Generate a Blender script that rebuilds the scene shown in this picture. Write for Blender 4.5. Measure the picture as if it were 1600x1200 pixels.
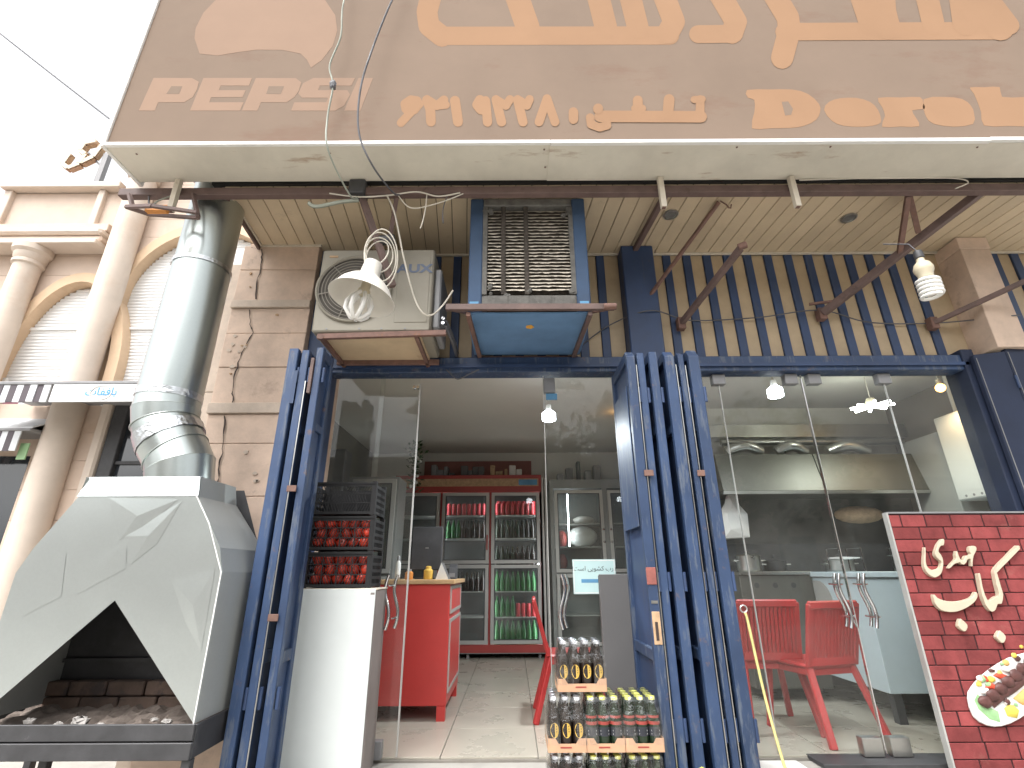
import bpy, bmesh, math, random
from mathutils import Vector, Matrix
random.seed(7)
for o in list(bpy.data.objects): bpy.data.objects.remove(o)
SC = bpy.context.scene
COL = SC.collection
R = math.radians

# ---------------------------------------------------------------- camera
cam = bpy.data.cameras.new('camera')
cam.sensor_width = 36.0
cam.lens = 776.0 / 1600.0 * 36.0
cam.clip_start = 0.05
cam.clip_end = 2000.0
camo = bpy.data.objects.new('camera', cam)
COL.objects.link(camo)
camo.matrix_world = (Matrix.Translation((0, 0, 1.05)) @ Matrix.Rotation(R(90) + math.atan(295 / 776), 4, 'X')
                     @ Matrix.Rotation(R(-0.3), 4, 'Z'))
SC.camera = camo

# ---------------------------------------------------------------- sky, sun, exposure
W = bpy.data.worlds.new('World')
SC.world = W
W.use_nodes = True
wn = W.node_tree
bg = wn.nodes['Background']
sky = wn.nodes.new('ShaderNodeTexSky')
sky.sky_type = 'NISHITA'
sky.sun_disc = False
SUN_EL, SUN_AZ = 58.0, 215.0
sky.sun_elevation = R(SUN_EL)
sky.sun_rotation = R(SUN_AZ)
sky.air_density = 1.0
sky.dust_density = 6.0
hs = wn.nodes.new('ShaderNodeHueSaturation')
hs.inputs['Saturation'].default_value = 0.12
hs.inputs['Value'].default_value = 1.55
wn.links.new(sky.outputs[0], hs.inputs['Color'])
wn.links.new(hs.outputs[0], bg.inputs['Color'])
bg.inputs['Strength'].default_value = 0.15
sl = bpy.data.lights.new('sun', 'SUN')
sl.energy = 0.6
sl.angle = R(60)
sl.color = (1.0, 0.96, 0.9)
so = bpy.data.objects.new('sun', sl)
COL.objects.link(so)
# light comes from the upper left, behind the camera
az, el = R(SUN_AZ), R(SUN_EL)
sdir = Vector((math.sin(az) * math.cos(el), math.cos(az) * math.cos(el), math.sin(el)))
so.rotation_euler = sdir.to_track_quat('Z', 'Y').to_euler()
so.location = sdir * 30
vs = SC.view_settings
vs.view_transform = 'Standard'
vs.look = 'None'
vs.gamma = 1.0
vs.exposure = 0.85
vs.use_curve_mapping = False
SC.cycles.max_bounces = 10
SC.cycles.diffuse_bounces = 4
SC.cycles.glossy_bounces = 4
SC.cycles.transparent_max_bounces = 24
SC.cycles.use_denoising = True
SC.cycles.caustics_reflective = False
SC.cycles.caustics_refractive = False


# ---------------------------------------------------------------- helpers: things and meshes
def tag(o, label=None, cat=None, group=None, kind=None):
    if label: o['label'] = label
    if cat: o['category'] = cat
    if group: o['group'] = group
    if kind: o['kind'] = kind
    return o


def thing(name, label, cat, loc=(0, 0, 0), group=None, rz=0.0):
    o = bpy.data.objects.new(name, None)
    o.empty_display_size = 0.1
    COL.objects.link(o)
    o.location = loc
    o.rotation_euler = (0, 0, rz)
    return tag(o, label, cat, group)


def root_of(o):
    while o.parent: o = o.parent
    return o


def rename(o, name):
    o.name = name
    return o


class MB:
    """collects vertices and faces; build() links them as one mesh object"""

    def __init__(s):
        s.v = []
        s.f = []

    def add(s, vs, fs):
        n = len(s.v)
        s.v += [tuple(p) for p in vs]
        s.f += [tuple(i + n for i in f) for f in fs]
        return s

    def box(s, x0, x1, y0, y1, z0, z1):
        return s.add([(x0, y0, z0), (x1, y0, z0), (x1, y1, z0), (x0, y1, z0), (x0, y0, z1), (x1, y0, z1), (x1, y1, z1), (x0, y1, z1)],
                     [(0, 3, 2, 1), (4, 5, 6, 7), (0, 1, 5, 4), (1, 2, 6, 5), (2, 3, 7, 6), (3, 0, 4, 7)])

    def beam(s, a, b, w, h=None, up=(0, 0, 1)):
        h = h or w
        a, b = Vector(a), Vector(b)
        d = (b - a).normalized()
        u = Vector(up)
        if abs(d.dot(u)) > 0.98: u = Vector((0, 1, 0))
        x = d.cross(u).normalized()
        y = x.cross(d).normalized()
        vs = []
        for p in (a, b):
            for i, j in ((-1, -1), (1, -1), (1, 1), (-1, 1)): vs.append(p + x * (w / 2 * i) + y * (h / 2 * j))
        return s.add(vs, [(3, 2, 1, 0), (4, 5, 6, 7), (0, 1, 5, 4), (1, 2, 6, 5), (2, 3, 7, 6), (3, 0, 4, 7)])

    def tube(s, pts, r, n=8, closed=False):
        pts = [Vector(p) for p in pts]
        N = len(pts)
        rs = r if isinstance(r, (list, tuple)) else [r] * N
        vs, fs = [], []
        prev = None
        for i, p in enumerate(pts):
            if closed: d = pts[(i + 1) % N] - pts[i - 1]
            else: d = pts[min(i + 1, N - 1)] - pts[max(i - 1, 0)]
            d.normalize()
            if prev is None:
                u = Vector((0, 0, 1)) if abs(d.z) < 0.9 else Vector((1, 0, 0))
                x = d.cross(u).normalized()
            else:
                x = (prev - d * prev.dot(d)).normalized()
            prev = x
            y = d.cross(x)
            for k in range(n):
                a = 2 * math.pi * k / n
                vs.append(p + (x * math.cos(a) + y * math.sin(a)) * rs[i])
        L = N if closed else N - 1
        for i in range(L):
            for k in range(n):
                a, b = i * n + k, i * n + (k + 1) % n
                c, d_ = ((i + 1) % N) * n + (k + 1) % n, ((i + 1) % N) * n + k
                fs.append((a, b, c, d_))
        if not closed:
            fs.append(tuple(reversed(range(n))))
            fs.append(tuple(range((N - 1) * n, N * n)))
        return s.add(vs, fs)

    def lathe(s, prof, c=(0, 0, 0), n=16, M=None, cap=True):
        vs, fs = [], []
        c = Vector(c)
        for r, z in prof:
            for k in range(n):
                a = 2 * math.pi * k / n
                p = Vector((r * math.cos(a), r * math.sin(a), z))
                vs.append((M @ p if M else p) + c)
        for i in range(len(prof) - 1):
            for k in range(n):
                fs.append((i * n + k, i * n + (k + 1) % n, (i + 1) * n + (k + 1) % n, (i + 1) * n + k))
        if cap:
            if prof[0][0] > 1e-5: fs.append(tuple(reversed(range(n))))
            if prof[-1][0] > 1e-5: fs.append(tuple(range((len(prof) - 1) * n, len(prof) * n)))
        return s.add(vs, fs)

    def prism(s, poly, y0, y1, plane='XZ'):
        """polygon extruded from y0 (front) to y1; plane XZ -> (u, y, v); YZ -> (y, u, v); XY -> (u, v, y)"""
        f = {'XZ': lambda u, v, w: (u, w, v), 'YZ': lambda u, v, w: (w, u, v), 'XY': lambda u, v, w: (u, v, w)}[plane]
        n = len(poly)
        vs = [f(u, v, y0) for u, v in poly] + [f(u, v, y1) for u, v in poly]
        fs = [tuple(range(n)), tuple(reversed(range(n, 2 * n)))] + [(i, n + i, n + (i + 1) % n, (i + 1) % n) for i in range(n)]
        return s.add(vs, fs)

    def sphere(s, c, r, n=10, m=7, sc=(1, 1, 1)):
        prof = [(max(1e-6, r * math.sin(math.pi * i / m)), -r * math.cos(math.pi * i / m)) for i in range(m + 1)]
        M = Matrix.Diagonal(Vector(sc))
        return s.lathe(prof, c, n, M, cap=False)

    def build(s, name, mat, parent=None, bevel=0.0, smooth=None, local=False, jit=0.0, seg=1):
        off = Vector((0, 0, 0))
        if parent is not None and not local: off = root_of(parent).location
        me = bpy.data.meshes.new(name)
        me.from_pydata([tuple(Vector(p) - off) for p in s.v], [], s.f)
        bm = bmesh.new()
        bm.from_mesh(me)
        bmesh.ops.remove_doubles(bm, verts=bm.verts, dist=1e-6)
        if jit:
            for v in bm.verts: v.co += Vector((random.uniform(-jit, jit), random.uniform(-jit, jit), random.uniform(-jit, jit)))
        bmesh.ops.recalc_face_normals(bm, faces=bm.faces)
        if bevel:
            bmesh.ops.bevel(bm, geom=[e for e in bm.edges if e.is_manifold and e.calc_face_angle(0) > 0.5], offset=bevel,
                            segments=seg, affect='EDGES', clamp_overlap=True)
        bm.to_mesh(me)
        bm.free()
        if smooth:
            for p in me.polygons: p.use_smooth = True
            me.set_sharp_from_angle(angle=R(smooth))
        me.materials.append(mat)
        o = bpy.data.objects.new(name, me)
        COL.objects.link(o)
        if parent is not None: o.parent = parent
        return o


def B(*a):
    return MB().box(*a)


def copy_tree(o, parent=None, loc=None, rz=None):
    c = o.copy()
    COL.objects.link(c)
    c.parent = parent
    if loc is not None: c.location = loc
    if rz is not None: c.rotation_euler = (0, 0, rz)
    for ch in [x for x in bpy.data.objects if x.parent == o]: copy_tree(ch, c)
    return c


def share(src, name, parent, loc=(0, 0, 0)):
    """another piece with the mesh of src"""
    o = bpy.data.objects.new(name, src.data)
    COL.objects.link(o)
    o.parent = parent
    o.location = loc
    return o


def ribbon(m, pts, w, y, dy=-0.0004):
    """flat printed stroke with round ends on a plane of constant y"""
    k = 0
    for i in range(len(pts) - 1):
        a, b = Vector(pts[i]), Vector(pts[i + 1])
        d = (b - a).normalized()
        n = Vector((-d.y, d.x)) * (w / 2)
        q = [a + n, b + n, b - n, a - n]
        m.add([(p.x, y + dy * k, p.y) for p in q], [(0, 1, 2, 3)])
        k += 1
    for p in pts:
        m.add([(p[0] + w / 2 * math.cos(t * math.pi / 10), y + dy * k, p[1] + w / 2 * math.sin(t * math.pi / 10)) for t in range(20)],
              [tuple(range(20))])
        k += 1
    return k


def text_mesh(name, body, size, mat, parent, loc, rot=(90, 0, 0), ext=0.0015, shear=0.0, align='CENTER', xs=1.0, bold=0.0):
    cu = bpy.data.curves.new(name, 'FONT')
    cu.body = body
    cu.size = size
    cu.extrude = ext
    cu.offset = bold
    cu.shear = shear
    cu.align_x = align
    cu.resolution_u = 3
    t = bpy.data.objects.new(name, cu)
    COL.objects.link(t)
    bpy.context.view_layer.update()
    dg = bpy.context.evaluated_depsgraph_get()
    me = bpy.data.meshes.new_from_object(t.evaluated_get(dg))
    bpy.data.objects.remove(t)
    M = Matrix.Translation(Vector(loc) - (root_of(parent).location if parent else Vector())) @ Matrix.Rotation(R(rot[2]), 4, 'Z') @ Matrix.Rotation(R(rot[0]), 4, 'X') @ Matrix.Diagonal((xs, 1, 1, 1))
    me.transform(M)
    me.materials.clear()
    me.materials.append(mat)
    o = bpy.data.objects.new(name, me)
    COL.objects.link(o)
    o.parent = parent
    return o


# ---------------------------------------------------------------- materials
def nd(nt, t, **kw):
    n = nt.nodes.new(t)
    for k, v in kw.items():
        if k in n.inputs.keys(): n.inputs[k].default_value = v
        else: setattr(n, k, v)
    return n


def mat(name, base, rough=0.6, metal=0.0, var=0.18, scale=5.0, bump=0.1, bscale=60.0, stain=None, sscale=7.0, sth=0.58, samt=0.8,
        rnd=0.0, streak=None, spec=0.5, fine=0.0, bdist=0.004, st2=None, st2s=(9, 9, 0.8), st2th=0.6, st2amt=0.5):
    """procedural material: base colour broken by noise, optional stains (patches with their own shape), streaks and relief"""
    m = bpy.data.materials.new(name)
    m.use_nodes = True
    nt = m.node_tree
    L = nt.links.new
    p = nt.nodes['Principled BSDF']
    geo = nd(nt, 'ShaderNodeNewGeometry')
    n1 = nd(nt, 'ShaderNodeTexNoise', Scale=scale, Detail=6.0, Roughness=0.65)
    L(geo.outputs['Position'], n1.inputs['Vector'])
    cr = nd(nt, 'ShaderNodeMapRange')
    cr.inputs[1].default_value = 0.3
    cr.inputs[2].default_value = 0.7
    cr.inputs[3].default_value = 1 - var
    cr.inputs[4].default_value = 1 + var
    L(n1.outputs['Fac'], cr.inputs[0])
    mul = nd(nt, 'ShaderNodeVectorMath', operation='SCALE')
    mul.inputs[0].default_value = base[:3]
    L(cr.outputs[0], mul.inputs['Scale'])
    col = mul.outputs[0]
    if rnd:
        oi = nd(nt, 'ShaderNodeObjectInfo')
        mr = nd(nt, 'ShaderNodeMapRange')
        mr.inputs[3].default_value = 1 - rnd
        mr.inputs[4].default_value = 1 + rnd
        L(oi.outputs['Random'], mr.inputs[0])
        m2 = nd(nt, 'ShaderNodeVectorMath', operation='SCALE')
        L(col, m2.inputs[0])
        L(mr.outputs[0], m2.inputs['Scale'])
        col = m2.outputs[0]
    rsock = None
    if stain:
        ns = nd(nt, 'ShaderNodeTexNoise', Scale=sscale, Detail=8.0, Roughness=0.7)
        if streak:
            mp = nd(nt, 'ShaderNodeMapping')
            mp.inputs['Scale'].default_value = streak
            L(geo.outputs['Position'], mp.inputs['Vector'])
            L(mp.outputs[0], ns.inputs['Vector'])
        else: L(geo.outputs['Position'], ns.inputs['Vector'])
        r2 = nd(nt, 'ShaderNodeMapRange')
        r2.inputs[1].default_value = sth
        r2.inputs[2].default_value = sth + 0.09
        r2.inputs[4].default_value = samt
        L(ns.outputs['Fac'], r2.inputs[0])
        mx = nd(nt, 'ShaderNodeMix', data_type='RGBA')
        L(r2.outputs[0], mx.inputs[0])
        L(col, mx.inputs[6])
        mx.inputs[7].default_value = (*stain[:3], 1)
        col = mx.outputs[2]
        if metal:
            mm = nd(nt, 'ShaderNodeMath', operation='MULTIPLY_ADD')
            L(r2.outputs[0], mm.inputs[0])
            mm.inputs[1].default_value = -metal
            mm.inputs[2].default_value = metal
            L(mm.outputs[0], p.inputs['Metallic'])
    if st2:
        mp = nd(nt, 'ShaderNodeMapping')
        mp.inputs['Scale'].default_value = st2s
        L(geo.outputs['Position'], mp.inputs['Vector'])
        ns = nd(nt, 'ShaderNodeTexNoise', Scale=1.0, Detail=9.0, Roughness=0.72)
        L(mp.outputs[0], ns.inputs['Vector'])
        r2 = nd(nt, 'ShaderNodeMapRange')
        r2.inputs[1].default_value = st2th
        r2.inputs[2].default_value = st2th + 0.07
        r2.inputs[4].default_value = st2amt
        L(ns.outputs['Fac'], r2.inputs[0])
        mx = nd(nt, 'ShaderNodeMix', data_type='RGBA')
        L(r2.outputs[0], mx.inputs[0])
        L(col, mx.inputs[6])
        mx.inputs[7].default_value = (*st2[:3], 1)
        col = mx.outputs[2]
    L(col, p.inputs['Base Color'])
    if not (stain and metal): p.inputs['Metallic'].default_value = metal
    rr = nd(nt, 'ShaderNodeMapRange')
    rr.inputs[3].default_value = max(0.02, rough - 0.1)
    rr.inputs[4].default_value = min(1, rough + 0.12)
    L(n1.outputs['Fac'], rr.inputs[0])
    L(rr.outputs[0], p.inputs['Roughness'])
    p.inputs['Specular IOR Level'].default_value = spec
    if bump:
        nb = nd(nt, 'ShaderNodeTexNoise', Scale=bscale, Detail=5.0, Roughness=0.6)
        L(geo.outputs['Position'], nb.inputs['Vector'])
        b = nd(nt, 'ShaderNodeBump', Strength=bump, Distance=bdist)
        L(nb.outputs['Fac'], b.inputs['Height'])
        L(b.outputs[0], p.inputs['Normal'])
    return m


def emit(name, col, s):
    m = bpy.data.materials.new(name)
    m.use_nodes = True
    p = m.node_tree.nodes['Principled BSDF']
    p.inputs['Base Color'].default_value = (*col, 1)
    p.inputs['Emission Color'].default_value = (*col, 1)
    p.inputs['Emission Strength'].default_value = s
    return m


def glassy(name, tint=(0.97, 0.985, 0.98), ior=1.45, rough=0.0, bump=0.0, bscale=20.0, dirt_veil=0.03, extra=0.0):
    m = bpy.data.materials.new(name)
    m.use_nodes = True
    nt = m.node_tree
    nt.nodes.clear()
    L = nt.links.new
    out = nd(nt, 'ShaderNodeOutputMaterial')
    tr = nd(nt, 'ShaderNodeBsdfTransparent')
    tr.inputs[0].default_value = (*tint, 1)
    gl = nd(nt, 'ShaderNodeBsdfGlossy')
    gl.inputs['Roughness'].default_value = rough
    fr = nd(nt, 'ShaderNodeFresnel')
    fr.inputs[0].default_value = ior
    geo = nd(nt, 'ShaderNodeNewGeometry')
    if bump:
        nb = nd(nt, 'ShaderNodeTexNoise', Scale=bscale, Detail=3.0)
        L(geo.outputs['Position'], nb.inputs['Vector'])
        b = nd(nt, 'ShaderNodeBump', Strength=bump, Distance=0.01)
        L(nb.outputs['Fac'], b.inputs['Height'])
        L(b.outputs[0], gl.inputs['Normal'])
        L(b.outputs[0], fr.inputs['Normal'])
    # only the outer face of a sheet mirrors: light leaving the sheet is not bent, so it must not be totally reflected
    inv = nd(nt, 'ShaderNodeMath', operation='SUBTRACT')
    inv.inputs[0].default_value = 1.0
    L(geo.outputs['Backfacing'], inv.inputs[1])
    fm = nd(nt, 'ShaderNodeMath', operation='MULTIPLY')
    L(fr.outputs[0], fm.inputs[0])
    L(inv.outputs[0], fm.inputs[1])
    f = fm.outputs[0]
    if extra:
        ad = nd(nt, 'ShaderNodeMath', operation='ADD', use_clamp=True)
        L(f, ad.inputs[0])
        ad.inputs[1].default_value = extra
        f = ad.outputs[0]
    mx = nd(nt, 'ShaderNodeMixShader')
    L(f, mx.inputs[0])
    L(tr.outputs[0], mx.inputs[1])
    L(gl.outputs[0], mx.inputs[2])
    last = mx.outputs[0]
    if dirt_veil:  # dust on the sheet, raised to give a milky veil as well
        df = nd(nt, 'ShaderNodeBsdfDiffuse')
        df.inputs[0].default_value = (0.55, 0.55, 0.5, 1)
        nz = nd(nt, 'ShaderNodeTexNoise', Scale=3.0, Detail=8.0, Roughness=0.7)
        L(geo.outputs['Position'], nz.inputs['Vector'])
        mr = nd(nt, 'ShaderNodeMapRange')
        mr.inputs[1].default_value = 0.35
        mr.inputs[2].default_value = 0.75
        mr.inputs[3].default_value = dirt_veil * 0.4
        mr.inputs[4].default_value = dirt_veil * 2
        L(nz.outputs['Fac'], mr.inputs[0])
        m2 = nd(nt, 'ShaderNodeMixShader')
        L(mr.outputs[0], m2.inputs[0])
        L(last, m2.inputs[1])
        L(df.outputs[0], m2.inputs[2])
        last = m2.outputs[0]
    L(last, out.inputs[0])
    return m


def galvanised(name, base, rough, spangle=55.0, wave=0.0, wscale=3.0, metal=1.0):
    m = bpy.data.materials.new(name)
    m.use_nodes = True
    nt = m.node_tree
    L = nt.links.new
    p = nt.nodes['Principled BSDF']
    geo = nd(nt, 'ShaderNodeNewGeometry')
    vo = nd(nt, 'ShaderNodeTexVoronoi', Scale=spangle)
    L(geo.outputs['Position'], vo.inputs['Vector'])
    mr = nd(nt, 'ShaderNodeMapRange')
    mr.inputs[3].default_value = 0.985
    mr.inputs[4].default_value = 1.015
    sep = nd(nt, 'ShaderNodeSeparateColor')
    L(vo.outputs['Color'], sep.inputs[0])
    L(sep.outputs[0], mr.inputs[0])
    sc = nd(nt, 'ShaderNodeVectorMath', operation='SCALE')
    sc.inputs[0].default_value = base
    L(mr.outputs[0], sc.inputs['Scale'])
    L(sc.outputs[0], p.inputs['Base Color'])
    p.inputs['Metallic'].default_value = metal
    m3 = nd(nt, 'ShaderNodeMapRange')
    m3.inputs[3].default_value = rough - 0.004
    m3.inputs[4].default_value = rough + 0.004
    L(sep.outputs[1], m3.inputs[0])
    L(m3.outputs[0], p.inputs['Roughness'])
    if wave:
        nz = nd(nt, 'ShaderNodeTexNoise', Scale=wscale, Detail=2.0, Roughness=0.4)
        L(geo.outputs['Position'], nz.inputs['Vector'])
        b = nd(nt, 'ShaderNodeBump', Strength=wave, Distance=0.05)
        L(nz.outputs['Fac'], b.inputs['Height'])
        L(b.outputs[0], p.inputs['Normal'])
    return m


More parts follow.
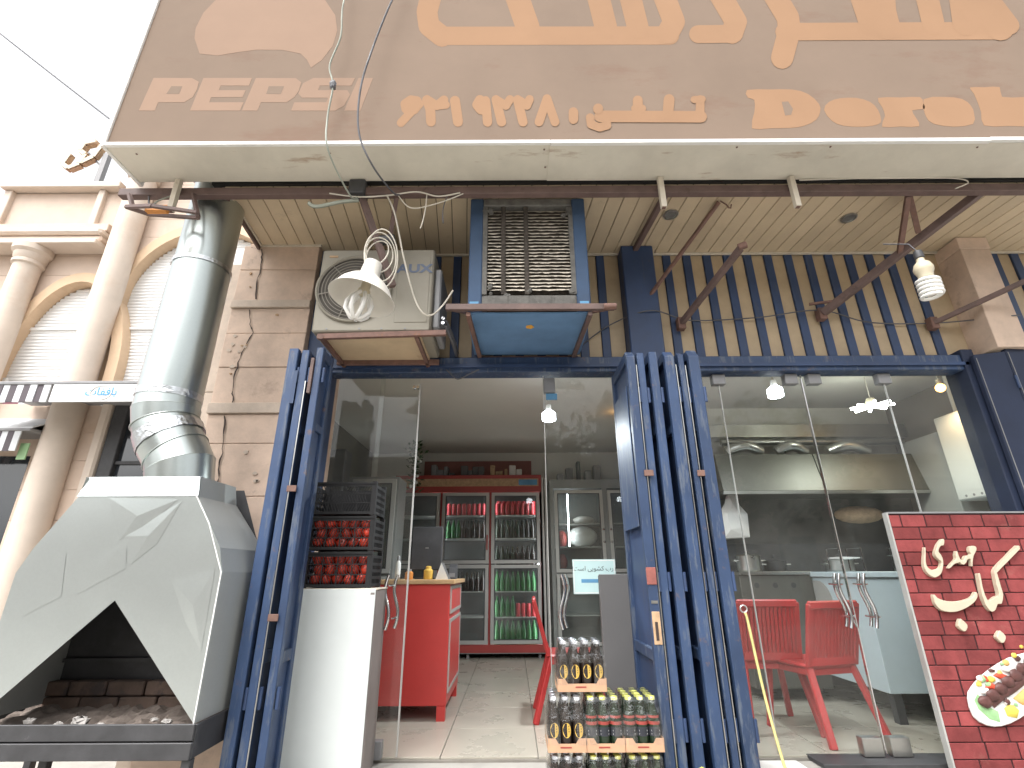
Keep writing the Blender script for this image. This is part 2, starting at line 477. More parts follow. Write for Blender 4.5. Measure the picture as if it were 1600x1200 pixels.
RUSTC = (0.13, 0.065, 0.045)
M = dict(
    blue=mat('blue_paint', (0.030, 0.057, 0.125), 0.5, 0, 0.22, 3.0, 0.15, 90, rnd=0.18, stain=(0.13, 0.085, 0.07), sscale=11, sth=0.61, samt=0.85, st2=(0.12, 0.14, 0.17), st2s=(26, 26, 3.5), st2th=0.53, st2amt=0.6),
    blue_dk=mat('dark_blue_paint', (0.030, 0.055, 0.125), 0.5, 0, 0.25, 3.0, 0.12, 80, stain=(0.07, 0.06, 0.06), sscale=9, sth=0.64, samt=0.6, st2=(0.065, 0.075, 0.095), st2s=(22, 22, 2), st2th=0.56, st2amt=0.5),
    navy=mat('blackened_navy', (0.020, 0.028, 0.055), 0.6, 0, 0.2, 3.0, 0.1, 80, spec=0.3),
    fridgered=mat('fridge_red', (0.36, 0.055, 0.048), 0.4, 0, 0.08, 2.5, 0.02, 30),
    banner=mat('dull_red_banner', (0.30, 0.12, 0.10), 0.6, 0, 0.1, 3, 0.0),
    cooler=mat('cooler_blue_paint', (0.115, 0.22, 0.38), 0.85, 0, 0.15, 4.0, 0.1, 70, stain=(0.12, 0.10, 0.09), sscale=6, sth=0.68, samt=0.7),
    cooler_dk=mat('cooler_frame_paint', (0.036, 0.070, 0.135), 0.7, 0, 0.2, 4.0, 0.1, 70, stain=(0.10, 0.09, 0.08), sscale=6, sth=0.62, samt=0.8),
    cream=mat('cream_panel', (0.44, 0.34, 0.22), 0.55, 0, 0.12, 4.0, 0.06, 60, rnd=0.05, stain=(0.28, 0.20, 0.13), sscale=5, sth=0.62, samt=0.4),
    soffit=mat('soffit_plank', (0.56, 0.45, 0.31), 0.5, 0, 0.08, 3.0, 0.05, 60, rnd=0.06, stain=(0.26, 0.19, 0.13), sscale=2.5, sth=0.62, samt=0.4),
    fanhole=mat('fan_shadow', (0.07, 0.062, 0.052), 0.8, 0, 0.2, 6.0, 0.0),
    ring=mat('grille_wire', (0.20, 0.18, 0.15), 0.6, 0, 0.1, 6.0, 0.0),
    dark=mat('dark_gap', (0.03, 0.028, 0.026), 0.8, 0, 0.2, 6.0, 0.0),
    rustred=mat('red_oxide_plate', (0.26, 0.085, 0.07), 0.7, 0, 0.3, 20, 0.3, 60, stain=(0.35, 0.2, 0.16), sscale=30, sth=0.6),
    rust=mat('rusty_paint', (0.17, 0.095, 0.075), 0.7, 0, 0.3, 14.0, 0.3, 90, stain=(0.22, 0.10, 0.05), sscale=16, sth=0.58, samt=0.8),
    rustdk=mat('brown_primer', (0.13, 0.085, 0.075), 0.65, 0, 0.25, 8.0, 0.2, 80, stain=(0.08, 0.05, 0.04), sscale=9, sth=0.6),
    signbg=mat('faded_sign_sheet', (0.226, 0.170, 0.132), 0.85, 0, 0.07, 1.3, 0.03, 30, spec=0.05, stain=(0.19, 0.11, 0.08), sscale=0.9, sth=0.56, samt=0.35, streak=(1, 1, 2.5)),
    signlt=mat('faded_sign_letter', (0.325, 0.200, 0.124), 0.85, 0, 0.06, 1.5, 0.03, 30, spec=0.05),
    signlt2=mat('faded_logo_print', (0.31, 0.215, 0.160), 0.85, 0, 0.06, 1.5, 0.03, 30, spec=0.05),
    fascia=mat('fascia_metal', (0.64, 0.60, 0.51), 0.5, 0, 0.1, 3.0, 0.05, 40, stain=(0.30, 0.17, 0.09), sscale=2.6, sth=0.60, samt=0.6, streak=(0.7, 3, 3)),
    white=mat('white_paint', (0.78, 0.77, 0.74), 0.45, 0, 0.06, 4.0, 0.03, 50),
    offwhite=mat('aged_white_paint', (0.62, 0.56, 0.46), 0.55, 0, 0.12, 9.0, 0.1, 60, stain=(0.28, 0.17, 0.1), sscale=14, sth=0.62, samt=0.6),
    stone=mat('pink_stone', (0.62, 0.475, 0.375), 0.75, 0, 0.16, 5.0, 0.35, 45, rnd=0.07, stain=(0.36, 0.265, 0.21), sscale=4.0, sth=0.58, samt=0.55),
    stoneband=mat('pale_stone_band', (0.53, 0.44, 0.36), 0.75, 0, 0.14, 8.0, 0.3, 55, stain=(0.32, 0.25, 0.2), sscale=8, sth=0.6, samt=0.5),
    crack=mat('crack', (0.05, 0.035, 0.03), 0.9, 0, 0.2, 9, 0),
    nstone=mat('beige_stone', (0.60, 0.475, 0.385), 0.7, 0, 0.08, 3.0, 0.12, 50, rnd=0.05, stain=(0.52, 0.38, 0.28), sscale=1.4, sth=0.57, samt=0.35),
    nstone2=mat('pale_column_stone', (0.62, 0.53, 0.45), 0.7, 0, 0.08, 2.0, 0.12, 60, stain=(0.56, 0.43, 0.33), sscale=1.2, sth=0.56, samt=0.4),
    narch=mat('ochre_arch_stone', (0.62, 0.45, 0.30), 0.7, 0, 0.08, 3.0, 0.12, 50),
    nshut=mat('white_roller_slat', (0.80, 0.80, 0.79), 0.5, 0, 0.04, 3.0, 0.02, 40),
    galv=galvanised('galvanised_duct', (0.45, 0.49, 0.475), 0.29, 110.0, 0.03, 5.0, 0.9),
    galvh=galvanised('galvanised_sheet', (0.52, 0.56, 0.55), 0.30, 120.0, 0.30, 1.3, 0.84),
    galvs=galvanised('pale_side_zinc', (0.50, 0.52, 0.50), 0.48, 120.0, 0.10, 1.3, 0.45),  # hood sheet made duller so its sides look lighter
    tape=galvanised('foil_tape', (0.60, 0.62, 0.63), 0.30, 30.0, 0.14, 40.0),
    steel=mat('stainless_steel', (0.50, 0.50, 0.48), 0.30, 1.0, 0.08, 4.0, 0.02, 40),
    chrome=mat('polished_steel', (0.75, 0.75, 0.76), 0.12, 1.0, 0.03, 4.0, 0.0),
    black=mat('black_steel', (0.045, 0.045, 0.048), 0.5, 0, 0.3, 8.0, 0.15, 70, stain=(0.16, 0.15, 0.15), sscale=16, sth=0.66, samt=0.5),
    ash=mat('ash', (0.16, 0.13, 0.11), 0.95, 0, 0.35, 18.0, 0.6, 60),
    brick=mat('smoked_brick', (0.13, 0.09, 0.07), 0.85, 0, 0.3, 9.0, 0.4, 60, rnd=0.15, stain=(0.06, 0.05, 0.05), sscale=6, sth=0.55),
    acbody=mat('ac_enamel', (0.26, 0.24, 0.195), 0.6, 0, 0.06, 3.0, 0.03, 40, stain=(0.22, 0.19, 0.15), sscale=2.5, sth=0.6, samt=0.35),
    acbase=mat('tan_board', (0.56, 0.43, 0.28), 0.7, 0, 0.1, 5.0, 0.1, 40, stain=(0.33, 0.2, 0.12), sscale=6, sth=0.62, samt=0.5),
    aux=mat('blue_grey_print', (0.10, 0.13, 0.20), 0.5, 0, 0.05, 4, 0),
    lime=mat('limed_slat', (0.60, 0.54, 0.45), 0.9, 0, 0.45, 25.0, 0.8, 55, stain=(0.12, 0.10, 0.08), sscale=16, sth=0.57, samt=0.75),
    straw=mat('limescaled_pad', (0.05, 0.042, 0.034), 0.9, 0, 0.55, 30.0, 0.8, 55, stain=(0.08, 0.065, 0.055), sscale=22, sth=0.5, samt=0.8),
    grime=mat('grey_grime', (0.13, 0.125, 0.115), 0.85, 0, 0.35, 16.0, 0.5, 60, stain=(0.30, 0.28, 0.24), sscale=13, sth=0.62, samt=0.6),
    enamel=mat('enamel_shade', (0.66, 0.63, 0.57), 0.35, 0, 0.07, 5, 0.02, 40, stain=(0.42, 0.36, 0.28), sscale=7, sth=0.62, samt=0.35),
    tubeglass=mat('frosted_tube', (0.80, 0.79, 0.76), 0.25, 0, 0.03, 5, 0),
    lampbase=mat('lamp_base', (0.55, 0.49, 0.36), 0.4, 0, 0.1, 8, 0.0),
    wire=mat('grey_cable', (0.10, 0.10, 0.11), 0.6, 0, 0.15, 9, 0),
    wirew=mat('white_cable', (0.62, 0.58, 0.50), 0.6, 0, 0.12, 9, 0),
    wireg=mat('green_grey_cable', (0.30, 0.32, 0.27), 0.6, 0, 0.12, 9, 0),
    redpl=mat('red_plastic', (0.42, 0.035, 0.035), 0.35, 0, 0.08, 3, 0.02, 40),
    redlam=mat('red_laminate', (0.60, 0.055, 0.050), 0.35, 0, 0.08, 2.5, 0.02, 30),
    wood=mat('counter_wood', (0.55, 0.36, 0.19), 0.5, 0, 0.18, 6, 0.05, 60),
    rawwood=mat('bare_wood', (0.45, 0.30, 0.18), 0.8, 0, 0.25, 22, 0.3, 50),
    alu=mat('aluminium_frame', (0.48, 0.48, 0.46), 0.42, 0.35, 0.05, 4, 0.02, 40),
    greycab=mat('grey_board', (0.115, 0.112, 0.112), 0.6, 0, 0.08, 2.5, 0.03, 40),
    greyfr=mat('grey_fridge_metal', (0.24, 0.25, 0.245), 0.45, 0.1, 0.06, 3, 0.02, 40),
    whitebox=mat('white_enamel_panel', (0.66, 0.70, 0.69), 0.3, 0, 0.05, 2, 0.04, 9, stain=(0.36, 0.36, 0.36), sscale=11, sth=0.70, samt=0.4),
    boxside=mat('brown_grey_side', (0.20, 0.175, 0.165), 0.55, 0, 0.12, 4, 0.05, 50),
    crate=mat('black_crate_plastic', (0.022, 0.022, 0.023), 0.65, 0, 0.2, 10, 0.05, 60, spec=0.25),
    tomato=mat('tomato_skin', (0.46, 0.038, 0.018), 0.3, 0, 0.22, 8, 0.03, 20, rnd=0.25),
    card=mat('tray_cardboard', (0.52, 0.31, 0.19), 0.8, 0, 0.1, 7, 0.08, 50),
    bottle=mat('dark_brown_glass', (0.020, 0.014, 0.012), 0.12, 0, 0.2, 6, 0.0),
    bottleg=mat('green_glass', (0.014, 0.026, 0.014), 0.12, 0, 0.2, 6, 0.0),
    caps=mat('silver_cap', (0.55, 0.57, 0.62), 0.3, 0.7, 0.05, 6, 0),
    capy=mat('yellow_cap', (0.62, 0.62, 0.12), 0.4, 0.1, 0.05, 6, 0),
    gold=mat('golden_label', (0.62, 0.40, 0.08), 0.5, 0, 0.06, 8, 0),
    redlab=mat('red_label', (0.30, 0.05, 0.04), 0.5, 0, 0.06, 8, 0),
    scrap=mat('ashy_paper', (0.33, 0.31, 0.29), 0.8, 0, 0.2, 20, 0.2, 60),
    cabgrey=mat('dull_cabinet', (0.36, 0.36, 0.34), 0.5, 0, 0.05, 2, 0.0),
    paper=mat('paper_white', (0.74, 0.74, 0.72), 0.7, 0, 0.05, 6, 0.03, 60),
    ink=mat('black_ink', (0.02, 0.022, 0.03), 0.6, 0, 0.05, 6, 0),
    mint=mat('mint_paper', (0.50, 0.68, 0.68), 0.6, 0, 0.05, 4, 0.0),
    arrow=mat('blue_print', (0.10, 0.27, 0.45), 0.6, 0, 0.15, 9, 0.0),
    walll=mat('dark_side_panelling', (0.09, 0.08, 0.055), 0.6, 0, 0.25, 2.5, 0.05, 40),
    hoodsteel=mat('dull_hood_steel', (0.15, 0.15, 0.135), 0.5, 0.8, 0.12, 4.0, 0.02, 40),
    petgreen=mat('bright_green_drink', (0.02, 0.11, 0.03), 0.2, 0, 0.3, 20, 0.0),
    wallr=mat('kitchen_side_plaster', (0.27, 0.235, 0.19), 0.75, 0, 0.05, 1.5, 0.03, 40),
    wallin=mat('interior_plaster', (0.66, 0.64, 0.58), 0.75, 0, 0.04, 1.5, 0.03, 40),
    ceil=mat('interior_ceiling', (0.62, 0.60, 0.55), 0.75, 0, 0.04, 1.5, 0.03, 40),
    dkwall=mat('dark_kitchen_wall', (0.085, 0.085, 0.08), 0.45, 0, 0.25, 2.5, 0.05, 40),
    tile=mat('floor_tile', (0.41, 0.38, 0.32), 0.28, 0, 0.07, 2.2, 0.02, 40, rnd=0.03, stain=(0.34, 0.30, 0.25), sscale=3.5, sth=0.62, samt=0.2),
    grout=mat('grout', (0.26, 0.24, 0.21), 0.85, 0, 0.15, 9, 0.1),
    paleblue=mat('pale_blue_laminate', (0.50, 0.60, 0.64), 0.4, 0, 0.04, 2, 0.02, 40),
    boilerw=mat('boiler_white', (0.66, 0.67, 0.64), 0.4, 0, 0.03, 2, 0.0),
    pavement=mat('pavement_concrete', (0.34, 0.325, 0.295), 0.85, 0, 0.15, 3, 0.3, 50, stain=(0.22, 0.2, 0.18), sscale=2, sth=0.6, samt=0.5),
    asphalt=mat('asphalt', (0.055, 0.055, 0.056), 0.9, 0, 0.25, 9, 0.4, 120),
    leaf=mat('leaf', (0.05, 0.10, 0.03), 0.5, 0, 0.35, 6, 0.1, 40, rnd=0.2),
    bark=mat('bark', (0.11, 0.085, 0.065), 0.9, 0, 0.25, 10, 0.5, 40),
    bkbrick=mat('painted_red_brick', (0.225, 0.050, 0.050), 0.7, 0, 0.3, 7, 0.6, 45, rnd=0.25, spec=0.2, stain=(0.29, 0.12, 0.10), sscale=6, sth=0.60, samt=0.45),
    mortar=mat('dark_mortar', (0.05, 0.016, 0.018), 0.85, 0, 0.15, 9, 0.2),
    ivory=mat('ivory_letter', (0.56, 0.49, 0.37), 0.5, 0, 0.06, 5, 0.03, 50),
    lettuce=mat('lettuce', (0.30, 0.52, 0.25), 0.5, 0, 0.2, 20, 0.1), onion=mat('onion', (0.70, 0.66, 0.62), 0.4, 0, 0.1, 20, 0.1),
    pepper=mat('pepper', (0.62, 0.07, 0.03), 0.35, 0, 0.15, 20, 0.1), lemon=mat('lemon', (0.72, 0.60, 0.10), 0.4, 0, 0.1, 20, 0.1),
    corn=mat('fried_potato', (0.68, 0.42, 0.14), 0.5, 0, 0.15, 20, 0.1), kebab=mat('kebab', (0.10, 0.04, 0.035), 0.45, 0, 0.4, 30, 0.4, 60),
    yellow=mat('yellow_strap', (0.58, 0.51, 0.20), 0.7, 0, 0.12, 12, 0.1), flower=mat('orange_flower', (0.75, 0.38, 0.05), 0.6, 0, 0.1, 9, 0),
    ngrey=mat('grey_metal', (0.24, 0.24, 0.245), 0.5, 0.1, 0.1, 5, 0.05), awnw=mat('awning_white', (0.66, 0.68, 0.70), 0.7, 0, 0.06, 3, 0.05, 40),
    awnd=mat('awning_dark', (0.09, 0.075, 0.085), 0.7, 0, 0.1, 4, 0.05), cyan=mat('cyan_print', (0.05, 0.32, 0.62), 0.6, 0, 0.1, 9, 0),
    orange=mat('orange_print', (0.55, 0.22, 0.05), 0.6, 0, 0.1, 9, 0), green=mat('green_print', (0.26, 0.42, 0.22), 0.5, 0, 0.1, 9, 0),
    canred=mat('red_can', (0.50, 0.05, 0.06), 0.3, 0.1, 0.1, 9, 0), tinted=mat('tinted_glass', (0.03, 0.035, 0.042), 0.05, 0, 0.05, 1, 0.0, spec=1.0),
    pink=mat('pink_panel', (0.55, 0.23, 0.30), 0.6, 0, 0.06, 3, 0.03),
    glass=glassy('clear_glass', dirt_veil=0.022), fglass=glassy('fridge_glass', (0.90, 0.93, 0.92), 1.45, 0.02, dirt_veil=0.03), film=glassy('shrink_film', (0.97, 0.97, 0.97), 1.5, 0.06, 0.9, 22.0, dirt_veil=0.02, extra=0.06),
    petg=glassy('green_bottle_plastic', (0.25, 0.75, 0.25), 1.45, 0.05, dirt_veil=0.08),
    led=emit('led_white', (0.88, 0.95, 1.0), 14.0), warm=emit('warm_bulb', (1.0, 0.50, 0.12), 5.0), ledstrip=emit('fridge_strip', (0.9, 0.95, 1.0), 14.0),
    cflon=emit('cfl_lit', (0.95, 1.0, 0.9), 14.0),
)

# outlines of the printed and raised lettering, metres (x, z) on their boards
PEPSI=[[(-2.455,3.915),(-2.433,4.216),(-2.171,4.214),(-2.115,4.177),(-2.112,4.105),(-2.126,4.034),(-2.171,3.988),(-2.346,3.989),(-2.349,3.914)],[(-2.116,3.912),(-2.092,4.213),(-1.76,4.211),(-1.769,4.138),(-1.959,4.14),(-1.964,4.098),(-1.783,4.096),(-1.792,4.032),(-2.002,4.033),(-2.005,3.986),(-1.775,3.985),(-1.786,3.91)],[(-1.773,3.91),(-1.734,4.21),(-1.463,4.208),(-1.418,4.166),(-1.424,4.088),(-1.445,4.029),(-1.489,3.983),(-1.659,3.984),(-1.672,3.909)],[(-1.448,3.907),(-1.438,3.982),(-1.225,3.981),(-1.217,4.022),(-1.393,4.023),(-1.424,4.064),(-1.404,4.16),(-1.341,4.208),(-1.057,4.206),(-1.075,4.133),(-1.288,4.135),(-1.295,4.093),(-1.097,4.091),(-1.075,4.05),(-1.102,3.951),(-1.156,3.905)],[(-1.097,3.905),(-1.035,4.205),(-0.935,4.205),(-0.991,3.904)]]
PEPSI_H=[[(-2.292,4.136),(-2.218,4.135),(-2.223,4.064),(-2.309,4.065)],[(-1.633,4.131),(-1.529,4.13),(-1.54,4.059),(-1.638,4.06)]]
GLOBE=[[(-2.241,4.608),(-2.256,4.715),(-2.236,4.879),(-2.15,5.078),(-1.99,5.239),(-1.777,5.267),(-1.574,5.205),(-1.384,5.043),(-1.27,4.844),(-1.236,4.68),(-1.249,4.522),(-1.307,4.381),(-1.372,4.306),(-1.409,4.382),(-1.463,4.446),(-1.603,4.485),(-1.783,4.487),(-1.913,4.462),(-2.041,4.431),(-2.17,4.451)]]
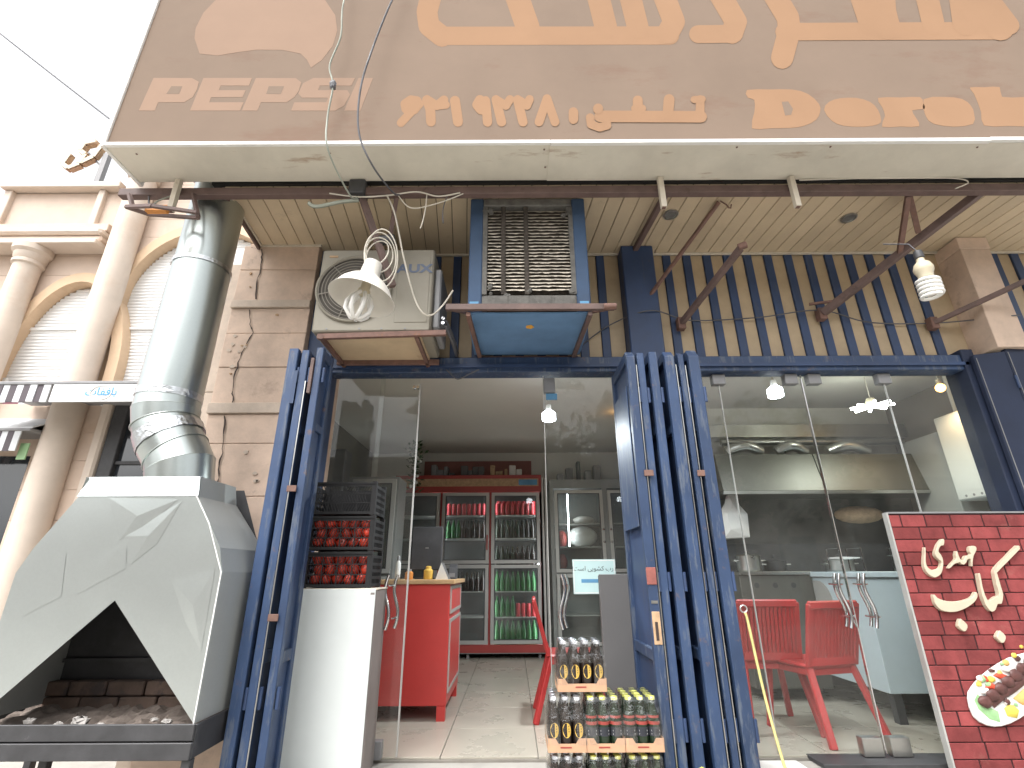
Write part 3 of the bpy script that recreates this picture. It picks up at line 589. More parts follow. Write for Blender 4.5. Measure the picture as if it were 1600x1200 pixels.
PHONE=[[[(-0.62,4.031),(-0.661,4.04),(-0.665,3.957),(-0.625,3.948)],[(-0.683,4.034),(-0.72,3.997),(-0.681,3.928),(-0.644,3.964)],[(-0.73,3.955),(-0.72,3.91),(-0.661,3.925),(-0.671,3.97)],[(-0.692,3.877),(-0.638,3.868),(-0.636,3.949),(-0.69,3.959)],[(-0.612,3.882),(-0.583,3.935),(-0.633,3.989),(-0.662,3.935)],[(-0.592,3.989),(-0.593,3.973),(-0.599,3.96),(-0.609,3.951),(-0.62,3.948),(-0.632,3.951),(-0.642,3.96),(-0.65,3.973),(-0.653,3.989),(-0.652,4.005),(-0.646,4.019),(-0.637,4.028),(-0.625,4.031),(-0.613,4.028),(-0.603,4.019),(-0.595,4.005)],[(-0.633,3.998),(-0.634,3.982),(-0.64,3.969),(-0.649,3.96),(-0.66,3.957),(-0.672,3.96),(-0.683,3.969),(-0.69,3.983),(-0.694,3.999),(-0.693,4.015),(-0.687,4.028),(-0.678,4.038),(-0.666,4.041),(-0.654,4.037),(-0.643,4.028),(-0.636,4.014)],[(-0.67,3.962),(-0.671,3.946),(-0.677,3.933),(-0.686,3.924),(-0.698,3.921),(-0.709,3.924),(-0.72,3.933),(-0.728,3.947),(-0.731,3.963),(-0.73,3.979),(-0.724,3.992),(-0.715,4.001),(-0.704,4.004),(-0.692,4.001),(-0.681,3.992),(-0.673,3.978)],[(-0.66,3.917),(-0.662,3.902),(-0.667,3.888),(-0.676,3.879),(-0.688,3.876),(-0.7,3.88),(-0.71,3.889),(-0.718,3.902),(-0.721,3.918),(-0.72,3.933),(-0.714,3.947),(-0.705,3.956),(-0.694,3.959),(-0.682,3.956),(-0.671,3.947),(-0.664,3.933)],[(-0.607,3.908),(-0.608,3.892),(-0.614,3.879),(-0.623,3.87),(-0.635,3.867),(-0.646,3.87),(-0.657,3.879),(-0.664,3.893),(-0.668,3.908),(-0.666,3.924),(-0.661,3.937),(-0.651,3.946),(-0.64,3.949),(-0.628,3.946),(-0.618,3.937),(-0.61,3.924)],[(-0.577,3.962),(-0.578,3.946),(-0.584,3.932),(-0.594,3.924),(-0.605,3.92),(-0.617,3.924),(-0.627,3.933),(-0.635,3.946),(-0.638,3.962),(-0.637,3.978),(-0.631,3.992),(-0.622,4.001),(-0.61,4.004),(-0.598,4.0),(-0.588,3.991),(-0.58,3.978)]],[[(-0.66,3.943),(-0.737,3.819),(-0.693,3.769),(-0.616,3.891)],[(-0.61,3.917),(-0.611,3.903),(-0.617,3.89),(-0.625,3.882),(-0.635,3.88),(-0.646,3.883),(-0.656,3.891),(-0.663,3.903),(-0.666,3.917),(-0.665,3.932),(-0.659,3.944),(-0.651,3.952),(-0.64,3.955),(-0.629,3.952),(-0.62,3.944),(-0.613,3.931)],[(-0.687,3.794),(-0.688,3.78),(-0.693,3.768),(-0.702,3.76),(-0.712,3.758),(-0.723,3.76),(-0.732,3.768),(-0.739,3.78),(-0.742,3.794),(-0.741,3.808),(-0.736,3.82),(-0.728,3.828),(-0.717,3.831),(-0.707,3.828),(-0.697,3.82),(-0.69,3.808)]],[[(-0.586,3.984),(-0.558,3.894),(-0.5,3.921),(-0.527,4.012)],[(-0.561,3.905),(-0.551,3.799),(-0.488,3.803),(-0.497,3.909)],[(-0.525,3.998),(-0.526,3.981),(-0.532,3.967),(-0.542,3.957),(-0.554,3.954),(-0.566,3.958),(-0.577,3.967),(-0.585,3.981),(-0.589,3.998),(-0.587,4.015),(-0.581,4.029),(-0.571,4.038),(-0.559,4.042),(-0.546,4.038),(-0.536,4.029),(-0.528,4.014)],[(-0.497,3.907),(-0.499,3.891),(-0.505,3.877),(-0.515,3.868),(-0.527,3.865),(-0.539,3.868),(-0.55,3.877),(-0.557,3.891),(-0.561,3.908),(-0.559,3.924),(-0.553,3.938),(-0.543,3.947),(-0.531,3.95),(-0.519,3.947),(-0.508,3.938),(-0.501,3.924)],[(-0.488,3.801),(-0.49,3.785),(-0.496,3.772),(-0.505,3.763),(-0.517,3.76),(-0.529,3.763),(-0.54,3.772),(-0.547,3.786),(-0.551,3.802),(-0.549,3.818),(-0.543,3.831),(-0.534,3.84),(-0.522,3.843),(-0.509,3.84),(-0.499,3.831),(-0.491,3.817)]],[[(-0.556,3.955),(-0.501,3.91),(-0.473,3.977),(-0.529,4.023)],[(-0.467,3.913),(-0.423,3.967),(-0.464,4.028),(-0.508,3.973)],[(-0.513,3.988),(-0.515,3.973),(-0.52,3.96),(-0.53,3.952),(-0.541,3.949),(-0.552,3.952),(-0.562,3.961),(-0.569,3.974),(-0.572,3.989),(-0.571,4.004),(-0.565,4.017),(-0.556,4.026),(-0.545,4.029),(-0.533,4.026),(-0.523,4.017),(-0.516,4.004)],[(-0.458,3.943),(-0.46,3.928),(-0.465,3.915),(-0.474,3.906),(-0.485,3.904),(-0.497,3.907),(-0.506,3.915),(-0.513,3.928),(-0.516,3.943),(-0.515,3.958),(-0.509,3.971),(-0.5,3.98),(-0.489,3.983),(-0.478,3.98),(-0.468,3.971),(-0.461,3.958)],[(-0.414,3.997),(-0.415,3.981),(-0.421,3.969),(-0.43,3.96),(-0.441,3.957),(-0.453,3.96),(-0.463,3.969),(-0.47,3.982),(-0.473,3.997),(-0.471,4.013),(-0.465,4.026),(-0.456,4.034),(-0.445,4.037),(-0.434,4.034),(-0.424,4.025),(-0.417,4.012)]],[[(-0.483,3.907),(-0.424,3.916),(-0.432,3.988),(-0.492,3.979)],[(-0.461,3.943),(-0.462,3.929),(-0.467,3.917),(-0.475,3.91),(-0.485,3.907),(-0.496,3.91),(-0.505,3.918),(-0.511,3.929),(-0.514,3.943),(-0.512,3.957),(-0.507,3.969),(-0.499,3.976),(-0.489,3.979),(-0.479,3.976),(-0.47,3.968),(-0.463,3.957)],[(-0.401,3.951),(-0.403,3.938),(-0.408,3.926),(-0.416,3.918),(-0.426,3.916),(-0.437,3.918),(-0.446,3.926),(-0.452,3.938),(-0.454,3.952),(-0.453,3.966),(-0.448,3.977),(-0.44,3.985),(-0.429,3.988),(-0.419,3.985),(-0.41,3.977),(-0.404,3.965)]],[[(-0.402,3.981),(-0.375,3.794),(-0.311,3.806),(-0.337,3.994)],[(-0.336,3.987),(-0.338,3.97),(-0.345,3.955),(-0.355,3.945),(-0.368,3.942),(-0.381,3.946),(-0.392,3.955),(-0.4,3.97),(-0.403,3.988),(-0.401,4.005),(-0.394,4.02),(-0.384,4.03),(-0.371,4.033),(-0.358,4.029),(-0.347,4.019),(-0.339,4.005)],[(-0.311,3.8),(-0.313,3.783),(-0.319,3.769),(-0.329,3.76),(-0.342,3.757),(-0.354,3.76),(-0.365,3.77),(-0.373,3.784),(-0.376,3.8),(-0.374,3.817),(-0.367,3.831),(-0.357,3.841),(-0.345,3.844),(-0.332,3.841),(-0.321,3.831),(-0.314,3.817)]],[[(-0.231,4.018),(-0.25,3.973),(-0.195,3.928),(-0.176,3.973)],[(-0.247,3.923),(-0.219,3.878),(-0.171,3.932),(-0.198,3.977)],[(-0.172,3.875),(-0.14,3.919),(-0.186,3.981),(-0.218,3.936)],[(-0.171,3.995),(-0.173,3.978),(-0.18,3.964),(-0.19,3.955),(-0.202,3.952),(-0.215,3.955),(-0.225,3.965),(-0.232,3.979),(-0.235,3.995),(-0.233,4.012),(-0.227,4.026),(-0.216,4.036),(-0.204,4.039),(-0.192,4.036),(-0.181,4.026),(-0.174,4.012)],[(-0.191,3.95),(-0.193,3.933),(-0.199,3.919),(-0.209,3.91),(-0.221,3.907),(-0.234,3.91),(-0.244,3.92),(-0.251,3.934),(-0.254,3.95),(-0.252,3.967),(-0.246,3.981),(-0.235,3.99),(-0.223,3.994),(-0.211,3.99),(-0.2,3.981),(-0.193,3.966)],[(-0.163,3.905),(-0.166,3.888),(-0.172,3.875),(-0.182,3.865),(-0.194,3.862),(-0.206,3.866),(-0.217,3.875),(-0.224,3.889),(-0.227,3.905),(-0.225,3.922),(-0.218,3.936),(-0.208,3.945),(-0.196,3.948),(-0.184,3.945),(-0.173,3.935),(-0.166,3.921)],[(-0.131,3.949),(-0.133,3.933),(-0.14,3.919),(-0.15,3.91),(-0.162,3.907),(-0.174,3.91),(-0.185,3.919),(-0.192,3.933),(-0.195,3.95),(-0.192,3.966),(-0.186,3.981),(-0.175,3.99),(-0.163,3.993),(-0.151,3.99),(-0.141,3.98),(-0.133,3.966)]],[[(-0.196,3.982),(-0.18,3.792),(-0.12,3.799),(-0.135,3.99)],[(-0.135,3.986),(-0.137,3.97),(-0.144,3.956),(-0.154,3.947),(-0.165,3.944),(-0.177,3.948),(-0.187,3.957),(-0.194,3.97),(-0.196,3.986),(-0.194,4.002),(-0.188,4.016),(-0.178,4.025),(-0.166,4.028),(-0.155,4.025),(-0.145,4.015),(-0.138,4.002)],[(-0.12,3.795),(-0.122,3.78),(-0.129,3.767),(-0.138,3.758),(-0.15,3.755),(-0.161,3.758),(-0.171,3.767),(-0.178,3.78),(-0.18,3.795),(-0.178,3.811),(-0.172,3.824),(-0.162,3.833),(-0.151,3.836),(-0.139,3.832),(-0.129,3.824),(-0.123,3.81)]],[[(-0.126,3.985),(-0.088,3.785),(-0.03,3.804),(-0.067,4.004)],[(-0.066,3.994),(-0.068,3.978),(-0.075,3.965),(-0.085,3.956),(-0.096,3.953),(-0.108,3.956),(-0.118,3.965),(-0.125,3.979),(-0.127,3.995),(-0.125,4.011),(-0.119,4.024),(-0.109,4.033),(-0.097,4.037),(-0.085,4.033),(-0.075,4.024),(-0.068,4.01)],[(-0.029,3.794),(-0.031,3.779),(-0.038,3.766),(-0.047,3.758),(-0.059,3.755),(-0.07,3.758),(-0.08,3.767),(-0.086,3.779),(-0.089,3.795),(-0.087,3.81),(-0.08,3.823),(-0.07,3.832),(-0.059,3.835),(-0.047,3.832),(-0.038,3.823),(-0.031,3.81)]],[[(-0.098,3.953),(-0.045,3.908),(-0.015,3.972),(-0.069,4.018)],[(-0.007,3.92),(0.02,3.977),(-0.027,4.018),(-0.054,3.96)],[(-0.055,3.985),(-0.057,3.971),(-0.063,3.958),(-0.072,3.95),(-0.083,3.947),(-0.094,3.95),(-0.103,3.959),(-0.109,3.971),(-0.111,3.986),(-0.109,4.0),(-0.103,4.013),(-0.094,4.021),(-0.084,4.024),(-0.073,4.021),(-0.064,4.012),(-0.058,4.0)],[(-0.002,3.94),(-0.004,3.925),(-0.01,3.913),(-0.02,3.905),(-0.03,3.902),(-0.041,3.905),(-0.05,3.913),(-0.056,3.925),(-0.058,3.94),(-0.056,3.954),(-0.05,3.967),(-0.041,3.975),(-0.03,3.978),(-0.019,3.975),(-0.01,3.966),(-0.004,3.954)],[(0.025,3.997),(0.022,3.983),(0.016,3.97),(0.007,3.962),(-0.004,3.959),(-0.014,3.962),(-0.023,3.971),(-0.029,3.983),(-0.031,3.998),(-0.029,4.012),(-0.023,4.025),(-0.014,4.033),(-0.003,4.036),(0.007,4.033),(0.017,4.024),(0.023,4.012)]],[[(0.017,3.984),(0.051,3.784),(0.11,3.803),(0.077,4.003)],[(0.078,3.993),(0.075,3.977),(0.069,3.964),(0.059,3.955),(0.047,3.952),(0.035,3.955),(0.025,3.964),(0.019,3.978),(0.017,3.994),(0.019,4.01),(0.026,4.023),(0.036,4.032),(0.048,4.036),(0.059,4.032),(0.069,4.023),(0.076,4.009)],[(0.111,3.793),(0.108,3.778),(0.101,3.765),(0.092,3.757),(0.08,3.754),(0.069,3.757),(0.059,3.766),(0.053,3.779),(0.051,3.794),(0.053,3.809),(0.06,3.822),(0.07,3.831),(0.081,3.834),(0.093,3.831),(0.102,3.822),(0.109,3.809)]],[[(0.047,3.953),(0.092,3.908),(0.126,3.969),(0.08,4.015)],[(0.134,3.924),(0.153,3.982),(0.101,4.011),(0.083,3.953)],[(0.091,3.984),(0.089,3.969),(0.083,3.957),(0.073,3.949),(0.063,3.946),(0.052,3.949),(0.043,3.957),(0.037,3.97),(0.035,3.984),(0.037,3.999),(0.044,4.011),(0.053,4.02),(0.063,4.023),(0.074,4.02),(0.083,4.011),(0.089,3.999)],[(0.137,3.939),(0.134,3.924),(0.128,3.912),(0.119,3.904),(0.108,3.901),(0.098,3.904),(0.089,3.912),(0.083,3.924),(0.081,3.939),(0.083,3.953),(0.09,3.966),(0.099,3.974),(0.11,3.977),(0.12,3.974),(0.129,3.965),(0.135,3.953)],[(0.155,3.996),(0.153,3.982),(0.146,3.969),(0.137,3.961),(0.127,3.958),(0.116,3.961),(0.107,3.97),(0.101,3.982),(0.099,3.997),(0.102,4.011),(0.108,4.024),(0.117,4.032),(0.128,4.035),(0.139,4.032),(0.148,4.024),(0.153,4.011)]],[[(0.216,4.014),(0.158,3.806),(0.212,3.78),(0.271,3.988)],[(0.273,4.001),(0.27,3.986),(0.263,3.973),(0.253,3.964),(0.242,3.961),(0.231,3.964),(0.222,3.973),(0.216,3.986),(0.214,4.001),(0.217,4.017),(0.223,4.03),(0.233,4.038),(0.244,4.041),(0.256,4.038),(0.265,4.029),(0.271,4.016)],[(0.214,3.793),(0.211,3.778),(0.204,3.766),(0.195,3.758),(0.184,3.755),(0.173,3.758),(0.164,3.766),(0.158,3.778),(0.156,3.793),(0.159,3.808),(0.165,3.82),(0.175,3.829),(0.186,3.831),(0.197,3.828),(0.206,3.82),(0.212,3.807)]],[[(0.215,3.988),(0.262,3.78),(0.317,3.804),(0.271,4.014)],[(0.273,4.001),(0.27,3.986),(0.263,3.973),(0.253,3.964),(0.242,3.961),(0.231,3.964),(0.222,3.973),(0.216,3.986),(0.214,4.001),(0.217,4.017),(0.223,4.03),(0.233,4.038),(0.244,4.041),(0.256,4.038),(0.265,4.029),(0.271,4.016)],[(0.318,3.792),(0.315,3.777),(0.308,3.765),(0.299,3.757),(0.288,3.754),(0.277,3.757),(0.268,3.765),(0.262,3.778),(0.26,3.792),(0.263,3.807),(0.27,3.82),(0.279,3.828),(0.291,3.831),(0.301,3.828),(0.31,3.819),(0.316,3.807)]],[[(0.382,3.88),(0.379,3.816),(0.442,3.816),(0.445,3.879)],[(0.445,3.879),(0.442,3.863),(0.434,3.849),(0.423,3.84),(0.411,3.837),(0.399,3.84),(0.39,3.849),(0.383,3.863),(0.382,3.88),(0.385,3.896),(0.392,3.91),(0.403,3.919),(0.415,3.922),(0.427,3.919),(0.437,3.909),(0.443,3.895)],[(0.442,3.816),(0.438,3.8),(0.431,3.786),(0.42,3.777),(0.408,3.774),(0.396,3.777),(0.387,3.786),(0.381,3.8),(0.379,3.816),(0.382,3.832),(0.389,3.846),(0.4,3.855),(0.412,3.858),(0.424,3.855),(0.434,3.845),(0.44,3.832)]],[[(1.232,3.985),(1.217,3.877),(1.275,3.877),(1.29,3.985)],[(1.225,3.9),(1.192,3.85),(1.233,3.805),(1.266,3.854)],[(1.29,3.985),(1.286,3.969),(1.278,3.956),(1.267,3.948),(1.255,3.945),(1.245,3.948),(1.236,3.957),(1.232,3.97),(1.232,3.985),(1.236,4.0),(1.244,4.013),(1.255,4.022),(1.267,4.025),(1.277,4.022),(1.286,4.013),(1.29,4.0)],[(1.275,3.877),(1.27,3.862),(1.262,3.849),(1.252,3.841),(1.24,3.838),(1.23,3.841),(1.222,3.85),(1.217,3.862),(1.217,3.877),(1.221,3.892),(1.229,3.905),(1.24,3.913),(1.251,3.916),(1.262,3.913),(1.27,3.905),(1.275,3.892)],[(1.242,3.828),(1.237,3.813),(1.229,3.8),(1.219,3.792),(1.208,3.789),(1.197,3.792),(1.189,3.801),(1.184,3.813),(1.184,3.828),(1.188,3.843),(1.196,3.855),(1.207,3.864),(1.218,3.867),(1.229,3.863),(1.237,3.855),(1.242,3.842)]],[[(1.218,3.953),(1.271,3.956),(1.278,4.021),(1.224,4.018)],[(1.245,3.985),(1.241,3.972),(1.235,3.962),(1.226,3.955),(1.217,3.952),(1.208,3.955),(1.201,3.962),(1.197,3.973),(1.197,3.985),(1.201,3.998),(1.207,4.008),(1.216,4.015),(1.225,4.018),(1.234,4.015),(1.241,4.008),(1.245,3.997)],[(1.299,3.988),(1.295,3.976),(1.288,3.965),(1.28,3.958),(1.27,3.956),(1.261,3.958),(1.255,3.965),(1.251,3.976),(1.251,3.989),(1.254,4.001),(1.261,4.012),(1.27,4.019),(1.279,4.021),(1.288,4.019),(1.295,4.011),(1.299,4.001)]],[[(1.253,3.882),(0.589,3.891),(0.582,3.788),(1.239,3.78)],[(1.284,3.831),(1.278,3.811),(1.268,3.795),(1.254,3.784),(1.239,3.78),(1.225,3.784),(1.214,3.795),(1.208,3.812),(1.208,3.831),(1.214,3.851),(1.224,3.867),(1.238,3.878),(1.253,3.882),(1.267,3.878),(1.278,3.867),(1.284,3.85)],[(0.624,3.839),(0.619,3.819),(0.61,3.803),(0.597,3.792),(0.582,3.788),(0.568,3.792),(0.556,3.803),(0.549,3.82),(0.548,3.839),(0.552,3.859),(0.561,3.876),(0.574,3.887),(0.589,3.891),(0.603,3.887),(0.615,3.875),(0.622,3.859)]],[[(1.019,3.991),(1.001,3.883),(1.07,3.874),(1.09,3.982)],[(1.091,3.986),(1.086,3.967),(1.076,3.952),(1.063,3.941),(1.049,3.937),(1.036,3.941),(1.025,3.952),(1.02,3.968),(1.019,3.987),(1.024,4.005),(1.033,4.021),(1.046,4.032),(1.061,4.036),(1.074,4.032),(1.084,4.021),(1.09,4.005)],[(1.071,3.878),(1.066,3.86),(1.057,3.845),(1.044,3.834),(1.03,3.831),(1.017,3.834),(1.007,3.845),(1.001,3.86),(1.0,3.879),(1.005,3.897),(1.014,3.913),(1.027,3.923),(1.041,3.927),(1.054,3.923),(1.065,3.912),(1.071,3.897)]],[[(0.812,3.977),(0.805,3.878),(0.871,3.881),(0.878,3.98)],[(0.878,3.978),(0.874,3.961),(0.865,3.947),(0.854,3.937),(0.841,3.934),(0.828,3.937),(0.819,3.947),(0.813,3.962),(0.812,3.979),(0.816,3.996),(0.825,4.011),(0.836,4.021),(0.849,4.024),(0.862,4.021),(0.872,4.011),(0.878,3.996)],[(0.871,3.88),(0.867,3.863),(0.859,3.848),(0.847,3.839),(0.834,3.836),(0.822,3.839),(0.812,3.849),(0.806,3.863),(0.805,3.88),(0.81,3.897),(0.818,3.912),(0.83,3.921),(0.843,3.925),(0.855,3.921),(0.865,3.911),(0.87,3.897)]],[[(0.818,3.871),(0.864,3.871),(0.871,3.942),(0.824,3.943)],[(0.848,3.907),(0.844,3.893),(0.837,3.881),(0.828,3.874),(0.818,3.871),(0.808,3.874),(0.8,3.882),(0.796,3.893),(0.795,3.907),(0.798,3.921),(0.805,3.932),(0.814,3.94),(0.824,3.943),(0.834,3.94),(0.842,3.932),(0.847,3.92)],[(0.894,3.906),(0.89,3.893),(0.883,3.881),(0.874,3.873),(0.864,3.871),(0.854,3.874),(0.846,3.881),(0.842,3.893),(0.841,3.907),(0.844,3.92),(0.851,3.932),(0.86,3.94),(0.871,3.942),(0.881,3.939),(0.888,3.932),(0.893,3.92)]],[[(0.597,3.824),(0.598,3.754),(0.653,3.763),(0.652,3.833)],[(0.621,3.794),(0.572,3.777),(0.581,3.707),(0.63,3.724)],[(0.588,3.776),(0.533,3.802),(0.511,3.734),(0.565,3.708)],[(0.55,3.773),(0.547,3.834),(0.492,3.824),(0.495,3.763)],[(0.652,3.828),(0.648,3.814),(0.642,3.802),(0.632,3.794),(0.621,3.792),(0.611,3.794),(0.603,3.802),(0.598,3.814),(0.597,3.829),(0.6,3.843),(0.607,3.855),(0.616,3.863),(0.627,3.865),(0.637,3.862),(0.645,3.854),(0.651,3.842)],[(0.653,3.758),(0.65,3.745),(0.643,3.733),(0.634,3.725),(0.623,3.722),(0.613,3.725),(0.604,3.733),(0.599,3.745),(0.598,3.759),(0.601,3.773),(0.608,3.784),(0.618,3.792),(0.628,3.795),(0.638,3.792),(0.647,3.784),(0.652,3.772)],[(0.604,3.741),(0.601,3.728),(0.594,3.716),(0.584,3.708),(0.574,3.706),(0.564,3.708),(0.555,3.716),(0.55,3.728),(0.549,3.742),(0.552,3.756),(0.559,3.767),(0.568,3.775),(0.579,3.778),(0.589,3.775),(0.597,3.767),(0.602,3.755)],[(0.55,3.768),(0.547,3.754),(0.54,3.742),(0.531,3.734),(0.52,3.732),(0.51,3.735),(0.501,3.742),(0.496,3.754),(0.495,3.768),(0.498,3.782),(0.504,3.794),(0.514,3.802),(0.525,3.805),(0.535,3.802),(0.543,3.794),(0.548,3.782)],[(0.547,3.829),(0.544,3.815),(0.537,3.803),(0.528,3.795),(0.517,3.792),(0.507,3.795),(0.499,3.803),(0.493,3.815),(0.492,3.829),(0.495,3.843),(0.502,3.855),(0.511,3.863),(0.522,3.866),(0.532,3.863),(0.541,3.855),(0.546,3.843)]],[[(0.544,3.909),(0.544,3.903),(0.61,3.903),(0.61,3.908)],[(0.61,3.908),(0.606,3.891),(0.598,3.877),(0.587,3.867),(0.574,3.864),(0.562,3.867),(0.552,3.877),(0.546,3.892),(0.544,3.909),(0.548,3.926),(0.556,3.94),(0.567,3.95),(0.58,3.953),(0.593,3.95),(0.603,3.94),(0.609,3.925)],[(0.61,3.903),(0.606,3.886),(0.598,3.871),(0.587,3.862),(0.574,3.859),(0.561,3.862),(0.551,3.872),(0.545,3.886),(0.544,3.903),(0.547,3.92),(0.555,3.935),(0.567,3.945),(0.58,3.948),(0.592,3.944),(0.602,3.935),(0.608,3.92)]]]
